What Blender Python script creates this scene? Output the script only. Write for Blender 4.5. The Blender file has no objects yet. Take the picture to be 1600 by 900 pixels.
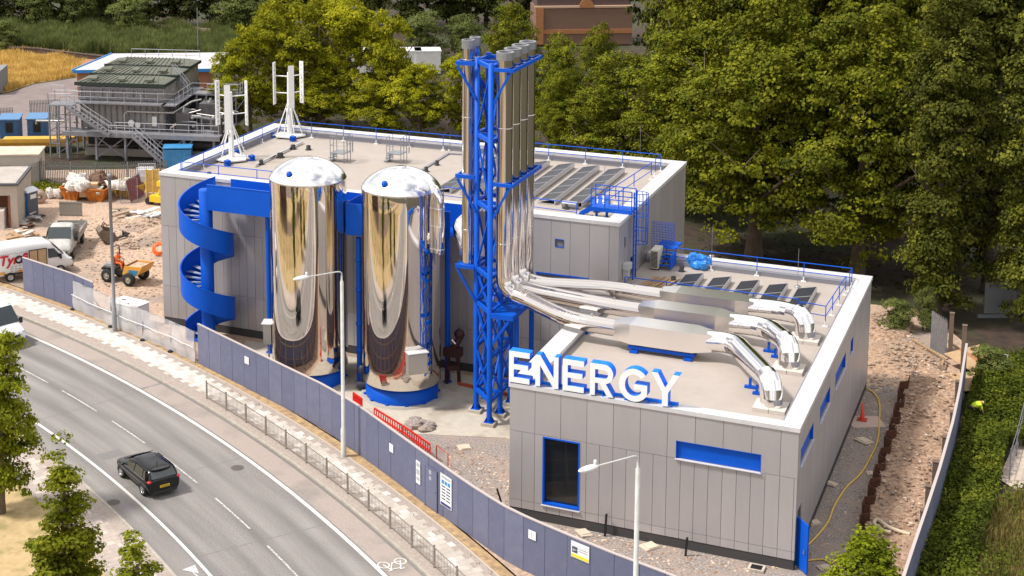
import bpy, math, random
import numpy as np
from mathutils import Vector, Matrix
PI = math.pi
R = math.radians
SC = bpy.context.scene
COL = SC.collection

# ---------------------------------------------------------------- camera
CAM_F, CAM_CX, CAM_CY = 2510.8, 533.57, 72.69          # in pixels of a 1600 x 900 frame
CAM_L = Vector((52.856, -84.058, 34.499))
CAM_E = (1.404013, 0.0103465, 0.4429164)
cam = bpy.data.cameras.new('camera')
cam.lens = CAM_F / 1600 * 36
cam.sensor_width = 36
cam.shift_x = (800 - CAM_CX) / 1600
cam.shift_y = -(450 - CAM_CY) / 1600
cam.clip_start = 1.0
cam.clip_end = 3000
camo = bpy.data.objects.new('camera', cam)
camo.location = CAM_L
camo.rotation_euler = CAM_E
COL.objects.link(camo)
SC.camera = camo

# ---------------------------------------------------------------- light
SUN_EL, SUN_TO = 56.0, 32.0        # elevation; direction the shadows run, counter-clockwise from +X
w = bpy.data.worlds.new('World')
SC.world = w
w.use_nodes = True
nt = w.node_tree
nt.nodes.clear()
wo = nt.nodes.new('ShaderNodeOutputWorld')
bg = nt.nodes.new('ShaderNodeBackground')
sky = nt.nodes.new('ShaderNodeTexSky')
sky.sky_type = 'NISHITA'
sky.sun_disc = False
sky.sun_elevation = R(SUN_EL)
sky.sun_rotation = R(90 - (SUN_TO + 180))
sky.air_density = 1.0
sky.dust_density = 3.0
sky.ozone_density = 1.0
bg.inputs['Strength'].default_value = 0.082
# thin white cloud over the Nishita sky
tc = nt.nodes.new('ShaderNodeTexCoord')
mpn = nt.nodes.new('ShaderNodeMapping')
mpn.inputs['Scale'].default_value = (1, 1, 2.2)
nz = nt.nodes.new('ShaderNodeTexNoise')
nz.inputs['Scale'].default_value = 2.2
nz.inputs['Detail'].default_value = 7
nz.inputs['Roughness'].default_value = .6
rp = nt.nodes.new('ShaderNodeValToRGB')
rp.color_ramp.elements[0].position = .3
rp.color_ramp.elements[1].position = .52
mx = nt.nodes.new('ShaderNodeMix')
mx.data_type = 'RGBA'
mx.inputs['B'].default_value = (12.5, 12.2, 12.0, 1)
nt.links.new(tc.outputs['Generated'], mpn.inputs['Vector'])
nt.links.new(mpn.outputs[0], nz.inputs['Vector'])
nt.links.new(nz.outputs['Fac'], rp.inputs['Fac'])
nt.links.new(rp.outputs['Color'], mx.inputs['Factor'])
nt.links.new(sky.outputs['Color'], mx.inputs['A'])
nt.links.new(mx.outputs['Result'], bg.inputs['Color'])
nt.links.new(bg.outputs[0], wo.inputs['Surface'])

sl = bpy.data.lights.new('sun', 'SUN')
sl.energy = 3.6
sl.angle = R(7)
sl.color = (1.0, .95, .88)
so = bpy.data.objects.new('sun', sl)
so.location = (0, 0, 60)
_d = Vector((math.cos(R(SUN_TO)) * math.cos(R(SUN_EL)), math.sin(R(SUN_TO)) * math.cos(R(SUN_EL)), -math.sin(R(SUN_EL))))
so.rotation_euler = _d.to_track_quat('-Z', 'Y').to_euler()
COL.objects.link(so)

SC.view_settings.view_transform = 'Standard'
SC.view_settings.look = 'None'
SC.view_settings.exposure = 0.38
SC.view_settings.gamma = 1
SC.view_settings.use_curve_mapping = False
SC.cycles.max_bounces = 7
SC.cycles.glossy_bounces = 4
SC.cycles.diffuse_bounces = 2
SC.cycles.transparent_max_bounces = 6
SC.cycles.transmission_bounces = 2
SC.cycles.use_fast_gi = False

# ---------------------------------------------------------------- survey: a picture point on a real plane
_Rm = np.array(camo.rotation_euler.to_matrix())
_O = np.array(CAM_L)


def _ray(px, py):
    return _Rm @ np.array([(px - CAM_CX) / CAM_F, -(py - CAM_CY) / CAM_F, -1.0])


def at(px, py, z=0.0):
    d = _ray(px, py)
    return Vector(_O + d * ((z - _O[2]) / d[2]))


def aty(px, py, Y):
    d = _ray(px, py)
    return Vector(_O + d * ((Y - _O[1]) / d[1]))


def atx(px, py, X):
    d = _ray(px, py)
    return Vector(_O + d * ((X - _O[0]) / d[0]))


def project(P):
    q = _Rm.T @ (np.array(P) - _O)
    return CAM_CX + CAM_F * q[0] / -q[2], CAM_CY - CAM_F * q[1] / -q[2]


def height_at(px, pyb, pyt):
    b = at(px, pyb)
    lo, hi = 0, 80
    for _ in range(40):
        m = (lo + hi) / 2
        if project((b.x, b.y, m))[1] > pyt:
            lo = m
        else:
            hi = m
    return m


CR = Vector((math.cos(CAM_E[2]), math.sin(CAM_E[2]), 0))      # to the right, seen from the air
CF = Vector((-math.sin(CAM_E[2]), math.cos(CAM_E[2]), 0))

# ---------------------------------------------------------------- materials


def lin(h):
    h = h.lstrip('#')
    o = []
    for i in (0, 2, 4):
        c = int(h[i:i + 2], 16) / 255
        o.append(c / 12.92 if c <= .04045 else ((c + .055) / 1.055) ** 2.4)
    return (*o, 1)


_mats = {}


def mat(name, col, rough=.6, metal=0., col2=None, scale=3., detail=5., contrast=.3, bump=0., bscale=None,
        stretch=(1, 1, 1), col3=None, scale3=.3, spec=.5, coat=0., trans=0., emit=None, alpha=1., c3w=(.45, .6), sheen=0):
    """A Principled material with one or two noise-mixed tones and a noise bump. Colours are linear base colours."""
    if name in _mats:
        return _mats[name]
    m = bpy.data.materials.new(name)
    m.use_nodes = True
    N, L = m.node_tree.nodes, m.node_tree.links
    b = N['Principled BSDF']
    b.inputs['Roughness'].default_value = rough
    b.inputs['Metallic'].default_value = metal
    b.inputs['Specular IOR Level'].default_value = spec
    b.inputs['Coat Weight'].default_value = coat
    b.inputs['Transmission Weight'].default_value = trans
    b.inputs['Alpha'].default_value = alpha
    c = (*col, 1) if len(col) == 3 else col
    b.inputs['Base Color'].default_value = c
    if emit:
        b.inputs['Emission Color'].default_value = (*emit[:3], 1)
        b.inputs['Emission Strength'].default_value = emit[3]
    tcn = N.new('ShaderNodeTexCoord')
    mp = N.new('ShaderNodeMapping')
    mp.inputs['Scale'].default_value = stretch
    L.new(tcn.outputs['Object'], mp.inputs['Vector'])
    out = None
    if col2 is not None:
        n = N.new('ShaderNodeTexNoise')
        n.inputs['Scale'].default_value = scale
        n.inputs['Detail'].default_value = detail
        n.inputs['Roughness'].default_value = .65
        L.new(mp.outputs[0], n.inputs['Vector'])
        r = N.new('ShaderNodeValToRGB')
        r.color_ramp.elements[0].position = .5 - contrast / 2
        r.color_ramp.elements[1].position = .5 + contrast / 2
        r.color_ramp.elements[0].color = c
        r.color_ramp.elements[1].color = (*col2, 1) if len(col2) == 3 else col2
        L.new(n.outputs['Fac'], r.inputs['Fac'])
        out = r.outputs['Color']
        if col3 is not None:
            n3 = N.new('ShaderNodeTexNoise')
            n3.inputs['Scale'].default_value = scale3
            n3.inputs['Detail'].default_value = 6
            n3.inputs['Roughness'].default_value = .6
            L.new(tcn.outputs['Object'], n3.inputs['Vector'])
            r3 = N.new('ShaderNodeValToRGB')
            r3.color_ramp.elements[0].position = c3w[0]
            r3.color_ramp.elements[1].position = c3w[1]
            L.new(n3.outputs['Fac'], r3.inputs['Fac'])
            mxx = N.new('ShaderNodeMix')
            mxx.data_type = 'RGBA'
            L.new(r3.outputs['Color'], mxx.inputs['Factor'])
            L.new(out, mxx.inputs['A'])
            mxx.inputs['B'].default_value = (*col3, 1) if len(col3) == 3 else col3
            out = mxx.outputs['Result']
        L.new(out, b.inputs['Base Color'])
    if bump:
        n2 = N.new('ShaderNodeTexNoise')
        n2.inputs['Scale'].default_value = bscale or scale
        n2.inputs['Detail'].default_value = 6
        L.new(mp.outputs[0], n2.inputs['Vector'])
        bp = N.new('ShaderNodeBump')
        bp.inputs['Strength'].default_value = min(1, bump * 4)
        bp.inputs['Distance'].default_value = bump
        L.new(n2.outputs['Fac'], bp.inputs['Height'])
        L.new(bp.outputs[0], b.inputs['Normal'])
    _mats[name] = m
    return m


def leafmat(name, c1, c2, c3, trans=.35):
    if name in _mats:
        return _mats[name]
    m = bpy.data.materials.new(name)
    m.use_nodes = True
    N, L = m.node_tree.nodes, m.node_tree.links
    b = N['Principled BSDF']
    b.inputs['Roughness'].default_value = .7
    b.inputs['Specular IOR Level'].default_value = .12
    g = N.new('ShaderNodeNewGeometry')
    oi = N.new('ShaderNodeObjectInfo')
    tcn = N.new('ShaderNodeTexCoord')
    n = N.new('ShaderNodeTexNoise')
    n.inputs['Scale'].default_value = .55
    n.inputs['Detail'].default_value = 3
    L.new(tcn.outputs['Object'], n.inputs['Vector'])
    ad = N.new('ShaderNodeMath')
    ad.operation = 'MULTIPLY_ADD'
    ad.inputs[1].default_value = .45
    L.new(g.outputs['Random Per Island'], ad.inputs[0])
    ad2 = N.new('ShaderNodeMath')
    ad2.operation = 'MULTIPLY_ADD'
    ad2.inputs[1].default_value = 1.5
    ad2.inputs[2].default_value = -.55
    L.new(n.outputs['Fac'], ad2.inputs[0])
    L.new(ad2.outputs[0], ad.inputs[2])
    r = N.new('ShaderNodeValToRGB')
    e = r.color_ramp.elements
    e[0].position = 0
    e[0].color = (*c1, 1)
    e[1].position = 1
    e[1].color = (*c3, 1)
    k = e.new(.5)
    k.color = (*c2, 1)
    L.new(ad.outputs[0], r.inputs['Fac'])
    hs = N.new('ShaderNodeHueSaturation')
    mr = N.new('ShaderNodeMapRange')
    mr.inputs['To Min'].default_value = .8
    mr.inputs['To Max'].default_value = 1.15
    L.new(oi.outputs['Random'], mr.inputs['Value'])
    L.new(mr.outputs[0], hs.inputs['Value'])
    L.new(r.outputs['Color'], hs.inputs['Color'])
    L.new(hs.outputs[0], b.inputs['Base Color'])
    t = N.new('ShaderNodeBsdfTranslucent')
    L.new(hs.outputs[0], t.inputs['Color'])
    ms = N.new('ShaderNodeMixShader')
    ms.inputs[0].default_value = trans
    L.new(b.outputs[0], ms.inputs[1])
    L.new(t.outputs[0], ms.inputs[2])
    L.new(ms.outputs[0], N['Material Output'].inputs['Surface'])
    _mats[name] = m
    return m


# ---------------------------------------------------------------- mesh building
ORG = {}


class MB:
    def __init__(s):
        s.v = []
        s.f = []
        s.m = []
        s.sm = []
        s.k = 0
        s.M = None

    def add(s, vs, fs, smooth=False):
        o = len(s.v)
        if s.M is not None:
            vs = [s.M @ Vector(p) for p in vs]
        s.v += [tuple(p) for p in vs]
        for f in fs:
            s.f.append(tuple(i + o for i in f))
            s.m.append(s.k)
            s.sm.append(smooth)
        return s

    def box(s, x0, y0, z0, x1, y1, z1):
        x0, x1 = min(x0, x1), max(x0, x1)
        y0, y1 = min(y0, y1), max(y0, y1)
        z0, z1 = min(z0, z1), max(z0, z1)
        return s.add([(x0, y0, z0), (x1, y0, z0), (x1, y1, z0), (x0, y1, z0), (x0, y0, z1), (x1, y0, z1), (x1, y1, z1), (x0, y1, z1)],
                     [(0, 3, 2, 1), (4, 5, 6, 7), (0, 1, 5, 4), (1, 2, 6, 5), (2, 3, 7, 6), (3, 0, 4, 7)])

    def obox(s, c, ax, ay, az, hx, hy, hz):
        """oriented box: centre, unit axes, half sizes"""
        c, ax, ay, az = Vector(c), Vector(ax), Vector(ay), Vector(az)
        vs = []
        for k in (-1, 1):
            for (i, j) in ((-1, -1), (1, -1), (1, 1), (-1, 1)):
                vs.append(c + ax * hx * i + ay * hy * j + az * hz * k)
        return s.add(vs, [(0, 3, 2, 1), (4, 5, 6, 7), (0, 1, 5, 4), (1, 2, 6, 5), (2, 3, 7, 6), (3, 0, 4, 7)])

    def bar(s, p, q, a, b=None, up=(0, 0, 1)):
        """square bar from p to q, section a (across) x b (along up)"""
        p, q = Vector(p), Vector(q)
        b = b or a
        d = (q - p)
        l = d.length
        d.normalize()
        u = Vector(up)
        if abs(d.dot(u)) > .98:
            u = Vector((0, 1, 0))
        x = d.cross(u).normalized()
        u = x.cross(d).normalized()
        return s.obox((p + q) / 2, d, x, u, l / 2, a / 2, b / 2)

    def tube(s, pts, r, n=8, caps=True, smooth=True, closed=False, gore=False):
        """tube through points, r a number or list"""
        pts = [Vector(p) for p in pts]
        rr = r if isinstance(r, (list, tuple)) else [r] * len(pts)
        rings = []
        prev = None
        N_ = len(pts)
        for i, p in enumerate(pts):
            if closed:
                d = pts[(i + 1) % N_] - pts[i - 1]
            else:
                d = pts[min(i + 1, N_ - 1)] - pts[max(i - 1, 0)]
            d.normalize()
            if prev is None:
                u = Vector((0, 0, 1)) if abs(d.z) < .9 else Vector((1, 0, 0))
                x = d.cross(u).normalized()
            else:
                x = (prev - d * prev.dot(d)).normalized()
            prev = x
            y = d.cross(x)
            rings.append([p + (x * math.cos(2 * PI * k / n) + y * math.sin(2 * PI * k / n)) * rr[i] for k in range(n)])
        if gore:
            for a_, b_ in zip(rings, rings[1:]):
                s.add(a_ + b_, [(k, (k + 1) % n, n + (k + 1) % n, n + k) for k in range(n)], True)
            s.add(rings[0], [tuple(range(n - 1, -1, -1))])
            s.add(rings[-1], [tuple(range(n))])
            return s
        vs = [q for ring in rings for q in ring]
        fs = []
        M_ = N_ if closed else N_ - 1
        for i in range(M_):
            for k in range(n):
                a, b2 = i * n + k, i * n + (k + 1) % n
                j = ((i + 1) % N_) * n
                fs.append((a, b2, j + (k + 1) % n, j + k))
        s.add(vs, fs, smooth)
        if caps and not closed:
            s.add(rings[0], [tuple(range(n - 1, -1, -1))])
            s.add(rings[-1], [tuple(range(n))])
        return s

    def lathe(s, c, prof, n=32, smooth=True, a0=0, a1=2 * PI):
        """profile [(r, z)] about the vertical through c"""
        full = abs(a1 - a0 - 2 * PI) < 1e-6
        m = n if full else n + 1
        vs = []
        for (r, z) in prof:
            for k in range(m):
                a = a0 + (a1 - a0) * k / n
                vs.append((c[0] + r * math.cos(a), c[1] + r * math.sin(a), c[2] + z))
        fs = []
        for i in range(len(prof) - 1):
            for k in range(n):
                k2 = (k + 1) % m
                fs.append((i * m + k, i * m + k2, (i + 1) * m + k2, (i + 1) * m + k))
        return s.add(vs, fs, smooth)

    def prism(s, poly, z0, z1):
        n = len(poly)
        ar = sum(poly[i][0] * poly[(i + 1) % n][1] - poly[(i + 1) % n][0] * poly[i][1] for i in range(n))
        if ar < 0:
            poly = poly[::-1]
        vs = [(p[0], p[1], z0) for p in poly] + [(p[0], p[1], z1) for p in poly]
        fs = [tuple(range(n - 1, -1, -1)), tuple(range(n, 2 * n))]
        fs += [(i, (i + 1) % n, n + (i + 1) % n, n + i) for i in range(n)]
        return s.add(vs, fs)

    def ext(s, poly, y0, y1):
        """polygon in (x, z) extruded along y"""
        n = len(poly)
        vs = [(p[0], y0, p[1]) for p in poly] + [(p[0], y1, p[1]) for p in poly]
        fs = [tuple(range(n)), tuple(range(2 * n - 1, n - 1, -1))]
        fs += [((i + 1) % n, i, n + i, n + (i + 1) % n) for i in range(n)]
        return s.add(vs, fs)

    def sheet(s, poly, z):
        return s.add([(p[0], p[1], z) for p in poly], [tuple(range(len(poly)))])

    def quad(s, a, b, c, d):
        return s.add([a, b, c, d], [(0, 1, 2, 3)])

    def ball(s, c, rx, ry=None, rz=None, n=12, m=8, jit=0, rnd=None):
        ry = ry or rx
        rz = rz or rx
        vs = [(c[0], c[1], c[2] + rz)]
        for i in range(1, m):
            t = PI * i / m
            for k in range(n):
                a = 2 * PI * k / n
                q = 1 + (rnd.uniform(-jit, jit) if jit else 0)
                vs.append((c[0] + q * rx * math.sin(t) * math.cos(a), c[1] + q * ry * math.sin(t) * math.sin(a), c[2] + q * rz * math.cos(t)))
        vs.append((c[0], c[1], c[2] - rz))
        fs = [(0, 1 + k, 1 + (k + 1) % n) for k in range(n)]
        for i in range(m - 2):
            for k in range(n):
                a, b = 1 + i * n + k, 1 + i * n + (k + 1) % n
                fs.append((a, a + n, b + n, b))
        l = len(vs) - 1
        o = 1 + (m - 2) * n
        fs += [(o + k, l, o + (k + 1) % n) for k in range(n)]
        return s.add(vs, fs, not jit)

    def build(s, name, mats, parent=None, loc=None):
        me = bpy.data.meshes.new(name)
        if parent is not None:
            o = ORG.get(parent.name, Vector((0, 0, 0)))
        elif loc is not None:
            o = Vector(loc)
        else:
            a = np.array(s.v)
            o = Vector(((a[:, 0].min() + a[:, 0].max()) / 2, (a[:, 1].min() + a[:, 1].max()) / 2, a[:, 2].min()))
        vs = [(p[0] - o.x, p[1] - o.y, p[2] - o.z) for p in s.v]
        me.from_pydata(vs, [], s.f)
        for m_ in (mats if isinstance(mats, (list, tuple)) else [mats]):
            me.materials.append(m_)
        me.polygons.foreach_set('material_index', s.m)
        me.polygons.foreach_set('use_smooth', s.sm)
        me.update()
        ob = bpy.data.objects.new(name, me)
        COL.objects.link(ob)
        if parent is not None:
            ob.parent = parent
            ORG[ob.name] = o
        else:
            ob.location = o
            ORG[ob.name] = o
        return ob


def tag(o, label=None, cat=None, group=None, kind=None):
    if label:
        o['label'] = label
    if cat:
        o['category'] = cat
    if group:
        o['group'] = group
    if kind:
        o['kind'] = kind
    return o


def thing(name, label, cat, loc=(0, 0, 0), rz=0, group=None):
    o = bpy.data.objects.new(name, None)
    o.empty_display_size = .3
    COL.objects.link(o)
    o.location = loc
    o.rotation_euler = (0, 0, rz)
    ORG[o.name] = Vector(loc) if rz == 0 else Vector((0, 0, 0))
    return tag(o, label, cat, group)


def local(name, label, cat, group=None):
    """thing whose parts are modelled round the origin; place it afterwards"""
    return thing(name, label, cat, (0, 0, 0), 0, group)


def place(o, loc, rz=0, s=1):
    o.location = loc
    o.rotation_euler = (0, 0, rz)
    o.scale = (s, s, s) if not isinstance(s, (tuple, list)) else s
    return o


def structure(o):
    o['kind'] = 'structure'
    return o


def dup(src, loc, rz=0, label=None, s=None):
    c = src.copy()
    COL.objects.link(c)
    c.parent = None
    c.location = loc
    c.rotation_euler = (0, 0, rz)
    if s is not None:
        c.scale = (s, s, s) if not isinstance(s, (tuple, list)) else s
    if label:
        c['label'] = label

    def rec(a, b):
        for ch in [x for x in a.children]:
            d = ch.copy()
            COL.objects.link(d)
            d.parent = b
            rec(ch, d)
    rec(src, c)
    return c


# common materials
BLUE = mat('blue_paint', (.0, .088, .56), .5, spec=.25, col2=(.0, .075, .48), scale=1.2, contrast=.4, bump=.002, bscale=6)
STEEL = mat('galvanised_steel', (.34, .35, .37), .42, .6, col2=(.26, .27, .29), scale=4)
GREYP = mat('grey_steel', (.2, .2, .225), .55, .2, col2=(.14, .14, .16), scale=2)
DARK = mat('dark_rubber', (.02, .02, .02), .8)
BLACK = mat('black', (.008, .008, .009), .5)
WHITE = mat('white_paint', (.78, .78, .77), .45, col2=(.7, .7, .69), scale=3)
CHROME = mat('polished_steel', (.74, .69, .64), .05, 1, bump=.018, bscale=1.0, stretch=(.9, .9, .13))
DUCT = mat('duct_steel', (.9, .88, .87), .1, 1, bump=.012, bscale=1.4)
FLUE = mat('flue_steel', (.70, .655, .63), .08, 1, bump=.03, bscale=1.5, stretch=(2.6, 2.6, .12))
CONC = mat('concrete', (.5, .45, .38), .85, col2=(.4, .36, .3), scale=2, contrast=.5, bump=.01, bscale=12, col3=(.28, .23, .18), scale3=.35, c3w=(.52, .72))
YEL = mat('yellow_paint', (.75, .36, .03), .5, col2=(.6, .25, .02), scale=4)
ORANGE = mat('orange_plastic', (.8, .12, .01), .5)
RED = mat('red_plastic', (.72, .015, .012), .45)
GLASS = mat('dark_glass', (.012, .014, .016), .05, 0, spec=.8)
TIMBER = mat('raw_timber', (.42, .27, .14), .75, col2=(.3, .19, .1), scale=6, stretch=(1, 1, .2))
PLY = mat('plywood', (.5, .34, .2), .7, col2=(.42, .27, .15), scale=3)
RUST = mat('rusty_steel', (.13, .045, .02), .8, col2=(.05, .022, .014), scale=5)
WPLAST = mat('white_sheeting', (.72, .72, .74), .4, col2=(.55, .56, .6), scale=2.5, bump=.08, bscale=3)

# ================================================================ THE GROUND, ROAD AND PAVEMENTS
_u = Vector((math.cos(R(-33)), math.sin(R(-33)), 0))
_v = Vector((math.sin(R(33)), math.cos(R(33)), 0))
_pp = [at(x, y, -.1) for x, y in [(45, 524), (125, 562), (200, 600), (250, 627), (322, 672), (400, 729), (475, 785), (530, 835), (600, 897)]]
_co = np.polyfit([p.dot(_u) for p in _pp], [p.dot(_v) for p in _pp], 2)


def rc(u, off, z=0.):
    """point of the road: u metres along it, off metres to the north of the right-hand edge line"""
    uu = max(-45, min(75, u))
    v = float(np.polyval(_co, uu))
    sl_ = float(np.polyval(np.polyder(_co), uu))
    v += sl_ * (u - uu)
    t = Vector((1, sl_)).normalized()
    uu2, vv = u - t.y * off, v + t.x * off
    p = _u * uu2 + _v * vv
    return Vector((p.x, p.y, z))


def strip(m, u0, u1, o0, o1, z, step=1.5):
    n = max(1, int(abs(u1 - u0) / step))
    us = [u0 + (u1 - u0) * i / n for i in range(n + 1)]
    vs = [rc(u, o0, z) for u in us] + [rc(u, o1, z) for u in us]
    k = n + 1
    m.add(vs, [(i, i + 1, k + i + 1, k + i) for i in range(n)])
    return m


def slab(m, u0, u1, o0, o1, z0, z1, step=1.5):
    n = max(1, int(abs(u1 - u0) / step))
    us = [u0 + (u1 - u0) * i / n for i in range(n + 1)]
    k = n + 1
    vs = [rc(u, o0, z0) for u in us] + [rc(u, o1, z0) for u in us] + [rc(u, o0, z1) for u in us] + [rc(u, o1, z1) for u in us]
    fs = []
    for i in range(n):
        fs += [(2 * k + i, 2 * k + i + 1, 3 * k + i + 1, 3 * k + i), (i, i + 1, 2 * k + i + 1, 2 * k + i), (k + i + 1, k + i, 3 * k + i, 3 * k + i + 1)]
    fs += [(0, 2 * k, 3 * k, k), (n, k + n, 3 * k + n, 2 * k + n)]
    m.add(vs, fs)
    return m


ASPH = mat('asphalt', (.165, .151, .145), .85, col2=(.24, .222, .213), scale=13, detail=9, contrast=.22, bump=.006, bscale=60, col3=(.225, .21, .2), scale3=.12, c3w=(.42, .75))
ASPH2 = mat('cycle_lane_asphalt', (.27, .225, .2), .88, col2=(.36, .30, .27), scale=13, detail=9, contrast=.25, bump=.006, bscale=60, col3=(.2, .18, .165), scale3=.25, c3w=(.5, .7))
PAINT = mat('road_paint', (.72, .7, .66), .6, col2=(.5, .48, .45), scale=14, contrast=.25)
OLDP = mat('worn_road_paint', (.6, .58, .54), .7, col2=(.2, .19, .18), scale=9, contrast=.2)
DIRT = mat('site_dirt', (.30, .2, .14), .95, col2=(.53, .39, .29), scale=4.5, detail=12, contrast=.26, bump=.05, bscale=3,
           col3=(.25, .2, .17), scale3=.16, c3w=(.5, .66))
GRAVEL = mat('grey_gravel', (.15, .125, .12), .95, col2=(.36, .31, .28), scale=10, detail=12, contrast=.2, bump=.05, bscale=12, col3=(.33, .25, .2), scale3=.5, c3w=(.48, .72))
FLOOR = mat('woodland_floor', (.022, .014, .009), .95, col2=(.06, .036, .022), scale=1.2, detail=8, bump=.05, bscale=3, col3=(.035, .045, .012), scale3=.12)
DRYG = mat('dry_grass_ground', (.36, .25, .115), .95, col2=(.48, .36, .19), scale=2.5, detail=9, contrast=.4, bump=.04, bscale=10, col3=(.13, .14, .03), scale3=.45, c3w=(.5, .68))
PAVE = mat('paving_slabs', (.50, .45, .40), .85, col2=(.44, .395, .35), scale=2.2, detail=6, contrast=.4, bump=.003, bscale=20)
PAVD = mat('tarmac_footway', (.27, .225, .195), .88, col2=(.38, .32, .28), scale=10, detail=10, contrast=.25, bump=.004, bscale=40)
KERB = mat('kerb_stone', (.4, .36, .31), .85, col2=(.3, .27, .23), scale=3)

m = MB()
m.sheet([(-900, -700), (900, -700), (900, 1400), (-900, 1400)], -.16)
g = structure(m.build('ground', FLOOR))
m = strip(MB(), -70, 110, 1.6, -8.2, -.1)
rd = structure(m.build('road', ASPH))
_n = len(rd.data.vertices) // 2
_uv = rd.data.uv_layers.new(name='lane')
for lp_ in rd.data.loops:
    i_ = lp_.vertex_index
    _uv.data[lp_.index].uv = ((i_ % _n) * (180 / (_n - 1)), 1.6 if i_ < _n else -8.2)
_N, _L = ASPH.node_tree.nodes, ASPH.node_tree.links
_bs = _N['Principled BSDF']
_src = _bs.inputs['Base Color'].links[0].from_socket
_u_ = _N.new('ShaderNodeUVMap')
_u_.uv_map = 'lane'
_mp = _N.new('ShaderNodeMapping')
_mp.inputs['Scale'].default_value = (.12, 1.6, 1)
_L.new(_u_.outputs[0], _mp.inputs['Vector'])
_nn = _N.new('ShaderNodeTexNoise')
_nn.inputs['Scale'].default_value = 1.0
_nn.inputs['Detail'].default_value = 6
_L.new(_mp.outputs[0], _nn.inputs['Vector'])
_wv = _N.new('ShaderNodeTexWave')
_wv.bands_direction = 'Y'
_wv.inputs['Scale'].default_value = .185
_wv.inputs['Distortion'].default_value = .6
_wv.inputs['Detail Scale'].default_value = .3
_L.new(_u_.outputs[0], _wv.inputs['Vector'])
_ad = _N.new('ShaderNodeMath')
_ad.operation = 'MULTIPLY_ADD'
_ad.inputs[1].default_value = .28
_L.new(_wv.outputs['Fac'], _ad.inputs[0])
_L.new(_nn.outputs['Fac'], _ad.inputs[2])
_mr2 = _N.new('ShaderNodeMapRange')
_mr2.inputs['From Min'].default_value = .35
_mr2.inputs['From Max'].default_value = .95
_mr2.inputs['To Min'].default_value = .72
_mr2.inputs['To Max'].default_value = 1.22
_L.new(_ad.outputs[0], _mr2.inputs['Value'])
_hs = _N.new('ShaderNodeHueSaturation')
_L.new(_src, _hs.inputs['Color'])
_L.new(_mr2.outputs[0], _hs.inputs['Value'])
_L.new(_hs.outputs[0], _bs.inputs['Base Color'])
m = MB()
for (u0_, u1_, o0_, o1_) in ((-6.5, -1.2, -.3, -2.9), (15.9, 16.8, -4.9, -6.2), (20.6, 20.68, -.15, -6.7), (9.5, 9.56, -.15, -6.7), (29.4, 29.46, -.15, -6.7)):
    strip(m, u0_, u1_, o0_, o1_, -.096, .8)
structure(m.build('road_patch', mat('patched_asphalt', (.14, .132, .13), .88, col2=(.2, .19, .185), scale=12, detail=9, contrast=.25)))
m = strip(MB(), 9.3, 110, 1.45, .2, -.094)
m = strip(m, -70, 9.1, 1.45, .2, -.094)
structure(m.build('cycle_lane', [ASPH2]))
# painted lines
m = MB()
strip(m, -70, 110, -.1, .1, -.086)
strip(m, -70, 110, -6.9, -6.74, -.086)
m.k = 1
du = [(-8.5, -4.0), (1.1, 4.84), (6.46, 10.53), (12.28, 16.16), (18.16, 22.17), (24.18, 28.1), (30.04, 34), (36, 40), (42, 46)]
for a, b in du:
    strip(m, a, b, -3.5, -3.4, -.086)
for i in range(8):
    strip(m, -14 - 6 * i, -10.5 - 6 * i, -3.5, -3.4, -.086)
m.k = 0
# bicycle symbol (two wheels and a frame) and the white arrow
bc = at(614, 882, -.1)


def _uv(p):
    return p.dot(_u), None


def mark(m, c, pts, wd, z=-.084, fx=1.0):
    """polyline of paint round the ground point c; local x along the road, y across"""
    t = (_u * 1 + _v * float(np.polyval(np.polyder(_co), c.dot(_u)))).normalized()
    n = Vector((-t.y, t.x, 0))
    P = [c + t * p[0] + n * p[1] for p in pts]
    for a, b in zip(P, P[1:]):
        d = (b - a).normalized()
        s_ = Vector((-d.y, d.x, 0)) * wd / 2
        e = d * wd / 2
        m.add([tuple((a - s_ - e).xy) + (z,), tuple((b - s_ + e).xy) + (z,), tuple((b + s_ + e).xy) + (z,), tuple((a + s_ - e).xy) + (z,)], [(0, 1, 2, 3)])
        z += .0004


ci = [(math.cos(a * PI / 6), math.sin(a * PI / 6)) for a in range(13)]
mark(m, bc, [(-.1 + .28 * x, .42 + .26 * y) for x, y in ci], .06)
mark(m, bc, [(-.1 + .28 * x, -.42 + .26 * y) for x, y in ci], .06, -.079)
mark(m, bc, [(-.1, .42), (.45, .16), (.4, -.3), (-.1, .0), (-.1, .42)], .06, -.074)
mark(m, bc, [(-.1, -.42), (.5, -.3), (.5, -.45)], .06, -.071)
mark(m, bc, [(.45, .16), (.55, .1), (.55, .28)], .06, -.069)
ac = at(303, 896, -.1)
t_ = Vector((_u.x, _u.y, 0))
for k, tri in enumerate([[(-.55, -.3), (-.65, .38), (.12, .18)], [(-.4, .0), (1.1, -.06), (1.1, .08)]]):
    q = [ac + _u * x + _v * y for x, y in tri]
    m.sheet([(p.x, p.y) for p in q], -.084 + .003 * k)
structure(m.build('road_marking', [PAINT, OLDP]))
# drain covers in the carriageway
for i, (x, y) in enumerate([(177, 785), (371, 731)]):
    c = at(x, y, -.1)
    m = MB()
    m.lathe((c.x, c.y, -.094), [(.0, .008), (.3, .008), (.34, .004)], 18)
    for k in range(-2, 3):
        m.box(c.x - .22, c.y + k * .09 - .02, -.088, c.x + .22, c.y + k * .09 + .02, -.08)
    tag(m.build('drain_cover', mat('cast_iron', (.1, .085, .075), .7)),
        ['iron drain cover set in the road beside the near kerb', 'round iron cover in the lane beyond the car'][i], 'drain cover')

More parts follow.
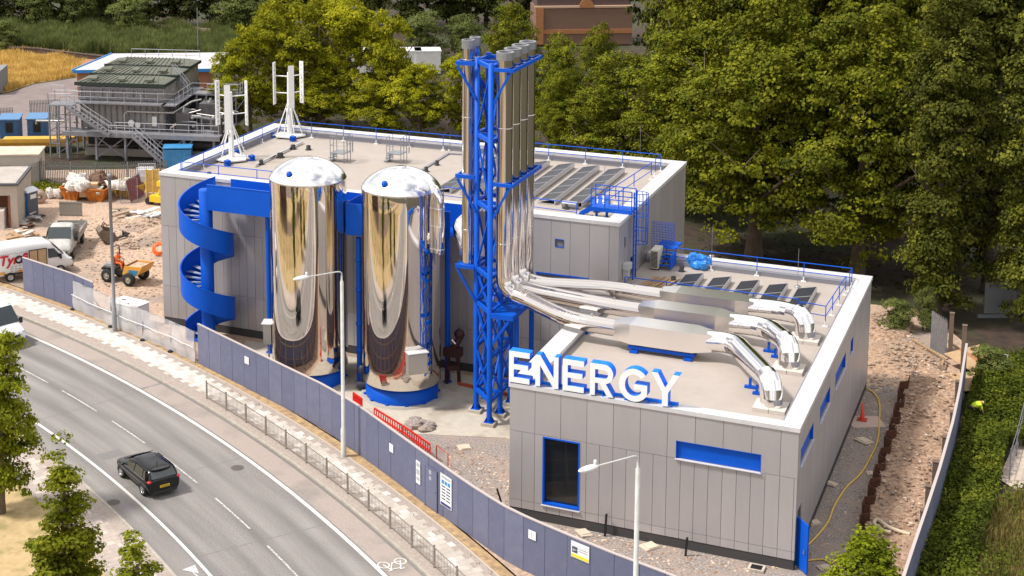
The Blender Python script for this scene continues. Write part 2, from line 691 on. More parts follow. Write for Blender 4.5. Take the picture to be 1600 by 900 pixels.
# pavement between kerb and hoarding: kerb, footway tarmac, toothed strip of pale slabs
m = slab(MB(), -70, 110, 1.6, 1.76, -.15, .005)
m2 = slab(MB(), -70, 110, -8.36, -8.2, -.15, .005)
structure(m.build('kerb', KERB))
structure(m2.build('kerb', KERB))
m = slab(MB(), -70, 110, 1.77, 5.1, -.15, .0)
structure(m.build('pavement', PAVD))
m = MB()
rnd = random.Random(4)
u = -60.0
J = 0
while u < 80:
    a = 2.35 + [.0, .22, .1, .3][J % 4] * 1.0 + rnd.choice([0, .08])
    b = 3.75 + [.28, .1, .34, .0][J % 4]
    if u > 40:
        a += .1
    o = a
    while o < b - .05:
        e = min(b, o + .42)
        m.k = (rnd.choice([1, 1, 1, 0]) if u < 12.5 else rnd.choice([0, 0, 2, 2, 1]))
        strip(m, u, u + .405, o, e - .006, .006, 5)
        o = e
    u += .415
    J += 1
structure(m.build('paving_slab_strip', [PAVE, mat('paving_slab_pale', (.62, .57, .52), .85, col2=(.55, .5, .45), scale=2), mat('paving_slab_dull', (.45, .4, .355), .85, col2=(.39, .345, .305), scale=2)]))
m = strip(MB(), -60, 80, 4.35, 4.42, .006)
structure(m.build('edging_kerb', mat('edging', (.5, .42, .34), .9)))
m = strip(MB(), -60, 80, 4.44, 5.0, .008)
structure(m.build('verge_strip', mat('verge_soil', (.24, .16, .1), .95, col2=(.46, .31, .15), scale=2.5, contrast=.3, bump=.03, bscale=8, col3=(.1, .11, .03), scale3=1.2, c3w=(.62, .75))))

# the near side: pavement then dry grass
m = slab(MB(), -70, 110, -10.9, -8.37, -.15, .0)
structure(m.build('near_pavement', PAVD))
m = MB()
u = -30.0
J = 0
while u < 60:
    a = -10.8 + rnd.choice([0, .1])
    b = -8.95 + [.3, 0, .2, .4, .1][J % 5] - .3
    o = a
    while o < b - .05:
        e = min(b, o + .45)
        m.k = rnd.choice([0, 1, 2])
        strip(m, u, u + .4, o, e - .012, .006, 5)
        o = e
    u += .415
    J += 1
structure(m.build('near_paving_slabs', [mat('paving_slab_old', (.44, .37, .33), .85, col2=(.36, .3, .26), scale=3), mat('paving_slab_worn', (.5, .42, .37), .85), mat('paving_slab_grey', (.38, .32, .29), .85)]))
m = MB()
us = [-70 + 3 * i for i in range(61)]
vs = [rc(u, -10.9, -.01) for u in us] + [rc(u, -120, -.01) for u in us]
m.add(vs, [(i, i + 1, 61 + i + 1, 61 + i) for i in range(60)])
structure(m.build('grass_verge', DRYG))

# the building site: dirt on the inside of the hoarding
hoard_u = [-70, -40, -20, -11, -6, 0, 7, 13, 20, 27, 33, 39]
poly = [rc(u, 4.95).xy for u in hoard_u]
poly += [Vector((36.5, -22.6)), Vector((45.5, -22.5)), Vector((46.8, -19)), Vector((47.5, -8)), Vector((47.4, 8)), Vector((46.6, 17)), Vector((44, 22)),
         Vector((34, 22)), Vector((0, 18)), Vector((-8, 32)), Vector((-20, 36.5)), Vector((-33, 30)), Vector((-60, 18)), Vector((-90, 14))]
m = MB()
m.sheet([tuple(p) for p in poly], .0)
structure(m.build('site_ground', DIRT))
# concrete apron round the tanks and tower, grey gravel beyond it
cp = [(6.5, -.6), (6.5, -4.2), (12, -6.4), (18, -9.0), (21.5, -9.6), (26, -8.2), (29.1, -8.6), (29.1, -.6)]
m = MB()
m.prism(cp, 0, .03)
structure(m.build('concrete_apron', CONC))
gv = [(20.5, -9.7), (26, -8.3), (29.3, -8.7), (29.3, -16.4), (42.1, -16.4), (42.1, 7), (45.0, 8), (44.9, -16), (44.5, -20), (39, -20.5), (34, -19.2), (29.8, -17.6), (26, -14.6), (22.5, -12)]
m = MB()
m.sheet(gv, .012)
structure(m.build('gravel_bed', GRAVEL))

# ================================================================ THE BUILDINGS
CLAD = mat('cladding_panel', (.46, .438, .445), .4, .35, col2=(.405, .385, .39), scale=1.3, contrast=.6, bump=.004, bscale=2, stretch=(1, 1, .3))
CLAD2 = mat('cladding_panel_light', (.49, .467, .473), .4, .35, col2=(.43, .41, .415), scale=1.1, contrast=.6, bump=.004, bscale=2, stretch=(1, 1, .3))
SEAM = mat('cladding_seam', (.17, .16, .162), .8)
COPE = mat('coping', (.64, .63, .64), .4, .1, col2=(.56, .55, .56), scale=1.5)
DECK = mat('roof_membrane', (.39, .345, .315), .8, col2=(.32, .275, .245), scale=.9, detail=7, contrast=.6, bump=.004, bscale=5, col3=(.36, .31, .26), scale3=.3, c3w=(.5, .75))
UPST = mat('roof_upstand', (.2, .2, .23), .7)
PLINTH = mat('dark_plinth', (.05, .048, .05), .7)


def subtract(rects, hole):
    out = []
    for (a, b, c, d) in rects:
        e, f, g_, h = hole
        if e >= b or f <= a or g_ >= d or h <= c:
            out.append((a, b, c, d))
            continue
        if a < e:
            out.append((a, e, c, d))
        if f < b:
            out.append((f, b, c, d))
        x0, x1 = max(a, e), min(b, f)
        if c < g_:
            out.append((x0, x1, c, g_))
        if h < d:
            out.append((x0, x1, h, d))
    return out


def cladding(m, axis, pos, s0, s1, rows, holes, out=-1, gap=.018, th=.05, seed=0, phase=0.):
    """rows [(z0, z1, panel width)]; axis 'x' = a wall running along X at y=pos, facing out*Y"""
    rn = random.Random(seed)
    for (z0, z1, wd) in rows:
        s = s0
        first = True
        while s < s1 - .01:
            e = min(s1, s + (wd * phase if first and phase else wd))
            first = False
            if s1 - e < wd * .2:
                e = s1
            rects = [(s + gap / 2, e - gap / 2, z0 + gap / 2, z1 - gap / 2)]
            for h in holes:
                rects = subtract(rects, h)
            m.k = rn.choice([0, 0, 1])
            t_ = th + rn.uniform(0, .004)
            for (a, b, c, d) in rects:
                if b - a < .01 or d - c < .01:
                    continue
                if axis == 'x':
                    m.box(a, pos, c, b, pos + out * t_, d)
                else:
                    m.box(pos, a, c, pos + out * t_, b, d)
            s = e
    m.k = 0


def window_x(parent, x0, x1, z0, z1, y, glass=GLASS, frame=BLUE, deep=.22, name='window', fr=.09):
    """opening in a wall facing -Y: blue reveal, frame, pane"""
    m = MB()
    m.box(x0, y + deep - .02, z0, x1, y + deep, z1)
    f = MB()
    f.box(x0 + .002, y - .03, z0, x0 + fr, y + deep - .03, z1)
    f.box(x1 - fr, y - .03, z0, x1 - .002, y + deep - .03, z1)
    f.box(x0 + fr, y - .03, z1 - fr, x1 - fr, y + deep - .03, z1)
    f.box(x0 + fr, y - .03, z0, x1 - fr, y + deep - .03, z0 + fr)
    w_ = f.build(name, frame, parent)
    m.build('pane', glass, w_)
    return w_


# ---- tall hall
BX, BY, BZ = 29.684, 15.546, 10.0
hall = thing('industrial_hall', 'tall grey panelled hall with white coping and solar panels on its flat roof', 'building')
m = MB()
m.box(.06, .06, 0, BX - .06, BY - .06, 9.42)
hwin = [(26.0, 26.52, 8.2, 8.68), (24.9, 28.0, 5.9, 6.62)]
m.build('core', SEAM, hall)
m = MB()
rowsB = [(.5, 2.6, .56), (2.6, 6.55, .56), (6.55, 9.8, 1.12)]
cladding(m, 'x', .06, .0, BX, rowsB, hwin, -1, seed=1)
m.build('wall', [CLAD, CLAD2], hall)
m = MB()
cladding(m, 'x', BY - .06, .0, BX, rowsB, [], 1, seed=2)
m.build('wall', [CLAD, CLAD2], hall)
m = MB()
cladding(m, 'y', .06, .08, BY - .08, rowsB, [], -1, seed=3)
m.build('wall', [CLAD, CLAD2], hall)
m = MB()
hr = [(1.15, 1.55, 8.25, 8.85), (2.5, 3.4, 6.2, 7.3)]
cladding(m, 'y', BX - .06, .08, BY - .08, rowsB, hr, 1, seed=5)
m.build('wall', [CLAD, CLAD2], hall)
m = MB()
m.box(.03, .03, 0, BX - .03, BY - .03, .49)
m.build('plinth', PLINTH, hall)
m = MB()
m.box(.84, .84, 9.42, BX - .84, BY - .84, 9.45)
m.build('roof', DECK, hall)


def coping(parent, x0, y0, x1, y1, z, w_=.84, t_=.2, nm='parapet'):
    m = MB()
    m.box(x0, y0, z - t_, x1, y0 + w_, z)
    m.box(x0, y1 - w_, z - t_, x1, y1, z)
    m.box(x0, y0 + w_, z - t_, x0 + w_, y1 - w_, z)
    m.box(x1 - w_, y0 + w_, z - t_, x1, y1 - w_, z)
    m.build(nm, COPE, parent)


coping(hall, -.04, -.04, BX + .04, BY + .04, BZ)
m = MB()   # dark upstand behind the coping, white ledge on the far side
for (a, b, c, d) in [(.8, BY - .86, BX - .8, BY - .8), (.8, .8, .86, BY - .86), (BX - .86, .8, BX - .8, BY - .86), (.86, .8, BX - .86, .86)]:
    m.box(a, b, 9.45, c, d, 9.8)
m.box(.3, .3, 9.42, BX - .3, .8, 9.79)
m.box(.3, BY - .8, 9.42, BX - .3, BY - .3, 9.79)
m.box(.3, .8, 9.42, .8, BY - .8, 9.79)
m.box(BX - .8, .8, 9.42, BX - .3, BY - .8, 9.79)
m.build('upstand', UPST, hall)
window_x(hall, 26.0, 26.52, 8.2, 8.68, .02, fr=.035, deep=.3)
window_x(hall, 24.9, 28.0, 5.9, 6.62, .02, deep=.3)
for (a, b, c, d) in hr:
    m = MB()
    m.box(BX - .12, a, c, BX - .055, b, d)
    m.build('window', GLASS, hall)

# ---- front block
AX0, AX1, AY0, AY1, AZ = 29.185, 42.339, -16.56, 6.68, 6.6
block = thing('front_block', 'low grey panelled block in front with a white coped flat roof', 'building', (AX0, AY0, 0))
m = MB()
lp = lambda i, j=0.: [(AX0 + i, AY0 + i), (AX1 - i, AY0 + i), (AX1 - i, AY1 - i), (BX + .012 + j, AY1 - i), (BX + .012 + j, -.012 - j), (AX0 + i, -.012 - j)]
m.prism(lp(.3), 0, 6.12)
m.build('core', SEAM, block)
m = MB()
PW = (AX1 - AX0) / 10.6
door = (31.2, 33.03, .94, 4.4)
wx0, wx1 = aty(848, 700, AY0).x, aty(906, 700, AY0).x
z0_, z1_ = aty(877, 793, AY0).z, aty(877, 687, AY0).z
bx0, bx1 = aty(1056, 700, AY0).x, aty(1189, 720, AY0).x
bz0, bz1 = aty(1120, 727, AY0).z, aty(1120, 699, AY0).z
holeA = [(wx0, wx1, z0_, z1_), (bx0, bx1, bz0, bz1)]
print('A openings', holeA)
rowsA = [(.48, z0_ - .02, .62), (z0_ - .02, bz0, .62), (bz0, 6.4, 1.24)]
cladding(m, 'x', AY0 + .06, AX0, AX1, rowsA, holeA, -1, seed=11)
m.box(AX0 + .07, AY0 + .061, .5, wx0, AY0 + .3, 6.4)
m.build('wall', [CLAD, CLAD2], block)
# backing behind the front cladding, split round the openings
m = MB()
for r_ in subtract(subtract([(AX0 + .07, AX1 - .07, .5, 6.35)], holeA[0]), holeA[1]):
    m.box(r_[0], AY0 + .065, r_[2], r_[1], AY0 + .29, r_[3])
m.build('backing', SEAM, block)
m = MB()
cladding(m, 'y', AX0 + .06, AY0 + .1, -.0, rowsA, [], -1, seed=12)
m.build('wall', [CLAD, CLAD2], block)
sidew = []
for (xa, ya, xb, yb) in [((1271), 672, 1251, 727), (1297, 612, 1281, 661), (1321, 568, 1305, 609), (1333, 535, 1329, 552)]:
    t1, b1 = atx(xa, ya, AX1), atx(xb, yb, AX1)
    sidew.append((min(b1.y, t1.y), max(b1.y, t1.y), min(b1.z, t1.z), max(b1.z, t1.z)))
print('A side windows', sidew)
sidew = [(a, b, 4.55, 5.35) for a, b, _, _ in sidew]
m = MB()
rowsS = [(.48, 4.4, .62), (4.4, 6.4, 1.24)]
cladding(m, 'y', AX1 - .06, AY0 + .1, AY1 - .1, rowsS, sidew + [(AY0 + .45, AY0 + 1.45, .45, 2.6)], 1, seed=13)
m.build('wall', [CLAD, CLAD2], block)
m = MB()
rs = [(AY0 + .1, AY1 - .1, .5, 6.35)]
for h_ in sidew + [(AY0 + .45, AY0 + 1.45, .45, 2.6)]:
    rs = subtract(rs, h_)
for r_ in rs:
    m.box(AX1 - .29, r_[0], r_[2], AX1 - .065, r_[1], r_[3])
m.build('backing', SEAM, block)
m = MB()
cladding(m, 'x', AY1 - .06, BX + .02, AX1, rowsS, [], 1, seed=14)
m.build('wall', [CLAD, CLAD2], block)
m = MB()
m.prism(lp(.035), 0, .46)
m.build('plinth', PLINTH, block)
m = MB()
m.prism([(AX0 + .7, AY0 + .6), (AX1 - .7, AY0 + .6), (AX1 - .7, AY1 - 1.0), (BX + .02, AY1 - 1.0), (BX + .02, -.02), (AX0 + .7, -.02)], 6.121, 6.16)
m.build('roof', DECK, block)
m = MB()
zt, zb = AZ, AZ - .2
m.box(AX0 - .04, AY0 - .04, zb, AX1 + .04, AY0 + .6, zt)
m.box(AX1 - .74, AY0 + .6, zb, AX1 + .04, AY1 + .04, zt)
m.box(BX + .02, AY1 - .6, zb, AX1 - .74, AY1 + .04, zt)
m.box(AX0 - .04, AY0 + .6, zb, AX0 + .95, -.02, zt)
m.build('parapet', COPE, block)
m = MB()
m.box(AX0 + .31, AY0 + .55, 6.0, AX0 + .93, -.03, zb - .003)
m.box(AX1 - .72, AY0 + .58, 6.0, AX1 - .31, AY1 - .3, zb - .003)
m.box(BX + .03, AY1 - 1.0, 6.0, AX1 - .75, AY1 - .3, zb - .003)
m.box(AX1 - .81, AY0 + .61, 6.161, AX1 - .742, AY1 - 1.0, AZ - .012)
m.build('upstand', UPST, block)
# front openings
m = MB()
m.box(wx0, AY0 + .2, z0_, wx1, AY0 + .24, z1_)
f = MB()
f.box(wx0, AY0 - .02, z0_, wx0 + .065, AY0 + .2, z1_)
f.box(wx1 - .065, AY0 - .02, z0_, wx1, AY0 + .2, z1_)
f.box(wx0 + .065, AY0 - .02, z1_ - .065, wx1 - .065, AY0 + .2, z1_)
f.box(wx0 + .065, AY0 - .02, z0_, wx1 - .065, AY0 + .2, z0_ + .09)
wdo = f.build('window', BLUE, block)
wdo['label'] = 'tall dark window in a blue frame'
m.build('pane', GLASS, wdo)
m = MB()
m.box(wx0 - .04, AY0 - .09, z0_ - .05, wx1 + .04, AY0 - .0, z0_ - .012)
m.build('sill', COPE, wdo)
m = MB()
m.box(bx0, AY0 + .12, bz0, bx1, AY0 + .16, bz1)
m.box(bx0, AY0 - .0, bz1 - .02, bx1, AY0 + .12, bz1)
m.box(bx0, AY0 - .0, bz0, bx0 + .03, AY0 + .12, bz1)
m.box(bx1 - .03, AY0 - .0, bz0, bx1, AY0 + .12, bz1)
o = m.build('blue_panel', BLUE, block)
m = MB()
m.box(bx0 - .03, AY0 - .08, bz0 - .035, bx1 + .03, AY0 + .12, bz0 - .002)
m.build('sill', COPE, o)
for (a, b, c, d) in sidew:
    m = MB()
    m.box(AX1 - .2, a, c, AX1 - .14, b, d)
    m.box(AX1 - .14, a, c, AX1 - .0, a + .03, d)
    m.box(AX1 - .14, b - .03, c, AX1 - .0, b, d)
    m.build('blue_panel', BLUE, block)
    m = MB()
    m.box(AX1 - .14, a - .02, c - .03, AX1 + .06, b + .02, c - .002)
    m.build('sill', COPE, block)
# blue side door standing open at the front corner
m = MB()
a = AY0 + .45
m.M = Matrix.Translation((AX1 + .03, a, 0)) @ Matrix.Rotation(R(-52), 4, 'Z')
m.box(.0, -.03, .15, .05, .0, 2.35)
m.box(.0, -.06, .12, .98, .0, 2.38)
d_ = m.build('door', BLUE, block)
m2 = MB()
m2.M = m.M
m2.tube([(.82, -.16, 1.05), (.82, -.06, 1.05), (.82, .06, 1.05), (.82, .12, 1.05)], .02, 6)
m2.box(.78, -.14, 1.02, .84, -.11, 1.2)
m2.build('handle', STEEL, d_)
m = MB()
m.box(AX1 - .28, a, .45, AX1 - .22, a + 1.0, 2.6)
m.build('doorway', BLACK, block)

# ---- the big letters on the parapet, front faces white, sides blue
LX0 = aty(797, 575, AY0 + .1).x
LX1 = aty(1062, 610, AY0 + .1).x
LH = 1.5
LW = mat('letter_face', (.83, .83, .85), .4)
LB = mat('letter_side', (.005, .17, .8), .5, spec=.2)
BASEZ = AZ + .06
glyph = {
    'E': [[(0, 0), (.86, 0), (.86, .17), (.2, .17), (.2, .43), (.8, .43), (.8, .59), (.2, .59), (.2, .83), (.86, .83), (.86, 1), (0, 1)]],
    'N': [[(0, 0), (.19, 0), (.19, .68), (.74, 0), (.93, 0), (.93, 1), (.74, 1), (.74, .32), (.19, 1), (0, 1)]],
    'Y': [[(.36, 0), (.56, 0), (.56, .42), (.94, 1), (.72, 1), (.46, .58), (.2, 1), (-.02, 1), (.36, .42)]],
}


def arc(cx, cy, rx, ry, a0, a1, n=14):
    return [(cx + rx * math.cos(R(a0 + (a1 - a0) * i / n)), cy + ry * math.sin(R(a0 + (a1 - a0) * i / n))) for i in range(n + 1)]


# R: outline with a bowl and a diagonal leg; drawn as strips so the counter stays open
def stroke(outer, inner):
    return [list(q) for q in zip(outer, outer[1:], inner[1:], inner)]


def letter(ch, x, wdt):
    y0, y1 = AY0 - .06, AY0 + .46
    polys = []
    if ch in glyph:
        polys = glyph[ch]
    elif ch == 'R':
        polys = [[(0, 0), (.19, 0), (.19, 1), (0, 1)], [(.19, .83), (.55, .83), (.55, 1), (.19, 1)], [(.19, .4), (.55, .4), (.55, .56), (.19, .56)],
                 [(.38, .4), (.6, .4), (.9, 0), (.67, 0)]]
        polys += stroke(arc(.55, .7, .33, .3, 90, -90), arc(.55, .695, .14, .135, 90, -90))
    elif ch == 'G':
        polys = stroke(arc(.5, .5, .5, .51, 42, 318, 26), arc(.5, .5, .3, .34, 42, 318, 26))
        polys += [[(.5, .38), (.93, .38), (.93, .54), (.5, .54)], [(.7229, .2725), (.8716, .1587), (.93, .23), (.93, .38), (.76, .38)]]
    f_, s_ = MB(), MB()
    for p_ in polys:
        q = [(x + a * wdt, BASEZ + b * LH) for a, b in p_]
        ar = sum(q[i][0] * q[(i + 1) % len(q)][1] - q[(i + 1) % len(q)][0] * q[i][1] for i in range(len(q)))
        if ar < 0:
            q = q[::-1]
        s_.ext(q, y0 + .02, y1)
        f_.ext([(a, b) for a, b in q], y0, y0 + .018)
    return f_, s_


word = 'ENERGY'
ws = [1.0, 1.02, 1.0, 1.05, 1.2, 1.13]
tot = LX1 - LX0
gapw = (tot - sum(w_ * 1.16 * .93 for w_ in ws)) / 5
x = LX0
seen = {}
ordn = {'E': ['first letter of the sign, E at the corner of the roof', 'third letter of the sign, E after the N'], 'N': ['second letter of the sign, N beside the corner E'],
        'R': ['fourth letter of the sign, R before the G'], 'G': ['fifth letter of the sign, round G'], 'Y': ['last letter of the sign, Y at the right end']}
sign = thing('rooftop_sign', 'big white and blue block letters reading ENERGY along the front parapet', 'sign', (LX0, AY0, AZ))
m = MB()
m.box(LX0 + .05, AY0 + .3, AZ + .03, LX1 - .1, AY0 + .42, AZ + .15)
for i in range(8):
    xx = LX0 + .2 + i * (tot - .6) / 7
    m.box(xx, AY0 + .06, AZ, xx + .08, AY0 + .5, AZ + .06)
m.build('support_rail', LB, sign)
for i, ch in enumerate(word):
    wdt = ws[i] * 1.16
    f_, s_ = letter(ch, x, wdt)
    so_ = s_.build('letter', LB, sign)
    f_.build('letter_face', LW, so_)
    x += wdt * .93 + gapw

# ================================================================ THE TWO TANKS
TR = 2.2
TANKS = [(12.87, -4.77), (18.63, -4.77)]
RIM, APEX = 12.1, 13.2


def tank(cx, cy, label, duct):
    t = thing('thermal_store_tank', label, 'tank', (cx, cy, 0), 0, 'polished storage tanks beside the hall')
    m = MB()
    rn = random.Random(int(cx))
    prof = [(2.13, .98), (TR - .03, 1.02), (TR, 1.05)]
    zz = 1.05
    while zz < RIM - .2:
        zz += 1.0
        prof += [(TR + rn.uniform(-.012, .012), min(zz, RIM - .1))]
    prof += [(TR, RIM - .08), (TR + .015, RIM - .06), (TR + .015, RIM - .02), (TR, RIM)]
    m.lathe((cx, cy, 0), prof, 96)
    m.build('shell', CHROME, t)
    m = MB()
    pr = [(TR + .01, RIM - .015)]
    for i in range(0, 15):
        r_ = TR * (1 - (i / 14) ** 1.3)
        pr.append((r_, RIM + (APEX - RIM) * max(0, 1 - (r_ / TR) ** 2) ** .74))
    pr[-1] = (0.001, APEX)
    m.lathe((cx, cy, 0), pr, 64)
    m.build('dome', mat('dome_steel', (.9, .9, .91), .16, 1, bump=.035, bscale=1.6), t)
    m = MB()
    m.lathe((cx, cy, 0), [(2.04, .12), (2.04, .98), (1.9, .99)], 64)
    for k in range(12):
        a = k * PI / 6
        m.obox((cx + 2.09 * math.cos(a), cy + 2.09 * math.sin(a), .16), (math.cos(a), math.sin(a), 0), (-math.sin(a), math.cos(a), 0), (0, 0, 1), .08, .09, .04)
    m.build('skirt', BLUE, t)
    m = MB()
    m.lathe((cx, cy, 0), [(0, .12), (2.12, .12), (2.3, .11), (2.32, .0)], 64)
    m.build('plinth', mat('plinth_concrete', (.34, .32, .29), .8), t)
    m = MB()
    q = at(*((452, 274) if cx < 15 else (601, 289)), RIM + .68)
    zq = RIM + .8
    for _k in range(30):
        q = at(*((452, 274) if cx < 15 else (601, 289)), zq)
        zq = .5 * zq + .5 * (RIM + (APEX - RIM) * max(0, 1 - (((q.x - cx) ** 2 + (q.y - cy) ** 2) / TR ** 2)) ** .74)
    zq = RIM + (APEX - RIM) * max(0, 1 - (((q.x - cx) ** 2 + (q.y - cy) ** 2) / TR ** 2)) ** .74
    m.lathe((q[0], q[1], zq + .04), [(.17, -.1), (.17, .05), (.12, .16), (0, .19)], 14)
    m.build('beacon', BLUE, t)
    m = MB()
    m.lathe((cx, cy, APEX), [(.3, -.03), (.3, .03), (0, .05)], 20)
    m.build('hatch', DUCT, t)
    if duct:
        m = MB()
        a = R(-8)
        px_, py_ = cx + (TR + .22) * math.cos(a), cy + (TR + .22) * math.sin(a)
        m.tube([(px_ - 1.3, py_ + .2, RIM + .25), (px_ - .75, py_ + .1, RIM + .28), (px_ - .25, py_, RIM + .1), (px_ - .02, py_, RIM - .3), (px_, py_, RIM - .9), (px_, py_, RIM - 3.3), (px_ - .03, py_, RIM - 3.45)],
               [.26, .26, .28, .3, .3, .3, .26], 20)
        for z in (RIM - .9, RIM - 1.9, RIM - 3.2):
            m.lathe((px_, py_, z), [(.3, -.03), (.325, 0), (.3, .03)], 20)
        m.build('overflow_pipe', DUCT, t)
    return t


t1 = tank(*TANKS[0], 'polished steel tank nearer the blue spiral staircase', False)
t2 = tank(*TANKS[1], 'polished steel tank beside the blue flue tower', True)
# grey instrument boxes on the tanks
BOXM = mat('instrument_box', (.5, .47, .43), .35, .5, bump=.004, bscale=12)
for i, (x0, y0, x1, y1, dd) in enumerate([(415, 515, 432, 545, 2.6), (638, 555, 670, 585, 2.55)]):
    cx, cy = TANKS[i]
    p = Vector((cx, cy, 0))
    c0 = at((x0 + x1) / 2, (y0 + y1) / 2, 2.6)
    ang = [R(-163), R(-47)][i]
    dx, dy = math.cos(ang), math.sin(ang)
    c = Vector((cx + dx * 2.43, cy + dy * 2.43, 2.75))
    b = thing('control_box', ['small grey control box on the left flank of the tank by the stairs', 'square grey control box on the front of the tank by the flue tower'][i], 'control box', (c.x, c.y, 2.1))
    fx = Vector((dx, dy, 0))
    sx = Vector((-dy, dx, 0))
    m = MB()
    m.obox(c, fx, sx, (0, 0, 1), .22, .55 if i else .42, .6)
    m.build('cabinet', BOXM, b)
    m = MB()
    m.obox(c + fx * .24, fx, sx, (0, 0, 1), .015, .5 if i else .37, .54)
    m.build('door', BOXM, b)
    m = MB()
    m.obox(c + fx * .05 + Vector((0, 0, .62)), fx, sx, (0, 0, 1), .3, .6 if i else .46, .02)
    m.build('lid', COPE, b)
    if i == 0:
        m = MB()
        m.bar(c + Vector((0, 0, -.6)), (c.x, c.y, .03), .07)
        m.build('leg', STEEL, b)

# ================================================================ SPIRAL STAIRCASE AND WALKWAY
SX, SY = 4.52, -2.05
st = thing('spiral_staircase', 'blue spiral staircase wound round a thick column at the wall', 'staircase', (SX, SY, 0))
m = MB()
m.lathe((SX, SY, 0), [(.41, 0), (.41, 9.8), (.38, 9.83), (0, 9.83)], 32)
m.build('column', BLUE, st)
m = MB()
A0, A1 = R(98), R(900)
PITCH = 4.03
SR = 1.66
n = 190
inner, outer = [], []
for i in range(n + 1):
    a = A0 + (A1 - A0) * i / n
    ze = 10.2 - PITCH * (a - A0) / (2 * PI)
    inner.append((a, ze))
for rr, flip in ((SR, 1), (SR - .035, 0)):
    vs = []
    for a, ze in inner:
        c_, s_ = math.cos(a), math.sin(a)
        zb_ = max(.05, ze - 1.38)
        vs += [(SX + rr * c_, SY + rr * s_, max(zb_ + .02, ze)), (SX + rr * c_, SY + rr * s_, zb_)]
    fs = []
    for i in range(n):
        q = (2 * i, 2 * i + 1, 2 * i + 3, 2 * i + 2)
        fs.append(q if flip else q[::-1])
    m.add(vs, fs, True)
vs = []
for a, ze in inner:
    c_, s_ = math.cos(a), math.sin(a)
    z_ = max(.08, ze)
    vs += [(SX + (SR + .03) * c_, SY + (SR + .03) * s_, z_ + .002), (SX + (SR - .06) * c_, SY + (SR - .06) * s_, z_ + .002),
           (SX + (SR - .06) * c_, SY + (SR - .06) * s_, z_ + .04), (SX + (SR + .03) * c_, SY + (SR + .03) * s_, z_ + .04)]
fs = []
for i in range(n):
    for k in range(4):
        fs.append((4 * i + k, 4 * i + (k + 1) % 4, 4 * i + 4 + (k + 1) % 4, 4 * i + 4 + k))
m.add(vs, fs)
m.build('balustrade', BLUE, st)
# underside of the flight
m = MB()
vs, fs = [], []
for i in range(n + 1):
    a, ze = inner[i]
    zb_ = max(.04, ze - 1.34)
    vs += [(SX + .4 * math.cos(a), SY + .4 * math.sin(a), zb_), (SX + (SR - .04) * math.cos(a), SY + (SR - .04) * math.sin(a), zb_)]
for i in range(n):
    fs.append((2 * i, 2 * i + 1, 2 * i + 3, 2 * i + 2))
m.add(vs, fs)
m.build('soffit', BLUE, st)
TREAD = mat('tread_grating', (.3, .36, .48), .6)
nt_ = 42
for i in range(nt_):
    a = A0 + R(12) + (A1 - A0 - R(20)) * i / nt_
    z_ = 10.2 - 1.12 - PITCH * (a - A0) / (2 * PI)
    if z_ < .1:
        break
    m = MB()
    b = a + R(13)
    P = [(SX + r_ * math.cos(q), SY + r_ * math.sin(q)) for r_, q in ((.4, a), (SR - .05, a), (SR - .05, b), (.4, b))]
    m.prism(P, z_, z_ + .05)
    m.build('tread', TREAD, st)
WX1 = 20.6
wk = thing('high_walkway', 'blue solid-sided walkway from the staircase along the wall behind the tanks', 'walkway', (SX, -1.4, 8.6))
m = MB()
m.box(SX + .3, -2.42, 8.65, WX1, -2.37, 10.2)
m.box(SX + .3, -2.44, 10.2, WX1, -2.33, 10.25)
m.build('side_panel', BLUE, wk)
m = MB()
m.box(SX + .1, -2.37, 8.7, WX1, -.45, 8.78)
m.build('floor_plate', BLUE, wk)
m = MB()
m.box(SX + .9, -.5, 8.65, WX1, -.45, 10.2)
m.build('side_panel', BLUE, wk)
m = MB()
m.box(15.15, -4.6, 8.9, 16.35, -4.55, 10.75)
m.box(15.15, -4.55, 8.9, 15.2, -2.44, 10.75)
m.box(16.3, -4.55, 8.9, 16.35, -2.44, 11.0)
m.box(15.2, -4.55, 8.9, 16.3, -2.44, 8.96)
m.build('landing', BLUE, wk)
for xx, yy in ((15.75, -4.2), (8.7, -1.9), (16.3, -2.3), (20.3, -2.0)):
    m = MB()
    m.lathe((xx, yy, 0), [(.16, 0), (.16, 8.68)], 14)
    m.lathe((xx, yy, 0), [(.26, .02), (.26, .06), (0, .07)], 14)
    m.build('post', BLUE, wk)
    if xx == 15.75:
        m = MB()
        for z in (2, 3.6, 5.6, 7.4):
            m.lathe((xx, yy, z), [(.16, -.1), (.2, -.08), (.2, .08), (.16, .1)], 14)
        m.build('collar', BLUE, wk)

# ================================================================ FLUE TOWER
A = Vector((24.65, -6.9, 0))
B = Vector((23.34, -5.42, 0))
C = Vector((24.72, -5.42, 0))
D = Vector((24.74, -3.75, 0))
E_ = Vector((23.34, -3.75, 0))
tw = thing('lattice_tower', 'blue steel lattice tower carrying the tall polished flues', 'tower', (24.3, -5.2, 0))
TOPZ = 19.75
for P_ in (A, B, C, D, E_):
    m = MB()
    top = TOPZ if P_ is not D else TOPZ
    m.lathe((P_.x, P_.y, 0), [(.15, .2), (.15, top), (0, top + .01)], 12)
    m.box(P_.x - .24, P_.y - .24, .2, P_.x + .24, P_.y + .24, .235)
    for k in range(4):
        a = k * PI / 2 + PI / 4
        d_ = Vector((math.cos(a), math.sin(a), 0))
        m.add([P_ + d_ * .14 + Vector((0, 0, .235)), P_ + d_ * .3 + Vector((0, 0, .235)), P_ + d_ * .14 + Vector((0, 0, .55))], [(0, 1, 2), (2, 1, 0)])
    c_ = m.build('column', BLUE, tw)
    m = MB()
    m.box(P_.x - .36, P_.y - .36, .03, P_.x + .36, P_.y + .36, .2)
    m.build('footing', CONC, c_)


def V(p, z):
    return Vector((p.x, p.y, z))


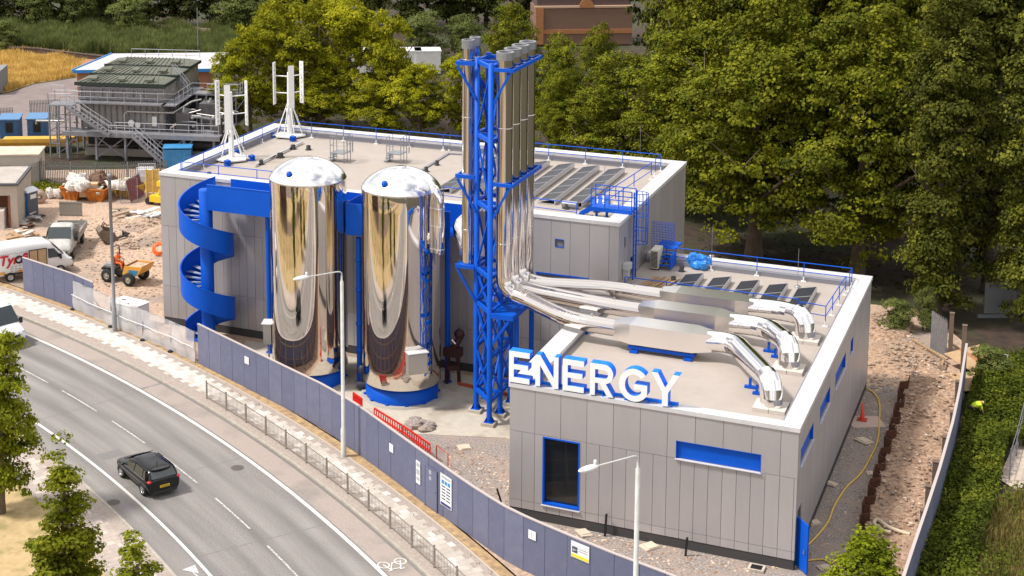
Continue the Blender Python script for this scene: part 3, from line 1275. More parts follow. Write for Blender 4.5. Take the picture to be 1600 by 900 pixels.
levels = [1.35, 3.8, 6.3, 8.2, 11.9, 15.6, 19.55]
faces = [(A, B), (A, C), (B, E_), (C, D), (E_, D), (B, C)]
for i, z in enumerate(levels):
    for j, (p, q) in enumerate(faces):
        if z == 3.8 and j in (0, 5):
            continue
        m = MB()
        m.bar(V(p, z), V(q, z), .16, .2)
        m.build('girt', BLUE, tw)
for i in range(len(levels) - 1):
    for j, (p, q) in enumerate(faces[:5]):
        m = MB()
        if (i + j) % 2:
            p, q = q, p
        m.bar(V(p, levels[i] + .1), V(q, levels[i + 1] - .1), .09, .09)
        if j in (3, 4) or i < 3:
            m.bar(V(q, levels[i] + .1), V(p, levels[i + 1] - .1), .09, .09)
        m.build('brace', BLUE, tw)
# cantilever brackets holding the flues, left and right
RX = 25.27
RY = [-6.5, -5.3, -4.1, -2.9]
LXY = [(22.78, -5.35, .31), (22.8, -4.35, .27)]
for z in (13.35, 19.45):
    m = MB()
    m.bar((A.x, A.y, z), (25.85, A.y - .05, z), .14, .18)
    m.bar((25.85, A.y - .12, z), (25.85, -2.3, z), .12, .18)
    m.bar((24.8, -2.3, z), (25.91, -2.3, z), .12, .18)
    m.bar((24.7, A.y, z - 2.0), (25.7, A.y, z - .15), .12, .12)
    m.bar((D.x, -2.3, z), (D.x, D.y, z), .12, .18)
    for y in [-5.9, -4.7, -3.5]:
        m.bar((24.75, y, z), (25.82, y, z), .08, .12)
    m.build('bracket', BLUE, tw)
for z in (13.3, 19.45, 8.3):
    m = MB()
    m.bar((B.x, B.y - .35, z), (22.25, B.y - .35, z), .12, .2)
    m.bar((22.3, B.y - .4, z), (22.3, -3.9, z), .1, .16)
    m.bar((B.x, -3.9, z), (22.25, -3.9, z), .1, .16)
    m.bar((B.x, B.y - .2, z - 1.9), (22.35, B.y - .35, z - .15), .12, .12)
    m.bar((B.x, -3.95, z - 1.7), (22.35, -3.95, z - .15), .1, .1)
    if z < 9:
        m.box(22.3, B.y - .3, z - .02, 23.2, -3.95, z + .08)
    m.build('bracket', BLUE, tw)
# platform under the right-hand flues
m = MB()
m.box(24.75, -6.95, 6.25, 25.95, -2.3, 6.33)
m.bar((24.75, -7.0, 6.2), (26.0, -7.0, 6.2), .1, .28)
m.bar((25.98, -7.0, 6.2), (25.98, -2.3, 6.2), .1, .28)
m.bar((24.8, -6.9, 4.6), (25.8, -6.95, 6.1), .14, .14)
m.build('platform', BLUE, tw)
for y in (-5.9, -3.4):
    m = MB()
    m.lathe((25.8, y, 0), [(.14, .2), (.14, 6.2)], 10)
    q = m.build('column', BLUE, tw)
    m = MB()
    m.box(25.5, y - .3, .03, 26.1, y + .3, .2)
    m.build('footing', CONC, q)

# flues with their roof ducts
DY = [-8.75, -5.75, -2.95]
CURB = [(40.62, -13.75), (40.5, -8.6), (40.5, -4.1)]
SIL = [(34.45, -8.75), (34.9, -5.75), (35.3, -2.95)]
FR = .43


def rounded(pts, rad0, k=5):
    """polyline with mitred segmented bends"""
    out = [Vector(pts[0])]
    for i in range(1, len(pts) - 1):
        p, a, b = Vector(pts[i]), Vector(pts[i - 1]), Vector(pts[i + 1])
        da, db = (a - p).normalized(), (b - p).normalized()
        rad = rad0[i - 1] if isinstance(rad0, list) else rad0
        l = min(rad, (a - p).length * .62, (b - p).length * .62)
        s_, e_ = p + da * l, p + db * l
        for j in range(k + 1):
            t = j / k
            out.append(s_ * (1 - t) ** 2 + p * 2 * t * (1 - t) + e_ * t ** 2)
    out.append(Vector(pts[-1]))
    return out


def bands(m, pts, r, step=1.3):
    pts = [Vector(p) for p in pts]
    acc = .4
    for a, b in zip(pts, pts[1:]):
        l = (b - a).length
        d = (b - a).normalized()
        while acc < l:
            p = a + d * acc
            m.tube([p - d * .025, p - d * .02, p + d * .02, p + d * .025], [r, r + .014, r + .014, r], 20, caps=False)
            acc += step
        acc -= l


names_f = ['front polished flue of the four on the right side of the tower', 'second of the four tall flues right of the tower', 'third of the four tall flues right of the tower', 'rearmost of the four tall flues right of the tower']
for i, y in enumerate(RY):
    f = thing('flue', names_f[i], 'flue', (RX, y, 6.33), 0, 'polished flues on the lattice tower')
    ztop = 20.35
    zlow = [7.5, 7.45, 7.4, 6.4][i]
    m = MB()
    if i < 3:
        dy = DY[i]
        sx, sy = SIL[i]
        path = [(RX, y, ztop - .4), (RX, y, 7.55), (RX + 1.2, y - .15, 7.3 + .0), (29.6 + i * .3, dy + .05, 7.18), (31.4 + i * .2, dy, 7.13), (sx - 2.3, dy, 7.12)]
        pth = rounded(path, [1.0, .8, 1.0, 1.0])
        m.tube(pth, FR, 28, gore=True)
        bands(m, [(RX, y, ztop - .5), (RX, y, 8.4)], FR, 3.1)
        m.tube([(RX + 5.5 + .3 * i, dy, 7.55), (RX + 5.5 + .3 * i, dy, 7.7)], .06, 8)
    else:
        m.tube([(RX, y, ztop - .4), (RX, y, zlow)], FR, 24)
        bands(m, [(RX, y, ztop - .5), (RX, y, 8.4)], FR, 3.1)
    m.build('pipe', FLUE, f)
    m = MB()
    m.lathe((RX, y, ztop), [(FR, -.4), (FR + .035, -.4), (FR + .035, 0), (FR - .09, 0), (FR - .1, -.5)], 28, smooth=False)
    m.build('cap', STEEL, f)
    m = MB()
    m.lathe((RX, y, ztop), [(0, -.45), (FR - .1, -.45)], 20)
    m.build('bore', BLACK, f)
    if i < 3:
        dy = DY[i]
        sx, sy = SIL[i]
        # silencer box with pyramid ends
        L_, W_, H_, zc = 1.55, .68, .5, 7.12
        s = thing('duct_silencer', ['front boxy polished silencer on blue skids over the roof', 'middle boxy polished silencer between two others', 'rear boxy polished silencer nearest the solar panels'][i], 'silencer', (sx, dy, 6.16), 0, 'duct silencers on the front block roof')
        m = MB()
        for (x0, x1) in ((sx - L_, sx + L_),):
            ring = lambda x, a, b: [(x, dy - a, zc - b), (x, dy + a, zc - b), (x, dy + a, zc + b), (x, dy - a, zc + b)]
            R_ = [ring(x0 - .9, .4, .42), ring(x0, W_, H_), ring(x1, W_, H_), ring(x1 + .9, .4, .42)]
            for p_, q_ in zip(R_, R_[1:]):
                vs = p_ + q_
                m.add(vs, [(k, k + 4, (k + 1) % 4 + 4, (k + 1) % 4) for k in range(4)])
            m.add(R_[0], [(0, 1, 2, 3)])
            m.add(R_[-1], [(3, 2, 1, 0)])
        m.build('casing', mat('silencer_steel', (.92, .89, .86), .24, 1, bump=.01, bscale=1.3), s)
        for k in (-1, 1):
            m = MB()
            m.bar((sx - L_ - .1, dy + k * .5, 6.43), (sx + L_ + .1, dy + k * .5, 6.43), .1, .16)
            for x in (sx - L_ + .2, sx + L_ - .2):
                m.box(x - .2, dy + k * .5 - .16, 6.17, x + .2, dy + k * .5 + .16, 6.3)
                m.box(x - .06, dy + k * .5 - .05, 6.3, x + .06, dy + k * .5 + .05, 6.36)
            m.build('skid', BLUE, s)
        # outlet duct down to the roof curb
        cx, cy = CURB[i]
        o = thing('exhaust_duct', ['long polished duct bending down to the foremost roof curb', 'polished duct bending down to the middle roof curb', 'polished duct bending down to the rear roof curb'][i], 'duct', (cx, cy, 6.16), 0, 'roof ducts on the front block')
        bend = [37.9, 38.9, 39.3][i]
        path = [(sx + 2.2, dy, 7.12), (bend, dy, 7.2), (cx, cy + .05, 7.4), (cx, cy, 6.25)]
        m = MB()
        pth = rounded(path, [1.15, .75], 4)
        m.tube(pth, .51, 28, gore=True)
        m.build('pipe', DUCT, o)
        m = MB()
        bands(m, [(sx + 2.3, dy, 7.13), (bend - 1.2, dy, 7.17)], .51, 1.1)
        m.build('band', DUCT, o)
        m = MB()
        for k in (-1, 1):
            m.box(cx - .72 if k < 0 else cx + .012, cy - .62, 6.163, cx - .012 if k < 0 else cx + .72, cy + .62, 6.34)
        m.build('curb', mat('curb_slab', (.55, .5, .45), .8), o)
        # blue support stands
        for (fx_, fy_) in ([(cx - 1.35, cy + 2.1)] if i < 2 else []):
            m = MB()
            m.box(fx_ - .25, fy_ - .1, 6.17, fx_ + .25, fy_ + .1, 6.28)
            m.box(fx_ - .06, fy_ - .05, 6.28, fx_ + .06, fy_ + .05, 6.66)
            m.build('support', BLUE, o)
            m = MB()
            m.box(fx_ + .25, fy_ - .75, 6.17, fx_ + .65, fy_ - .55, 6.28)
            m.box(fx_ + .38, fy_ - .7, 6.28, fx_ + .5, fy_ - .6, 6.62)
            m.build('support', BLUE, o)
for k, (x, y, r) in enumerate(LXY):
    f = thing('flue', ['front thin polished flue on the left side of the tower', 'rear thin polished flue on the left side of the tower'][k], 'flue', (x, y, 8.4), 0, 'polished flues on the lattice tower')
    m = MB()
    m.tube([(x, y, 20.3), (x, y, 8.38)], r, 22)
    bands(m, [(x, y, 20), (x, y, 8.6)], r, 3.1)
    m.build('pipe', FLUE, f)
    m = MB()
    m.lathe((x, y, 20.7), [(r, -.5), (r + .03, -.5), (r + .03, -.04), (r - .06, -.04), (r - .07, -.4), (0, -.4)], 22, smooth=False)
    m.build('cap', STEEL, f)
# short elbow from the wall to the left flue
o = MB()
o.tube(rounded([(21.3, -.02, 9.9), (21.4, -3.2, 9.75), (22.6, -5.1, 8.95)], .6), .36, 18)
tag(o.build('duct_elbow', DUCT), 'short polished duct leaning from the hall wall to the thin flues', 'duct')
# blue trestle under the ducts near the parapet edge
m = MB()
p = at(909, 520, 6.16)
m.box(p.x - .35, p.y - .15, 6.17, p.x + .35, p.y + .15, 6.32)
m.box(p.x - .12, p.y - .12, 6.32, p.x + .12, p.y + .12, 6.72)
m.box(p.x - .3, p.y - .1, 6.6, p.x + .3, p.y + .1, 6.72)
tag(m.build('duct_support', BLUE), 'blue support stand under the front duct at the roof edge', 'duct support')

# ================================================================ ROOF EQUIPMENT


def guardrail(name, label, pts, z, spacing=2.45, h=1.1, group=None, kick=True):
    p0 = Vector((*pts[0], z))
    t = thing(name, label, 'guardrail', p0, 0, group)
    m = MB()
    P = [Vector((*p, z + h)) for p in pts]
    m.tube(P, .028, 6)
    m.build('rail', BLUE, t)
    m = MB()
    m.tube([p - Vector((0, 0, .52)) for p in P], .024, 6)
    m.build('rail', BLUE, t)
    for a, b in zip(P, P[1:]):
        l = (b - a).length
        n = max(1, round(l / spacing))
        for i in range(n + (1 if b is P[-1] else 0)):
            q = a + (b - a) * i / n
            mm = MB()
            mm.tube([(q.x, q.y, z + .04), (q.x, q.y, z + h)], .026, 6)
            ps = mm.build('post', BLUE, t)
            mm = MB()
            mm.box(q.x - .14, q.y - .09, z, q.x + .14, q.y + .09, z + .05)
            mm.tube([(q.x, q.y, z + .05), (q.x, q.y, z + .3)], .036, 6)
            mm.build('foot', WHITE, ps)
    return t


guardrail('roof_guardrail', 'long blue guardrail round the left and rear edges of the hall roof', [(1.0, 1.1), (1.0, BY - 1.0), (28.3, BY - 1.0), (28.3, BY - 2.4)], 9.45)
guardrail('roof_guardrail', 'blue guardrail on the front left corner of the hall roof by the turbine', [(1.0, .95), (9.2, .95)], 9.45)
guardrail('roof_guardrail', 'blue guardrail along the front edge of the hall roof between the tanks and the ladder', [(18.6, 1.6), (26.9, 1.1)], 9.45)
guardrail('roof_guardrail', 'sloping blue guardrail along the right edge of the hall roof', [(27.6, 2.6), (28.3, 12.2)], 9.45, 3.0)
guardrail('roof_guardrail', 'blue guardrail along the rear edge of the front block roof', [(31.0, AY1 - 1.1), (41.4, AY1 - 1.1), (41.4, AY1 - 2)], 6.16)
guardrail('roof_guardrail', 'low blue guardrail on the right edge of the front block roof', [(41.3, 4.0), (41.1, -1.6), (39.8, -1.4)], 6.16, 1.9)
guardrail('roof_guardrail', 'blue guardrail crossing the front block roof in front of the solar panels', [(30.3, -.9), (39.6, -1.0)], 6.16, 2.4)

PVM = bpy.data.materials.new('solar_cells')
PVM.use_nodes = True
_b = PVM.node_tree.nodes['Principled BSDF']
_b.inputs['Roughness'].default_value = .35
_b.inputs['Specular IOR Level'].default_value = .12
_t = PVM.node_tree.nodes.new('ShaderNodeTexBrick')
_t.offset = 0
_t.inputs['Color1'].default_value = (.008, .009, .014, 1)
_t.inputs['Color2'].default_value = (.012, .013, .02, 1)
_t.inputs['Mortar'].default_value = (.13, .13, .14, 1)
_t.inputs['Scale'].default_value = 1
_t.inputs['Mortar Size'].default_value = .008
_t.inputs['Brick Width'].default_value = .17
_t.inputs['Row Height'].default_value = .17
_c = PVM.node_tree.nodes.new('ShaderNodeTexCoord')
PVM.node_tree.links.new(_c.outputs['Object'], _t.inputs['Vector'])
PVM.node_tree.links.new(_t.outputs['Color'], _b.inputs['Base Color'])
PVF = mat('panel_frame', (.6, .6, .62), .4, .7)


def pv_row(label, x0, y0, y1, z, wd=1.1, n=5, tilt=12, group='rows of solar panels on the hall roof'):
    t = thing('solar_array', label, 'solar panels', (x0, y0, z), 0, group)
    L_ = (y1 - y0) / n
    dz = wd * math.sin(R(tilt))
    dx = wd * math.cos(R(tilt))
    up = Vector((-math.sin(R(tilt)), 0, math.cos(R(tilt))))
    e1 = Vector((math.cos(R(tilt)), 0, math.sin(R(tilt))))
    for i in range(n):
        a, b = y0 + i * L_ + .02, y0 + (i + 1) * L_ - .02
        c = Vector((x0 + dx / 2, (a + b) / 2, z + .12 + dz / 2))
        m = MB()
        m.obox(c, e1, (0, 1, 0), up, wd / 2 - .025, (b - a) / 2 - .025, .02)
        p = m.build('panel', PVM, t)
        m = MB()
        for s_ in (-1, 1):
            m.obox(c + e1 * s_ * (wd / 2 - .012), e1, (0, 1, 0), up, .0125, (b - a) / 2, .028)
            m.obox(c + Vector((0, s_ * ((b - a) / 2 - .012), 0)), e1, (0, 1, 0), up, wd / 2 - .025, .0125, .028)
        m.build('frame', PVF, p)
    m = MB()
    for y in [y0 + k * (y1 - y0) / n for k in range(n + 1)]:
        m.box(x0, y - .03, z, x0 + dx, y + .03, z + .06)
        m.box(x0 + dx - .05, y - .03, z + .06, x0 + dx, y + .03, z + .08 + dz)
    m.box(x0 + dx + .0, y0 + .03, z + .05, x0 + dx + .015, y1 - .03, z + .1 + dz)
    m.build('rack', PVF, t)
    return t


xs = [25.25, 23.6, 21.95, 20.3, 18.65, 17.0]
words = ['rightmost row of tilted solar panels on the hall roof', 'second row of solar panels from the right on the hall roof', 'third row of solar panels from the right on the hall roof',
         'row of solar panels partly behind the flues', 'row of solar panels just left of the flue tower', 'leftmost row of solar panels on the hall roof']
for i, x in enumerate(xs):
    pv_row(words[i], x, 4.1, 13.2, 9.46, n=5)
lab = ['leftmost short pair of solar panels on the front block roof', 'second pair of solar panels from the left on the front block roof', 'middle pair of solar panels on the front block roof',
       'fourth pair of solar panels from the left on the front block roof', 'rightmost pair of solar panels on the front block roof']
for i in range(5):
    pv_row(lab[i], 32.55 + i * 1.56, .3, 3.8, 6.17, wd=1.05, n=2, tilt=12, group='pairs of solar panels on the front block roof')

# vertical-axis wind turbines


def turbine(loc, rz, label):
    t = local('wind_turbine', label, 'wind turbine', 'white vertical-axis wind turbines on the hall roof')
    m = MB()
    m.tube([(0, 0, .15), (0, 0, 4.6)], [.2, .13], 14)
    m.lathe((0, 0, 1.9), [(.2, -.2), (.26, -.15), (.26, .1), (.2, .15)], 14)
    m.build('mast', WHITE, t)
    for k in range(8):
        a = k * PI / 4 + .2
        m = MB()
        m.tube([(1.0 * math.cos(a), 1.0 * math.sin(a), .2), (.16 * math.cos(a), .16 * math.sin(a), 2.35)], .035, 6)
        m.build('stay', WHITE, t)
    m = MB()
    m.lathe((0, 0, 0), [(0, .2), (1.2, .2), (1.2, .1), (0, .1)], 6, smooth=False)
    m.box(-1.55, -.12, .1, 1.55, .12, .22)
    m.box(-.12, -1.4, .1, .12, 1.4, .22)
    m.build('base_frame', WHITE, t)
    for (x, y) in ((-1.5, 0), (1.5, 0), (0, -1.35), (0, 1.35)):
        m = MB()
        for k in range(3):
            m.box(x - .26 + (.0 if k != 1 else .12), y - .1 - (0 if k == 1 else .0), .12 * k, x + .26 - (.0 if k != 1 else .12), y + .1, .12 * k + .11)
            m.box(x - .08, y - .22, .12 * k + .01, x + .08, y + .22, .12 * k + .1)
        m.build('foot', BLUE, t)
    for k in range(3):
        a = k * 2 * PI / 3
        c, s_ = math.cos(a), math.sin(a)
        m = MB()
        r_ = 1.12
        m.obox((r_ * c, r_ * s_, 3.75), (-s_, c, 0), (c, s_, 0), (0, 0, 1), .2, .035, 1.5)
        bl = m.build('blade', WHITE, t)
        m = MB()
        for j in range(9):
            m.obox(((r_ - .037) * c, (r_ - .037) * s_, 2.5 + j * .31), (-s_, c, 0), (c, s_, 0), (0, 0, 1), .03, .004, .09)
        m.build('slot', mat('slot', (.2, .2, .2), .6), bl)
        m = MB()
        for z in (3.1, 4.3):
            m.tube([(0, 0, z), (r_ * c, r_ * s_, z)], .04, 6)
        m.build('arm', WHITE, t)
    place(t, loc, rz)
    return t


T1P = at(362, 250, 9.46)
T2P = at(453, 213, 9.46)
turbine(T1P, R(-71), 'white wind turbine near the front left corner of the hall roof')
turbine(T2P, R(-55), 'white wind turbine at the rear left corner of the hall roof')

# step-over cages, galvanised, on the hall roof
for i, (px_, py_) in enumerate([(532, 252), (620, 253)]):
    p = at(px_, py_, 9.46)
    t = thing('step_over_cage', ['galvanised step-over platform with cage behind the left tank', 'galvanised step-over platform with cage behind the right tank'][i], 'access platform', p)
    m = MB()
    for z in (.0, 1.0):
        m.box(p.x - .5, p.y - .5, 9.46 + z + .6, p.x + .5, p.y + .5, 9.46 + z + .65) if z == 0 else None
    for k in range(3):
        m.box(p.x - .8 + .1 * k, p.y - .35, 9.5 + .2 * k, p.x - .5 + .1 * k, p.y + .35, 9.54 + .2 * k)
    m.build('platform', STEEL, t)
    m = MB()
    for dx in (-.5, .5):
        for dy in (-.5, 0, .5):
            m.tube([(p.x + dx, p.y + dy, 9.46), (p.x + dx, p.y + dy, 11.2)], .025, 6)
    for z in (10.6, 11.2, 10.1):
        m.tube([(p.x - .5, p.y - .5, z), (p.x + .5, p.y - .5, z), (p.x + .5, p.y + .5, z), (p.x - .5, p.y + .5, z)], .022, 6, closed=True)
    for k in range(7):
        a = PI * k / 6
        m.tube([(p.x + .5 + .35 * math.sin(a), p.y - .5 * math.cos(a), 10.1), (p.x + .5 + .35 * math.sin(a), p.y - .5 * math.cos(a), 11.2)], .016, 5)
    m.build('cage', STEEL, t)

# lying polished tube and small roof outlets
a, b = at(398, 258, 9.6), at(473, 221, 9.6)
m = MB()
m.tube([a, b], .09, 10)
tag(m.build('roof_pipe', DUCT), 'long polished tube lying diagonally on the hall roof between the turbines', 'pipe')
k = 0
for (x, y, s_) in [(438, 246, .2), (408, 257, .14), (458, 233, .16), (482, 234, .15), (327, 276, .14), (666, 268, .12), (683, 258, .12), (886, 326, .16), (919, 328, .14), (932, 331, .14), (1065, 424, .13), (1052, 440, .14)]:
    p = at(x, y, 9.46 if y < 400 else 6.17)
    m = MB()
    m.lathe(p, [(s_ * 1.5, 0), (s_ * 1.4, .05), (s_, .06), (s_, .3), (0, .32)], 12)
    labs = ['black roof outlet in front of the long polished tube', 'small black outlet left of the dome of the left tank', 'black outlet beside the middle of the polished tube', 'black outlet near the rear turbine right foot', 'black outlet near the front left corner rail',
            'black weight behind the right tank dome', 'black weight at the end of the thin cable tray', 'black outlet by the front rail under the solar rows', 'black outlet left of the blue ladder ramp', 'black outlet under the blue ladder ramp', 'black weight left of the solar panel on the low roof', 'black weight in front of the first low roof panel']
    tag(m.build('roof_outlet', DARK), labs[k], 'roof outlet', 'small black roof outlets and weights')
    k += 1
a, b = at(655, 268, 9.5), at(700, 240, 9.5)
m = MB()
m.bar(a, b, .2, .06)
m.bar(b, b + Vector((1.4, .2, 0)), .16, .1)
tag(m.build('cable_tray', UPST), 'thin dark cable tray running back across the hall roof', 'cable tray')

# blue caged ladder with its crossover platform at the right end of the hall
ld = thing('caged_ladder', 'blue caged ladder and crossover platform at the right end of the hall', 'ladder', (29.8, 2.2, 6.17))
LYc = 2.35
m = MB()
for dy in (-.28, .28):
    m.bar((29.95, LYc + dy, 6.17), (29.95, LYc + dy, 11.25), .07, .07)
m.build('stringer', BLUE, ld)
m = MB()
for k in range(16):
    m.tube([(29.95, LYc - .28, 6.4 + k * .28), (29.95, LYc + .28, 6.4 + k * .28)], .016, 5)
m.build('rung', BLUE, ld)
m = MB()
for z in (8.3, 9.1, 9.9, 10.6, 11.2):
    m.tube([(29.95 + .02 + .72 * math.sin(PI * k / 8), LYc - .38 * math.cos(PI * k / 8), z) for k in range(9)], .022, 5)
for k in range(1, 8):
    q = (29.97 + .72 * math.sin(PI * k / 8), LYc - .38 * math.cos(PI * k / 8))
    m.tube([(q[0], q[1], 8.3), (q[0], q[1], 11.2)], .018, 5)
m.build('cage', BLUE, ld)
m = MB()
m.box(27.5, LYc - .45, 10.12, 29.9, LYc + .45, 10.22)
m.box(27.5, LYc - .5, 10.0, 29.9, LYc - .45, 10.24)
for k in range(3):
    m.box(26.7 + .28 * k, LYc - .4, 9.6 + .17 * k, 27.0 + .28 * k, LYc + .4, 9.64 + .17 * k)
m.bar((26.6, LYc - .45, 9.5), (27.55, LYc - .45, 10.15), .05, .2)
m.bar((26.6, LYc + .45, 9.5), (27.55, LYc + .45, 10.15), .05, .2)
for x in (27.7, 28.3):
    m.box(x - .05, LYc - .1, 9.46, x + .05, LYc + .1, 10.12)
m.build('platform', BLUE, ld)
m = MB()
for dy in (-.45, .45):
    for x in (27.5, 28.3, 29.1, 29.85):
        m.bar((x, LYc + dy, 10.2), (x, LYc + dy, 11.3), .05, .05)
    for z in (10.75, 11.3):
        m.bar((27.5, LYc + dy, z), (29.85, LYc + dy, z), .045, .045)
m.build('handrail', BLUE, ld)
# mesh screens, steps and things at the rear of the low roof
m = MB()
y0 = 5.9
ms = thing('mesh_screen', 'blue mesh screen and steps against the hall at the rear of the low roof', 'screen', (30.4, y0, 6.17))
m = MB()
for x in [30.0 + .09 * k for k in range(16)]:
    m.box(x, y0, 6.5, x + .02, y0 + .02, 8.6)
for z in [6.5 + .15 * k for k in range(15)]:
    m.box(30.0, y0 + .02, z, 31.35, y0 + .03, z + .02)
m.build('mesh', BLUE, ms)
m = MB()
for k in range(5):
    m.box(30.5, y0 - .5 - .22 * k, 7.2 - .2 * k, 31.5, y0 - .3 - .22 * k, 7.25 - .2 * k)
m.box(30.45, y0 - 1.5, 6.3, 30.5, y0 - .2, 7.1)
m.box(31.5, y0 - 1.5, 6.3, 31.55, y0 - .2, 7.1)
m.box(30.4, y0 - .3, 7.2, 31.6, y0 + .9, 7.28)
m.build('step', BLUE, ms)
# air conditioner
p = at(1022, 421, 6.17)
ac_ = thing('air_conditioner', 'cream air conditioning unit standing beside the blue ladder on the low roof', 'air conditioner', p)
CREAM = mat('cream_case', (.66, .62, .52), .5)
m = MB()
m.box(p.x - .2, p.y - .1, 6.25, p.x + .25, p.y + 1.0, 7.35)
m.build('case', CREAM, ac_)
m = MB()
for k in range(13):
    m.box(p.x - .18, p.y - .125, 6.32 + .075 * k, p.x + .22, p.y - .1, 6.36 + .075 * k)
m.build('grille', BLACK, ac_)
m = MB()
m.box(p.x - .24, p.y - .05, 6.165, p.x + .3, p.y + .05, 6.25)
m.box(p.x - .24, p.y + .85, 6.165, p.x + .3, p.y + .95, 6.25)
m.build('foot', DARK, ac_)
# blue tarpaulin bundles
rnd = random.Random(9)


def bundle(name, label, cat, c, r, mt, seed, n=9, flat=.5, group=None):
    rn = random.Random(seed)
    m = MB()
    for i in range(n):
        m.ball((c[0] + rn.uniform(-.6, .6) * r, c[1] + rn.uniform(-.6, .6) * r, c[2] + rn.uniform(.2, .5) * r * flat), r * rn.uniform(.3, .55), r * rn.uniform(.3, .5), r * flat * rn.uniform(.4, .7), 8, 6, .22, rn)
    for v in range(len(m.v)):
        x, y, z = m.v[v]
        m.v[v] = (x, y, max(z, c[2]))
    return tag(m.build(name, mt), label, cat, group)


TARP = mat('blue_tarpaulin', (.01, .16, .55), .4, col2=(.03, .25, .65), scale=6)
p = at(1092, 418, 6.17)
bundle('tarpaulin', 'crumpled blue tarpaulin heaped on the low roof beside the rear rail', 'tarpaulin', p, .75, TARP, 2, 12, .9)
p = at(935, 321, 9.46)
m = MB()
m.M = Matrix.Translation((p.x, p.y + .4, 9.5)) @ Matrix.Rotation(R(15), 4, 'Z')
for k in range(3):
    m.box(-.5 + .36 * k, -.9, .05 + .03 * k, -.25 + .36 * k, 1.1, .1 + .03 * k)
m.k = 1
m.box(-.25, -.9, .04, -.14, 1.1, .1)
m.box(.11, -.9, .06, .22, 1.1, .12)
tag(m.build('sheet_stack', [BLUE, WHITE]), 'blue and white sheets stacked at the foot of the right solar row', 'stack of sheets')
p = at(892, 326, 9.46)
m = MB()
m.tube([(p.x - .5, p.y, 9.7), (p.x + .4, p.y, 9.7)], .22, 14)
m.box(p.x - .5, p.y - .2, 9.46, p.x + .4, p.y + .2, 9.52)
tag(m.build('roof_fan', STEEL), 'small galvanised drum fan lying by the front rail of the hall roof', 'fan')
# junction box on the end wall, timber on the low roof
m = MB()
m.box(29.7, .75, 7.1, 30.1, 1.35, 7.45)
m.box(29.7, .85, 6.6, 30.0, 1.25, 7.1)
tag(m.build('junction_box', mat('grey_box', (.45, .45, .46), .5)), 'small grey junction box on the end wall of the hall', 'junction box')
t = thing('timber_boards', 'loose timber boards lying on the low roof in front of the air conditioner', 'timber', (31.4, 1.8, 6.17))
rn = random.Random(3)
for k in range(9):
    m = MB()
    x = 30.5 + k * .17
    m.bar((x, .6 + rn.uniform(-.2, .2), 6.2 + .02 * (k % 3)), (x + .5, 3.0 + rn.uniform(-.3, .3), 6.22 + .02 * (k % 3)), .12, .03)
    m.build('board', TIMBER, t)
# lightning rods
for i, (x, y, zb_, h) in enumerate([(1000, 247, 9.46, 2.2), (944, 318, 9.46, 2.6), (1112, 400, 6.6, 1.8), (1246, 448, 6.17, 2.2), (703, 235, 9.46, 1.2)]):
    p = at(x, y, zb_)
    m = MB()
    m.tube([p, p + Vector((0, 0, h))], .014, 5)
    m.lathe(p, [(.18, 0), (.16, .06), (.03, .08)], 10)
    tag(m.build('lightning_rod', STEEL), ['thin lightning rod at the rear right corner of the hall roof', 'thin lightning rod beside the right solar row', 'thin lightning rod on the rear parapet of the low roof', 'thin lightning rod behind the low roof solar panels', 'short lightning rod left of the flue tower'][i], 'lightning rod')

# ================================================================ HOARDING, MESH FENCE, GUARD RAIL, LAMPS
HB = mat('hoarding_paint', (.125, .137, .22), .6, col2=(.10, .11, .185), scale=1.4, contrast=.6, bump=.004, bscale=8, col3=(.155, .16, .215), scale3=2.5, c3w=(.55, .8))
HB2 = mat('hoarding_paint_faded', (.145, .155, .235), .65, col2=(.12, .13, .205), scale=2.)
HCAP = mat('hoarding_capping', (.42, .37, .36), .7)
CLR = mat('timber_post', (.35, .26, .19), .8)


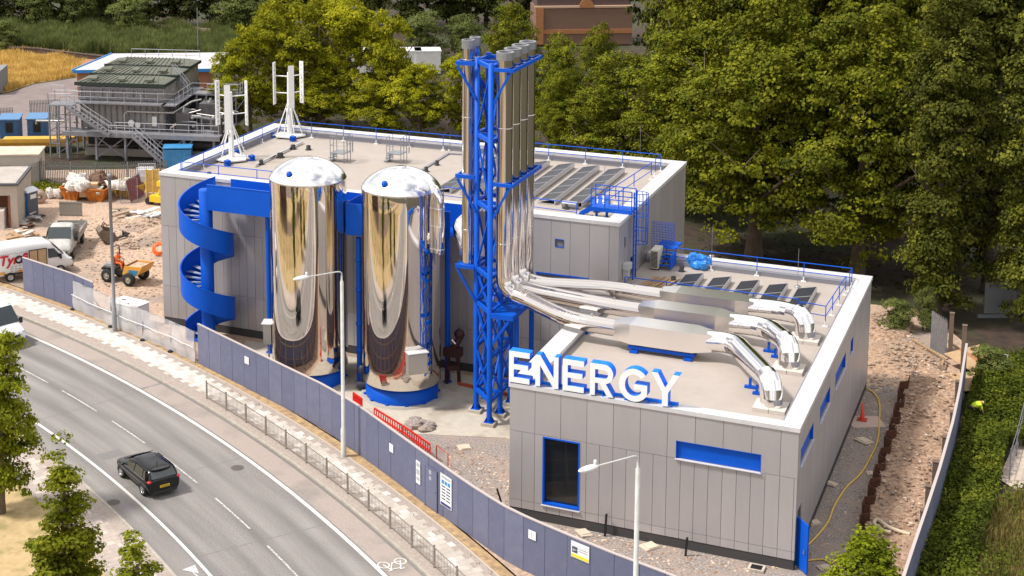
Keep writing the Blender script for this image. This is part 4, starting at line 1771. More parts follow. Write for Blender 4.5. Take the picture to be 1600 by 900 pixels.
def hoarding(label, pts, tops, pw=1.22, back=True):
    """pts: ground points left to right, tops: heights"""
    t = thing('site_hoarding', label, 'hoarding', pts[0])
    # resample by length
    seg = []
    L_ = 0
    for a, b in zip(pts, pts[1:]):
        seg.append((L_, (b - a).length))
        L_ += (b - a).length

    def P(s):
        for i, (s0, l) in enumerate(seg):
            if s <= s0 + l or i == len(seg) - 1:
                f = (s - s0) / l
                p = pts[i] + (pts[i + 1] - pts[i]) * f
                return p, tops[i] + (tops[i + 1] - tops[i]) * f
    n = max(1, round(L_ / pw))
    m, c, bk = MB(), MB(), MB()
    rn = random.Random(int(L_ * 10))
    for i in range(n):
        a, ha = P(L_ * i / n)
        b, hb_ = P(L_ * (i + 1) / n)
        d = (b - a).normalized()
        nrm = Vector((d.y, -d.x, 0))          # towards the road
        m.k = 1 if rn.random() < .3 else 0
        off = nrm * rn.uniform(0, .012)
        a1, b1 = a + d * .012 + off, b - d * .012 + off
        th = nrm * -.03
        z = lambda p, h: Vector((p.x, p.y, h))
        vs = [z(a1, .02), z(b1, .02), z(b1 + th, .02), z(a1 + th, .02), z(a1, ha - .03), z(b1, hb_ - .03), z(b1 + th, hb_ - .03), z(a1 + th, ha - .03)]
        m.add(vs, [(0, 1, 5, 4), (1, 2, 6, 5), (2, 3, 7, 6), (3, 0, 4, 7), (4, 5, 6, 7), (3, 2, 1, 0)])
        c.bar(z(a - nrm * .04, ha), z(b - nrm * .04, hb_), .13, .05)
        if back:
            bk.bar(z(a - nrm * .09, 0), z(a - nrm * .09, ha - .04), .09, .09)
            bk.bar(z(a - nrm * .09, .02), z(a - nrm * 1.3, .02), .06, .06)
            bk.bar(z(a - nrm * 1.2, .05), z(a - nrm * .14, ha * .75), .06, .06)
            for hh in (.4, 1.2, 2.1):
                bk.bar(z(a - nrm * .06, hh), z(b - nrm * .06, hh), .05, .07)
    dk = MB()
    dk.add([(p.x, p.y, q) for p in (P(0)[0], P(L_)[0]) for q in (0, .02)], [(0, 2, 3, 1)])
    m.build('panel', [HB, HB2], t)
    c.build('capping', HCAP, t)
    if back:
        bk.build('framing', CLR, t)
    return t, P


def hp(lst):
    return [at(x, y) for x, y in lst]


bases = [(310, 568), (400, 614.5), (452, 641), (507, 672), (560, 710), (620, 754), (662, 787), (707, 818), (745, 845), (797, 882)]
tops_y = [506, 550, 575.5, 602, 633.5, 677, 707, 739, 765, 797]
pts = hp(bases)
hts = [height_at(b[0], b[1], t) for b, t in zip(bases, tops_y)]
# carry on to the right beyond the frame at the same offset from the road
uu = pts[-1].dot(_u)
for (x_, y_) in ((850, 820), (900, 841), (956, 864), (1012, 885), (1065, 905), (1120, 930)):
    q_ = at(x_, y_, 2.55)
    pts.append(Vector((q_.x, q_.y, 0)))
    hts.append(2.55)
print('hoard heights', [round(h, 2) for h in hts])
hoard_main, HP = hoarding('long blue-grey timber hoarding between the pavement and the site', pts, hts)
lb = [(-28, 425), (37, 454), (115, 481), (147, 496)]
lp_ = hp(lb)
hoarding('short blue-grey hoarding beside the white van at the left', lp_[1:], [2.35, 2.35, 2.35])
HCUR = pts


def on_hoard(px_, py_top, wpx, hpx):
    """quad on the hoarding face whose centre is seen at px, py"""
    best = None
    for a, b in zip(HCUR, HCUR[1:]):
        d = (b - a).normalized()
        nrm = Vector((d.y, -d.x, 0))
        ray = Vector(_ray(px_, py_top + hpx / 2))
        o = Vector(_O)
        den = ray.dot(nrm)
        t = (a + nrm * .02 - o).dot(nrm) / den
        q = o + ray * t
        s_ = (q - a).dot(d)
        if -.05 <= s_ <= (b - a).length + .05:
            best = (q, d, nrm)
            break
    return best


def notice(px_, py_, wm, hm, label, extra=None, cat='sign', base=None, thick=.02):
    q, d, nrm = on_hoard(px_, py_, 0, 0)
    t = thing('notice', label, cat, q)
    m = MB()
    m.obox(q + nrm * (.012 + thick / 2), d, nrm, (0, 0, 1), wm / 2, thick / 2, hm / 2)
    m.build('board', base or mat('notice_white', (.74, .74, .75), .5), t)
    if extra:
        for k, (u0, v0, u1, v1, mt) in enumerate(extra):
            m = MB()
            c = q + d * ((u0 + u1) / 2 - .5) * wm + Vector((0, 0, (.5 - (v0 + v1) / 2) * hm)) + nrm * (.012 + thick + .003)
            m.obox(c, d, nrm, (0, 0, 1), abs(u1 - u0) / 2 * wm, .003, abs(v1 - v0) / 2 * hm)
            m.build('print', mt, t)
    return t


INK = mat('ink', (.05, .07, .12), .6)
INKB = mat('ink_blue', (.03, .22, .5), .6)
INKG = mat('ink_grey', (.35, .38, .42), .6)
INKY = mat('ink_yellow', (.65, .6, .05), .6)
notice(386, 563, .42, .42, 'small white notice on the hoarding below the left tank')
notice(612, 700, .36, .42, 'small white notice on the hoarding right of the tall lamp post')
notice(654, 738, .4, 1.15, 'tall white notice with grey print left of the hoarding door', [(.15, .08, .85, .25, INKG), (.15, .35, .85, .6, INKG), (.15, .7, .85, .85, INKG)])
notice(673, 743, .3, .7, 'white notice fixed on the door in the hoarding', [(.2, .1, .8, .4, INKG), (.2, .55, .8, .8, INKG)])
notice(697.5, 768, .92, 1.55, 'large white site notice board with blue pictograms', [(.1, .05, .9, .12, INKG), (.12, .18, .34, .3, INKB), (.4, .18, .6, .3, INKB), (.66, .18, .88, .3, INKB)] +
       [(.12, .36 + .1 * k, .45, .4 + .1 * k, INK) for k in range(5)] + [(.55, .36 + .1 * k, .88, .4 + .1 * k, INK) for k in range(5)] + [(.05, .9, .95, .98, mat('ink_navy', (.02, .03, .2), .6))])
notice(832, 836, .42, .4, 'small white notice on the hoarding in front of the tall window', [(.42, .15, .5, .85, INKG)])
nb = notice(907, 862, .95, .72, 'white notice with a yellow lower band near the right lamp post', [(.06, .3, .36, .68, INK), (.42, .32, .92, .38, INKG), (.42, .46, .92, .52, INKG), (.02, .76, .98, .97, INKY)])
# arrow on the black square
q, d, nrm = on_hoard(907, 862, 0, 0)
c = q + d * (-.29) * .95 * 1.0 + nrm * .04 + Vector((0, 0, .005))
m = MB()
for a_, b_ in (((-.1, 0), (.1, 0)), ((-.1, 0), (-.02, .07)), ((-.1, 0), (-.02, -.07))):
    m.bar(c + d * a_[0] + Vector((0, 0, a_[1])), c + d * b_[0] + Vector((0, 0, b_[1])), .008, .035, up=nrm)
m.build('print', WHITE, nb)
# the door in the hoarding: a frame line proud of the panels
qa, da, na = on_hoard(674, 750, 0, 0)
dr = thing('hoarding_door', 'blue-grey door set in the hoarding left of the large notice board', 'door', (qa.x, qa.y, 0))
m = MB()
cc = Vector((qa.x, qa.y, 1.05)) + na * .02
m.obox(cc, da, na, (0, 0, 1), .46, .015, .98)
m.build('leaf', HB2, dr)
m = MB()
for s_ in (-1, 1):
    m.obox(cc + da * .5 * s_ + na * .01, da, na, (0, 0, 1), .03, .02, 1.05)
m.obox(cc + Vector((0, 0, 1.02)) + na * .01, da, na, (0, 0, 1), .47, .02, .03)
m.build('frame', HB, dr)
m = MB()
m.obox(cc + da * .36 + na * .04, da, na, (0, 0, 1), .06, .02, .015)
m.build('handle', STEEL, dr)

# plastic-covered mesh fence
mp_ = hp([(116, 483), (175, 510), (225, 531), (268, 549), (306, 567)])
MESHM = bpy.data.materials.new('translucent_sheeting')
MESHM.use_nodes = True
_n, _l = MESHM.node_tree.nodes, MESHM.node_tree.links
_p = _n['Principled BSDF']
_p.inputs['Base Color'].default_value = (.62, .61, .63, 1)
_p.inputs['Roughness'].default_value = .4
_tr = _n.new('ShaderNodeBsdfTransparent')
_ms = _n.new('ShaderNodeMixShader')
_nz = _n.new('ShaderNodeTexNoise')
_nz.inputs['Scale'].default_value = .9
_nz.inputs['Detail'].default_value = 5
_mr = _n.new('ShaderNodeMapRange')
_mr.inputs['From Min'].default_value = .35
_mr.inputs['From Max'].default_value = .65
_mr.inputs['To Min'].default_value = .36
_mr.inputs['To Max'].default_value = .62
_l.new(_nz.outputs['Fac'], _mr.inputs['Value'])
_l.new(_mr.outputs[0], _ms.inputs[0])
_l.new(_tr.outputs[0], _ms.inputs[1])
_l.new(_p.outputs[0], _ms.inputs[2])
_l.new(_ms.outputs[0], _n['Material Output'].inputs['Surface'])
for i, (a, b) in enumerate(zip(mp_, mp_[1:])):
    t = thing('mesh_fence', ['sheeted mesh fence panel next to the short left hoarding', 'sheeted mesh fence panel right of the left lamp post', 'sheeted mesh fence panel in front of the white cabin', 'crumpled sheeted mesh fence panel next to the long hoarding'][i], 'mesh fence', a, 0, 'mesh fence panels covered in clear sheeting')
    d = (b - a).normalized()
    nrm = Vector((d.y, -d.x, 0))
    L_ = (b - a).length
    h = 1.95
    m = MB()
    for s_ in (.05, L_ - .05):
        q = a + d * s_
        m.tube([q, q + Vector((0, 0, h))], .022, 6)
    for z in (.15, h - .02):
        m.tube([a + d * .05 + Vector((0, 0, z)), b - d * .05 + Vector((0, 0, z))], .02, 6)
    k = .15
    while k < L_ - .1:
        m.tube([a + d * k + Vector((0, 0, .15)), a + d * k + Vector((0, 0, h))], .004, 4)
        k += .16
    m.build('frame', STEEL, t)
    m = MB()
    rn = random.Random(i)
    nx, nz_ = 24, 9
    vs = []
    for kz in range(nz_ + 1):
        for kx in range(nx + 1):
            s_ = L_ * kx / nx
            bow = .05 + .05 * math.sin(s_ * 5 + kz * .7 + i) + rn.uniform(0, .035)
            q = a + d * s_ + nrm * bow
            vs.append((q.x, q.y, .06 + (h - .04) * kz / nz_ + (.03 * math.sin(s_ * 3 + i) if kz == nz_ else 0)))
    m.add(vs, [(kz * (nx + 1) + kx, kz * (nx + 1) + kx + 1, (kz + 1) * (nx + 1) + kx + 1, (kz + 1) * (nx + 1) + kx) for kz in range(nz_) for kx in range(nx)], True)
    m.build('sheeting', MESHM, t)
    m = MB()
    q0, q1 = a + nrm * .17, b + nrm * .17
    m.tube([q0 + Vector((0, 0, 1.05)), (q0 + q1) / 2 + Vector((0, 0, .98)), q1 + Vector((0, 0, 1.03))], .025, 6)
    m.build('seam', WPLAST, t)
    m = MB()
    m.box(a.x - .1, a.y - .3, 0, a.x + .12, a.y + .3, .12)
    m.build('foot_block', DARK, t)

# pedestrian guard rail along the kerb: repeated panels
GR = mat('rail_steel', (.3, .265, .23), .6, .2, col2=(.2, .17, .15), scale=6)
u0 = at(324, 625).dot(_u)


def rail_panel(u, label):
    a, b = rc(u, 2.2), rc(u + 2.02, 2.2)
    t = thing('pedestrian_guardrail', label, 'guard rail', a, 0, 'pedestrian guard rail panels along the kerb')
    d = (b - a).normalized()
    L_ = (b - a).length
    up = Vector((0, 0, 1))
    m = MB()
    m.bar(a, a + up * 1.08, .07, .07)
    m.build('post', GR, t)
    for z in (.14, .96):
        m = MB()
        m.bar(a + d * .05 + up * z, b - d * .03 + up * z, .04, .035)
        m.build('rail', GR, t)
    m = MB()
    n = 15
    for k in range(1, n):
        q = a + d * L_ * k / n
        m.bar(q + up * .16, q + up * .94, .014, .014)
    m.build('bars', GR, t)
    return t


for k in range(14):
    lab_ = 'first panel of the pavement guard rail, at its left end' if k == 0 else ('panel of the kerbside guard rail, number %d from its left end' % (k + 1))
    ords = ['first', 'second', 'third', 'fourth', 'fifth', 'sixth', 'seventh', 'eighth', 'ninth', 'tenth', 'eleventh', 'twelfth', 'thirteenth', 'fourteenth']
    rail_panel(u0 + 2.05 * k, '%s panel of the kerbside guard rail counted from its left end' % ords[k])


def lamp(base, h, label, mt, arm=True, adir=None, hm=None):
    t = thing('street_lamp', label, 'street lamp', base, 0, 'tall street lamps by the pavement')
    x, y = base.x, base.y
    m = MB()
    m.lathe((x, y, 0), [(.14, .0), (.14, 1.5), (.1, 1.55), (.09, h - .55), (.05, h - .5), (.05, h - .25)], 14)
    m.build('pole', mt, t)
    d = adir if adir is not None else -_v
    s_ = Vector((-d.y, d.x, 0))
    p0 = Vector((x, y, h - .25))
    m = MB()
    L_ = 1.95
    m.tube([p0, p0 + Vector((0, 0, .12)), p0 + Vector((0, 0, .22)) + d * .1, p0 + Vector((0, 0, .25)) + d * .25, p0 + d * L_ + Vector((0, 0, .17 + .12))], .035, 8)
    m.build('arm', mt, t)
    m = MB()
    c = p0 + d * (L_ + .4) + Vector((0, 0, .3))
    m.M = Matrix.Translation(c) @ Matrix(((d.x, s_.x, 0, 0), (d.y, s_.y, 0, 0), (0, 0, 1, 0), (0, 0, 0, 1)))
    m.ball((0, 0, 0), .48, .16, .1, 16, 8)
    hd = m.build('lamp_head', hm or WHITE, t)
    m2 = MB()
    m2.M = m.M
    m2.lathe((-.3, 0, .08), [(.05, 0), (.06, .1), (.05, .16), (0, .17)], 10)
    m2.build('photocell', WHITE, hd)
    m2 = MB()
    m2.M = m.M
    m2.ball((.1, 0, -.05), .3, .12, .07, 12, 6)
    m2.build('lens', mat('lamp_lens', (.6, .64, .68), .2), hd)
    return t


LPM = mat('lamp_post_paint', (.62, .62, .6), .5, .1, col2=(.5, .5, .48), scale=2)
LPG = mat('lamp_post_grey', (.27, .28, .29), .55, .3)
lamp(at(537, 713), 9.9, 'tall pale lamp post standing between the two tanks in view', LPM)
_q = at(179.5, 517)
t = thing('steel_pole', 'tall grey steel pole standing at the sheeted fence on the left', 'pole', _q)
m = MB()
m.lathe((_q.x, _q.y, 0), [(.15, 0), (.15, 1.5), (.11, 1.55), (.1, 10.0), (.12, 10.0), (.12, 10.2), (0, 10.22)], 14)
m.build('shaft', LPG, t)
m = MB()
m.box(_q.x - .02, _q.y - .16, .5, _q.x + .1, _q.y - .13, 1.1)
m.build('access_door', LPG, t)
# third one: same height, same strip beside the hoarding
best = None
for yy in range(905, 1100, 2):
    hh = height_at(989, yy, 713)
    if best is None or abs(hh - 9.9) < abs(best[1] - 9.9):
        best = (yy, hh)
b3 = at(989, best[0])
print('lamp3', best, b3, 'off', )
lamp(b3, 9.9, 'tall pale lamp post in front of the low grey block at the bottom', LPM)

# ================================================================ PEOPLE


def person(label, joints, radii, edges, clothes, loc, rz=0, s=1):
    """one continuous skinned body; joints {name: xyz}; clothes [(name, [edges], grow, material)]"""
    t = thing('person', label, 'person', (0, 0, 0))

    def skin(nm, eds, grow, mt, parent, lvl=1):
        keys = []
        for e in eds:
            for k in e:
                if k not in keys:
                    keys.append(k)
        me = bpy.data.meshes.new(nm)
        me.from_pydata([joints[k] for k in keys], [(keys.index(a), keys.index(b)) for a, b in eds], [])
        ob = bpy.data.objects.new(nm, me)
        COL.objects.link(ob)
        md = ob.modifiers.new('s', 'SKIN')
        md.use_smooth_shade = True
        sv = me.skin_vertices[0].data
        for i, k in enumerate(keys):
            r_ = radii[k] * grow
            sv[i].radius = (r_, r_)
            sv[i].use_root = (i == 0)
        sd = ob.modifiers.new('d', 'SUBSURF')
        sd.levels = sd.render_levels = lvl
        dg = bpy.context.evaluated_depsgraph_get()
        m2 = bpy.data.meshes.new_from_object(ob.evaluated_get(dg))
        ob.modifiers.clear()
        ob.data = m2
        m2.materials.clear()
        m2.materials.append(mt)
        ob.parent = parent
        return ob
    body = skin('body', edges, 1.0, mat('skin_tone', (.45, .26, .18), .6), t)
    for nm, eds, g_, mt in clothes:
        skin(nm, eds, g_, mt, body)
    place(t, loc, rz, s)
    return t


ORG['_'] = Vector((0, 0, 0))
J_stand = {'pel': (0, 0, .95), 'ch': (0, 0, 1.3), 'nk': (0, 0, 1.48), 'hd': (0, .02, 1.6), 'ht': (0, .02, 1.72),
           'ls': (-.19, 0, 1.42), 'le': (-.27, .02, 1.14), 'lh': (-.24, .14, .92), 'rs': (.19, 0, 1.42), 're': (.27, .02, 1.14), 'rh': (.24, .14, .92),
           'lp': (-.1, 0, .9), 'lk': (-.12, .03, .5), 'lf': (-.12, 0, .08), 'lt': (-.13, .16, .04), 'rp': (.1, 0, .9), 'rk': (.12, .03, .5), 'rf': (.12, 0, .08), 'rt': (.13, .16, .04)}
Rr = {'pel': .14, 'ch': .16, 'nk': .06, 'hd': .1, 'ht': .075, 'ls': .06, 'le': .045, 'lh': .035, 'rs': .06, 're': .045, 'rh': .035,
      'lp': .09, 'lk': .065, 'lf': .045, 'lt': .04, 'rp': .09, 'rk': .065, 'rf': .045, 'rt': .04}
EDG = [('pel', 'ch'), ('ch', 'nk'), ('nk', 'hd'), ('hd', 'ht'), ('ch', 'ls'), ('ls', 'le'), ('le', 'lh'), ('ch', 'rs'), ('rs', 're'), ('re', 'rh'),
       ('pel', 'lp'), ('lp', 'lk'), ('lk', 'lf'), ('lf', 'lt'), ('pel', 'rp'), ('rp', 'rk'), ('rk', 'rf'), ('rf', 'rt')]
HIVIS = mat('hi_vis_yellow', (.55, .75, .02), .6)
HIVIO = mat('hi_vis_orange', (.9, .16, .02), .6)
NAVY = mat('dark_trousers', (.02, .022, .03), .8)
top_e = [('pel', 'ch'), ('ch', 'nk'), ('ch', 'ls'), ('ls', 'le'), ('ch', 'rs'), ('rs', 're')]
leg_e = [('pel', 'lp'), ('lp', 'lk'), ('lk', 'lf'), ('pel', 'rp'), ('rp', 'rk'), ('rk', 'rf')]

# ================================================================ VEHICLES
CARB = mat('car_paint_black', (.004, .004, .006), .12, spec=.45)
VANW = mat('van_paint_white', (.74, .74, .75), .3, coat=.5)
VGLASS = mat('vehicle_glass', (.02, .03, .035), .04, spec=.9)
TYRE = mat('tyre_rubber', (.018, .018, .018), .85)
RIM_ = mat('alloy', (.5, .5, .52), .3, .8)
PLASTB = mat('black_plastic', (.015, .015, .016), .5)


def wheel(parent, x, y, z, r, wdt, side, rim=None, hub=.62, grooves=False):
    m = MB()
    m.M = Matrix.Translation((x, y, z)) @ Matrix.Rotation(PI / 2, 4, 'X')
    h = wdt / 2
    m.lathe((0, 0, 0), [(r * hub, -h * .9), (r * .93, -h), (r, -h * .7), (r, h * .7), (r * .93, h), (r * hub, h * .9)], 28)
    w_ = m.build('wheel', TYRE, parent)
    m = MB()
    m.M = Matrix.Translation((x, y, z)) @ Matrix.Rotation(PI / 2, 4, 'X')
    for sg in (-1, 1):
        m.lathe((0, 0, 0), [(r * hub, sg * h * .86), (r * hub * .9, sg * h * .55), (r * .2, sg * h * .5), (r * .18, sg * h * .8), (0, sg * h * .82)], 24)
        for k in range(5):
            a = k * 2 * PI / 5
            m.obox((r * hub * .55 * math.cos(a), r * hub * .55 * math.sin(a), sg * h * .72), (math.cos(a), math.sin(a), 0), (-math.sin(a), math.cos(a), 0), (0, 0, 1), r * hub * .42, r * .06, .012)
    m.build('rim', rim or RIM_, w_)
    return w_


def loft(st, sub=2):
    """st: stations (x, zb, zm, zt, wb, wm, wt); returns MB with rings"""
    m = MB()
    rings = []
    for (x, zb, zm, zt, wb, wm, wt) in st:
        half = [(0, zb), (wb * .8, zb), (wb, zb + (zm - zb) * .25), (wm, zb + (zm - zb) * .75), (wm * .985, zm), (wm * .25 + wt * .75, zm + (zt - zm) * .72), (wt * .86, zt - (zt - zb) * .015), (wt * .45, zt), (0, zt)]
        ring = [(x, y, z) for y, z in half] + [(x, -y, z) for y, z in half[-2:0:-1]]
        rings.append(ring)
    n = len(rings[0])
    vs = [p for r_ in rings for p in r_]
    fs = []
    for i in range(len(rings) - 1):
        for k in range(n):
            fs.append((i * n + k, i * n + (k + 1) % n, (i + 1) * n + (k + 1) % n, (i + 1) * n + k))
    fs.append(tuple(range(n - 1, -1, -1)))
    fs.append(tuple(range((len(rings) - 1) * n, len(rings) * n)))
    m.add(vs, [f[::-1] for f in fs], True)
    return m


def subsurf(ob, lv):
    md = ob.modifiers.new('sub', 'SUBSURF')
    md.levels = md.render_levels = lv
    return ob


def tquad(m, a, b, c, d, th=.012):
    """thin plate through four points"""
    a, b, c, d = map(Vector, (a, b, c, d))
    n = (b - a).cross(d - a).normalized() * th
    m.add([a, b, c, d, a + n, b + n, c + n, d + n], [(3, 2, 1, 0), (4, 5, 6, 7), (0, 1, 5, 4), (1, 2, 6, 5), (2, 3, 7, 6), (3, 0, 4, 7)])


# ---- black hatchback (x forward)
car = local('parked_car' if False else 'hatchback_car', 'black five door hatchback driving away along the road', 'car')
st_ = [(-1.98, .3, .8, .92, .66, .74, .66), (-1.97, .24, .84, .99, .76, .82, .68), (-1.88, .2, .9, 1.06, .83, .87, .7), (-1.72, .2, .95, 1.28, .86, .885, .66), (-1.58, .2, .96, 1.44, .87, .89, .65), (-1.3, .2, .96, 1.51, .87, .89, .66), (-.4, .2, .95, 1.55, .87, .89, .67),
       (.15, .2, .93, 1.52, .87, .89, .66), (.42, .2, .92, 1.43, .87, .89, .66), (.95, .2, .91, 1.1, .87, .89, .7), (1.12, .2, .89, 1.0, .87, .88, .74), (1.6, .2, .82, .92, .85, .87, .72), (1.88, .22, .72, .8, .78, .82, .64), (2.0, .28, .6, .66, .66, .7, .5), (2.02, .32, .55, .6, .6, .62, .44)]
b_ = loft(st_).build('body', CARB, car)
subsurf(b_, 2)
m = MB()   # side glass, windscreen, rear screen
for s_ in (-1, 1):
    for (xa, xb, xc, xd) in ((-.32, .82, .28, -.32), (-1.28, -.38, -.38, -1.2), (-1.62, -1.34, -1.27, -1.42)):
        q = [(xa, .875 * s_, .99), (xb, .882 * s_, .97), (xc, .745 * s_, 1.37), (xd, .745 * s_, 1.39)]
        tquad(m, *(q if s_ < 0 else q[::-1]))
m.build('side_windows', VGLASS, car)
for x_ in (-1.24, 1.24):
    for s_ in (-1, 1):
        m = MB()
        m.tube([(x_ + .36 * math.cos(a * PI / 10), .865 * s_, .3 + .36 * math.sin(a * PI / 10)) for a in range(11)], .035, 6)
        m.build('wheel_arch', PLASTB, car)
m = MB()
tquad(m, (-1.93, .66, 1.06), (-1.62, .6, 1.42), (-1.62, -.6, 1.42), (-1.93, -.66, 1.06), .012)
m.build('rear_window', VGLASS, car)
m = MB()
tquad(m, (1.06, -.7, 1.05), (1.06, .7, 1.05), (.44, .6, 1.45), (.44, -.6, 1.45), .02)
m.build('windscreen', VGLASS, car)
for s_ in (-1, 1):
    m = MB()
    m.ball((-1.86, .76 * s_, .93), .14, .13, .07, 12, 8)
    m.build('tail_light', mat('tail_red', (.45, .01, .01), .25), car)
    m = MB()
    m.ball((.72, .99 * s_, 1.0), .09, .11, .07, 10, 6)
    m.build('mirror', CARB, car)
    m = MB()
    m.bar((-1.5, .9 * s_, .965), (.85, .905 * s_, .945), .012, .022)
    m.build('trim_strip', RIM_, car)
    m = MB()
    m.ball((1.75, .6 * s_, .68), .16, .12, .07, 10, 6)
    m.build('headlight', mat('lamp_clear', (.6, .62, .65), .1), car)
m = MB()
m.box(-2.01, -.26, .56, -1.95, .26, .68)
npl = m.build('number_plate', mat('plate_yellow', (.75, .5, .02), .5), car)
m = MB()
for k in range(7):
    m.box(-2.016, -.22 + .065 * k, .585, -2.01, -.185 + .065 * k, .655)
m.build('characters', BLACK, npl)
m = MB()
m.box(-2.0, -.66, .26, -1.86, .66, .42)
m.build('bumper', PLASTB, car)
m = MB()
m.tube([(-1.1, 0, 1.5), (-1.25, 0, 1.68)], .015, 5)
m.build('aerial', PLASTB, car)
m = MB()
m.ball((-1.66, 0, 1.46), .16, .58, .025, 12, 6)
m.build('spoiler', CARB, car)
for x in (-1.24, 1.24):
    for s_ in (-1, 1):
        wheel(car, x, .79 * s_, .31, .31, .2, s_)
rl_, fl_ = at(223, 774.5, -.1), at(189, 745.5, -.1)
hd_ = (fl_ - rl_).normalized()
lf_ = Vector((-hd_.y, hd_.x, 0))
mid = (rl_ + fl_) / 2 - lf_ * .86
place(car, (mid.x, mid.y, -.09), math.atan2(hd_.y, hd_.x), (1, 1, .94))


def van(label, livery=False, glass_front=True):
    t = local('panel_van', label, 'van', 'white panel vans')
    st_ = [(-2.75, .42, 1.2, 2.42, .86, .95, .78), (-2.7, .36, 1.25, 2.56, .93, .98, .84), (-2.2, .34, 1.3, 2.6, .95, 1.0, .86), (-.5, .34, 1.3, 2.6, .95, 1.0, .86), (.9, .34, 1.3, 2.56, .95, 1.0, .86),
           (1.25, .34, 1.28, 2.4, .95, 1.0, .84), (1.85, .34, 1.2, 1.78, .95, .99, .8), (2.2, .34, 1.1, 1.38, .94, .97, .8), (2.62, .36, .98, 1.16, .9, .93, .74), (2.82, .4, .8, .92, .8, .84, .62), (2.88, .46, .7, .74, .68, .7, .5)]
    b_ = loft(st_).build('body', VANW, t)
    subsurf(b_, 2)
    m = MB()
    tquad(m, (2.17, -.8, 1.42), (2.17, .8, 1.42), (1.38, .74, 2.3), (1.38, -.74, 2.3), .04)
    m.build('windscreen', VGLASS, t)
    for s_ in (-1, 1):
        m = MB()
        q = [(1.0, 1.005 * s_, 1.32), (1.98, .97 * s_, 1.3), (1.45, .88 * s_, 1.95), (1.0, .91 * s_, 1.98)]
        tquad(m, *(q if s_ < 0 else q[::-1]))
        m.build('side_window', VGLASS, t)
        m = MB()
        m.box(1.8, 1.0 * s_, 1.2, 1.92, 1.2 * s_, 1.55)
        m.build('mirror', PLASTB, t)
        m = MB()
        m.ball((2.62, .72 * s_, .98), .2, .16, .11, 12, 8)
        m.build('headlight', mat('lamp_clear', (.6, .62, .65), .1), t)
        m = MB()
        m.box(-2.2, .985 * s_, .5, 1.2, 1.015 * s_, .62)
        m.build('side_moulding', PLASTB, t)
    m = MB()
    m.box(2.74, -.62, .36, 2.93, .62, .62)
    m.box(2.8, -.42, .68, 2.9, .42, .86)
    m.build('bumper', PLASTB, t)
    m = MB()
    m.box(2.93, -.26, .42, 2.945, .26, .53)
    m.build('number_plate', WHITE, t)
    for x in (-1.75, 1.85):
        for s_ in (-1, 1):
            wheel(t, x, .86 * s_, .34, .34, .22, s_)
    return t


v1 = van('white panel van parked nose-in behind the short hoarding, its side lettered in red')


def text_mesh(parent, txt, size, M_, mt, name='lettering', bold=.0, shear=0.):
    cu = bpy.data.curves.new(name, 'FONT')
    cu.body = txt
    cu.size = size
    cu.extrude = .004
    cu.offset = bold
    cu.shear = shear
    ob = bpy.data.objects.new(name, cu)
    COL.objects.link(ob)
    dg = bpy.context.evaluated_depsgraph_get()
    me = bpy.data.meshes.new_from_object(ob.evaluated_get(dg))
    bpy.data.objects.remove(ob)
    me.transform(M_)
    me.materials.clear()
    me.materials.append(mt)
    o2 = bpy.data.objects.new(name, me)
    COL.objects.link(o2)
    o2.parent = parent
    return o2


SIDE = Matrix(((1, 0, 0, 0), (0, 0, -1, 0), (0, 1, 0, 0), (0, 0, 0, 1)))      # text faces -Y, reads along +X
REDL = mat('red_lettering', (.5, .01, .02), .5)
text_mesh(v1, 'Tyr', .95, Matrix.Translation((-2.55, -1.03, 1.28)) @ SIDE, REDL, bold=.03, shear=.2)
text_mesh(v1, 'fi', .95, Matrix.Translation((-.98, -1.03, 1.28)) @ SIDE, REDL, bold=.03, shear=.2)
m = MB()
m.M = Matrix.Translation((-1.12, -1.03, 1.55)) @ Matrix.Rotation(PI / 2, 4, 'X')
m.lathe((0, 0, 0), [(.16, 0), (.3, 0), (.3, .01), (.16, .01)], 20)
m.build('round_mark', BLACK, v1)
m = MB()
rn = random.Random(8)
for k in range(16):
    x = -2.4 + k * .16
    m.bar((x, -1.022, 1.98 + rn.uniform(0, .1)), (x + .09, -1.022, 2.0 + rn.uniform(-.04, .1)), .02, .02, up=(0, 1, 0))
for k in range(12):
    x, z = -1.75 + (k % 4) * .3, .75 + (k // 4) * .17
    m.bar((x, -1.022, z), (x + .2, -1.022, z + rn.uniform(-.06, .06)), .02, .02, up=(0, 1, 0))
m.build('small_print', BLACK, v1)
m = MB()
m.box(-.35, -1.04, .95, .85, -1.02, 2.05)
pl_ = m.build('side_opening', PLY, v1)
m = MB()
for (a, b, c, d) in ((-.4, -.35, .9, 2.1), (.85, .9, .9, 2.1), (.2, .25, .95, 2.05)):
    m.box(a, -1.06, c, b, -1.02, d)
m.box(-.35, -1.06, 2.05, .85, -1.02, 2.1)
m.build('frame', PLASTB, pl_)
m = MB()
for x0 in (-2.6, -1.2):
    m.box(x0, -1.03, .64, x0 + .45, -1.018, .78)
m.build('reflective_stripe', YEL, v1)
w1, w2 = at(17, 441), at(124, 424)
hd_ = (w2 - w1).normalized()
lf_ = Vector((-hd_.y, hd_.x, 0))
c0 = w1 + hd_ * 1.75 + lf_ * .97
place(v1, (c0.x, c0.y, .01), math.atan2(hd_.y, hd_.x))
v2 = van('white panel van driving along the road at the left edge')
uq = at(24, 546, -.1)
td = (_u + _v * float(np.polyval(np.polyder(_co), uq.dot(_u)))).normalized()
c0 = uq - td * 2.9
place(v2, (c0.x, c0.y, -.09), math.atan2(td.y, td.x))

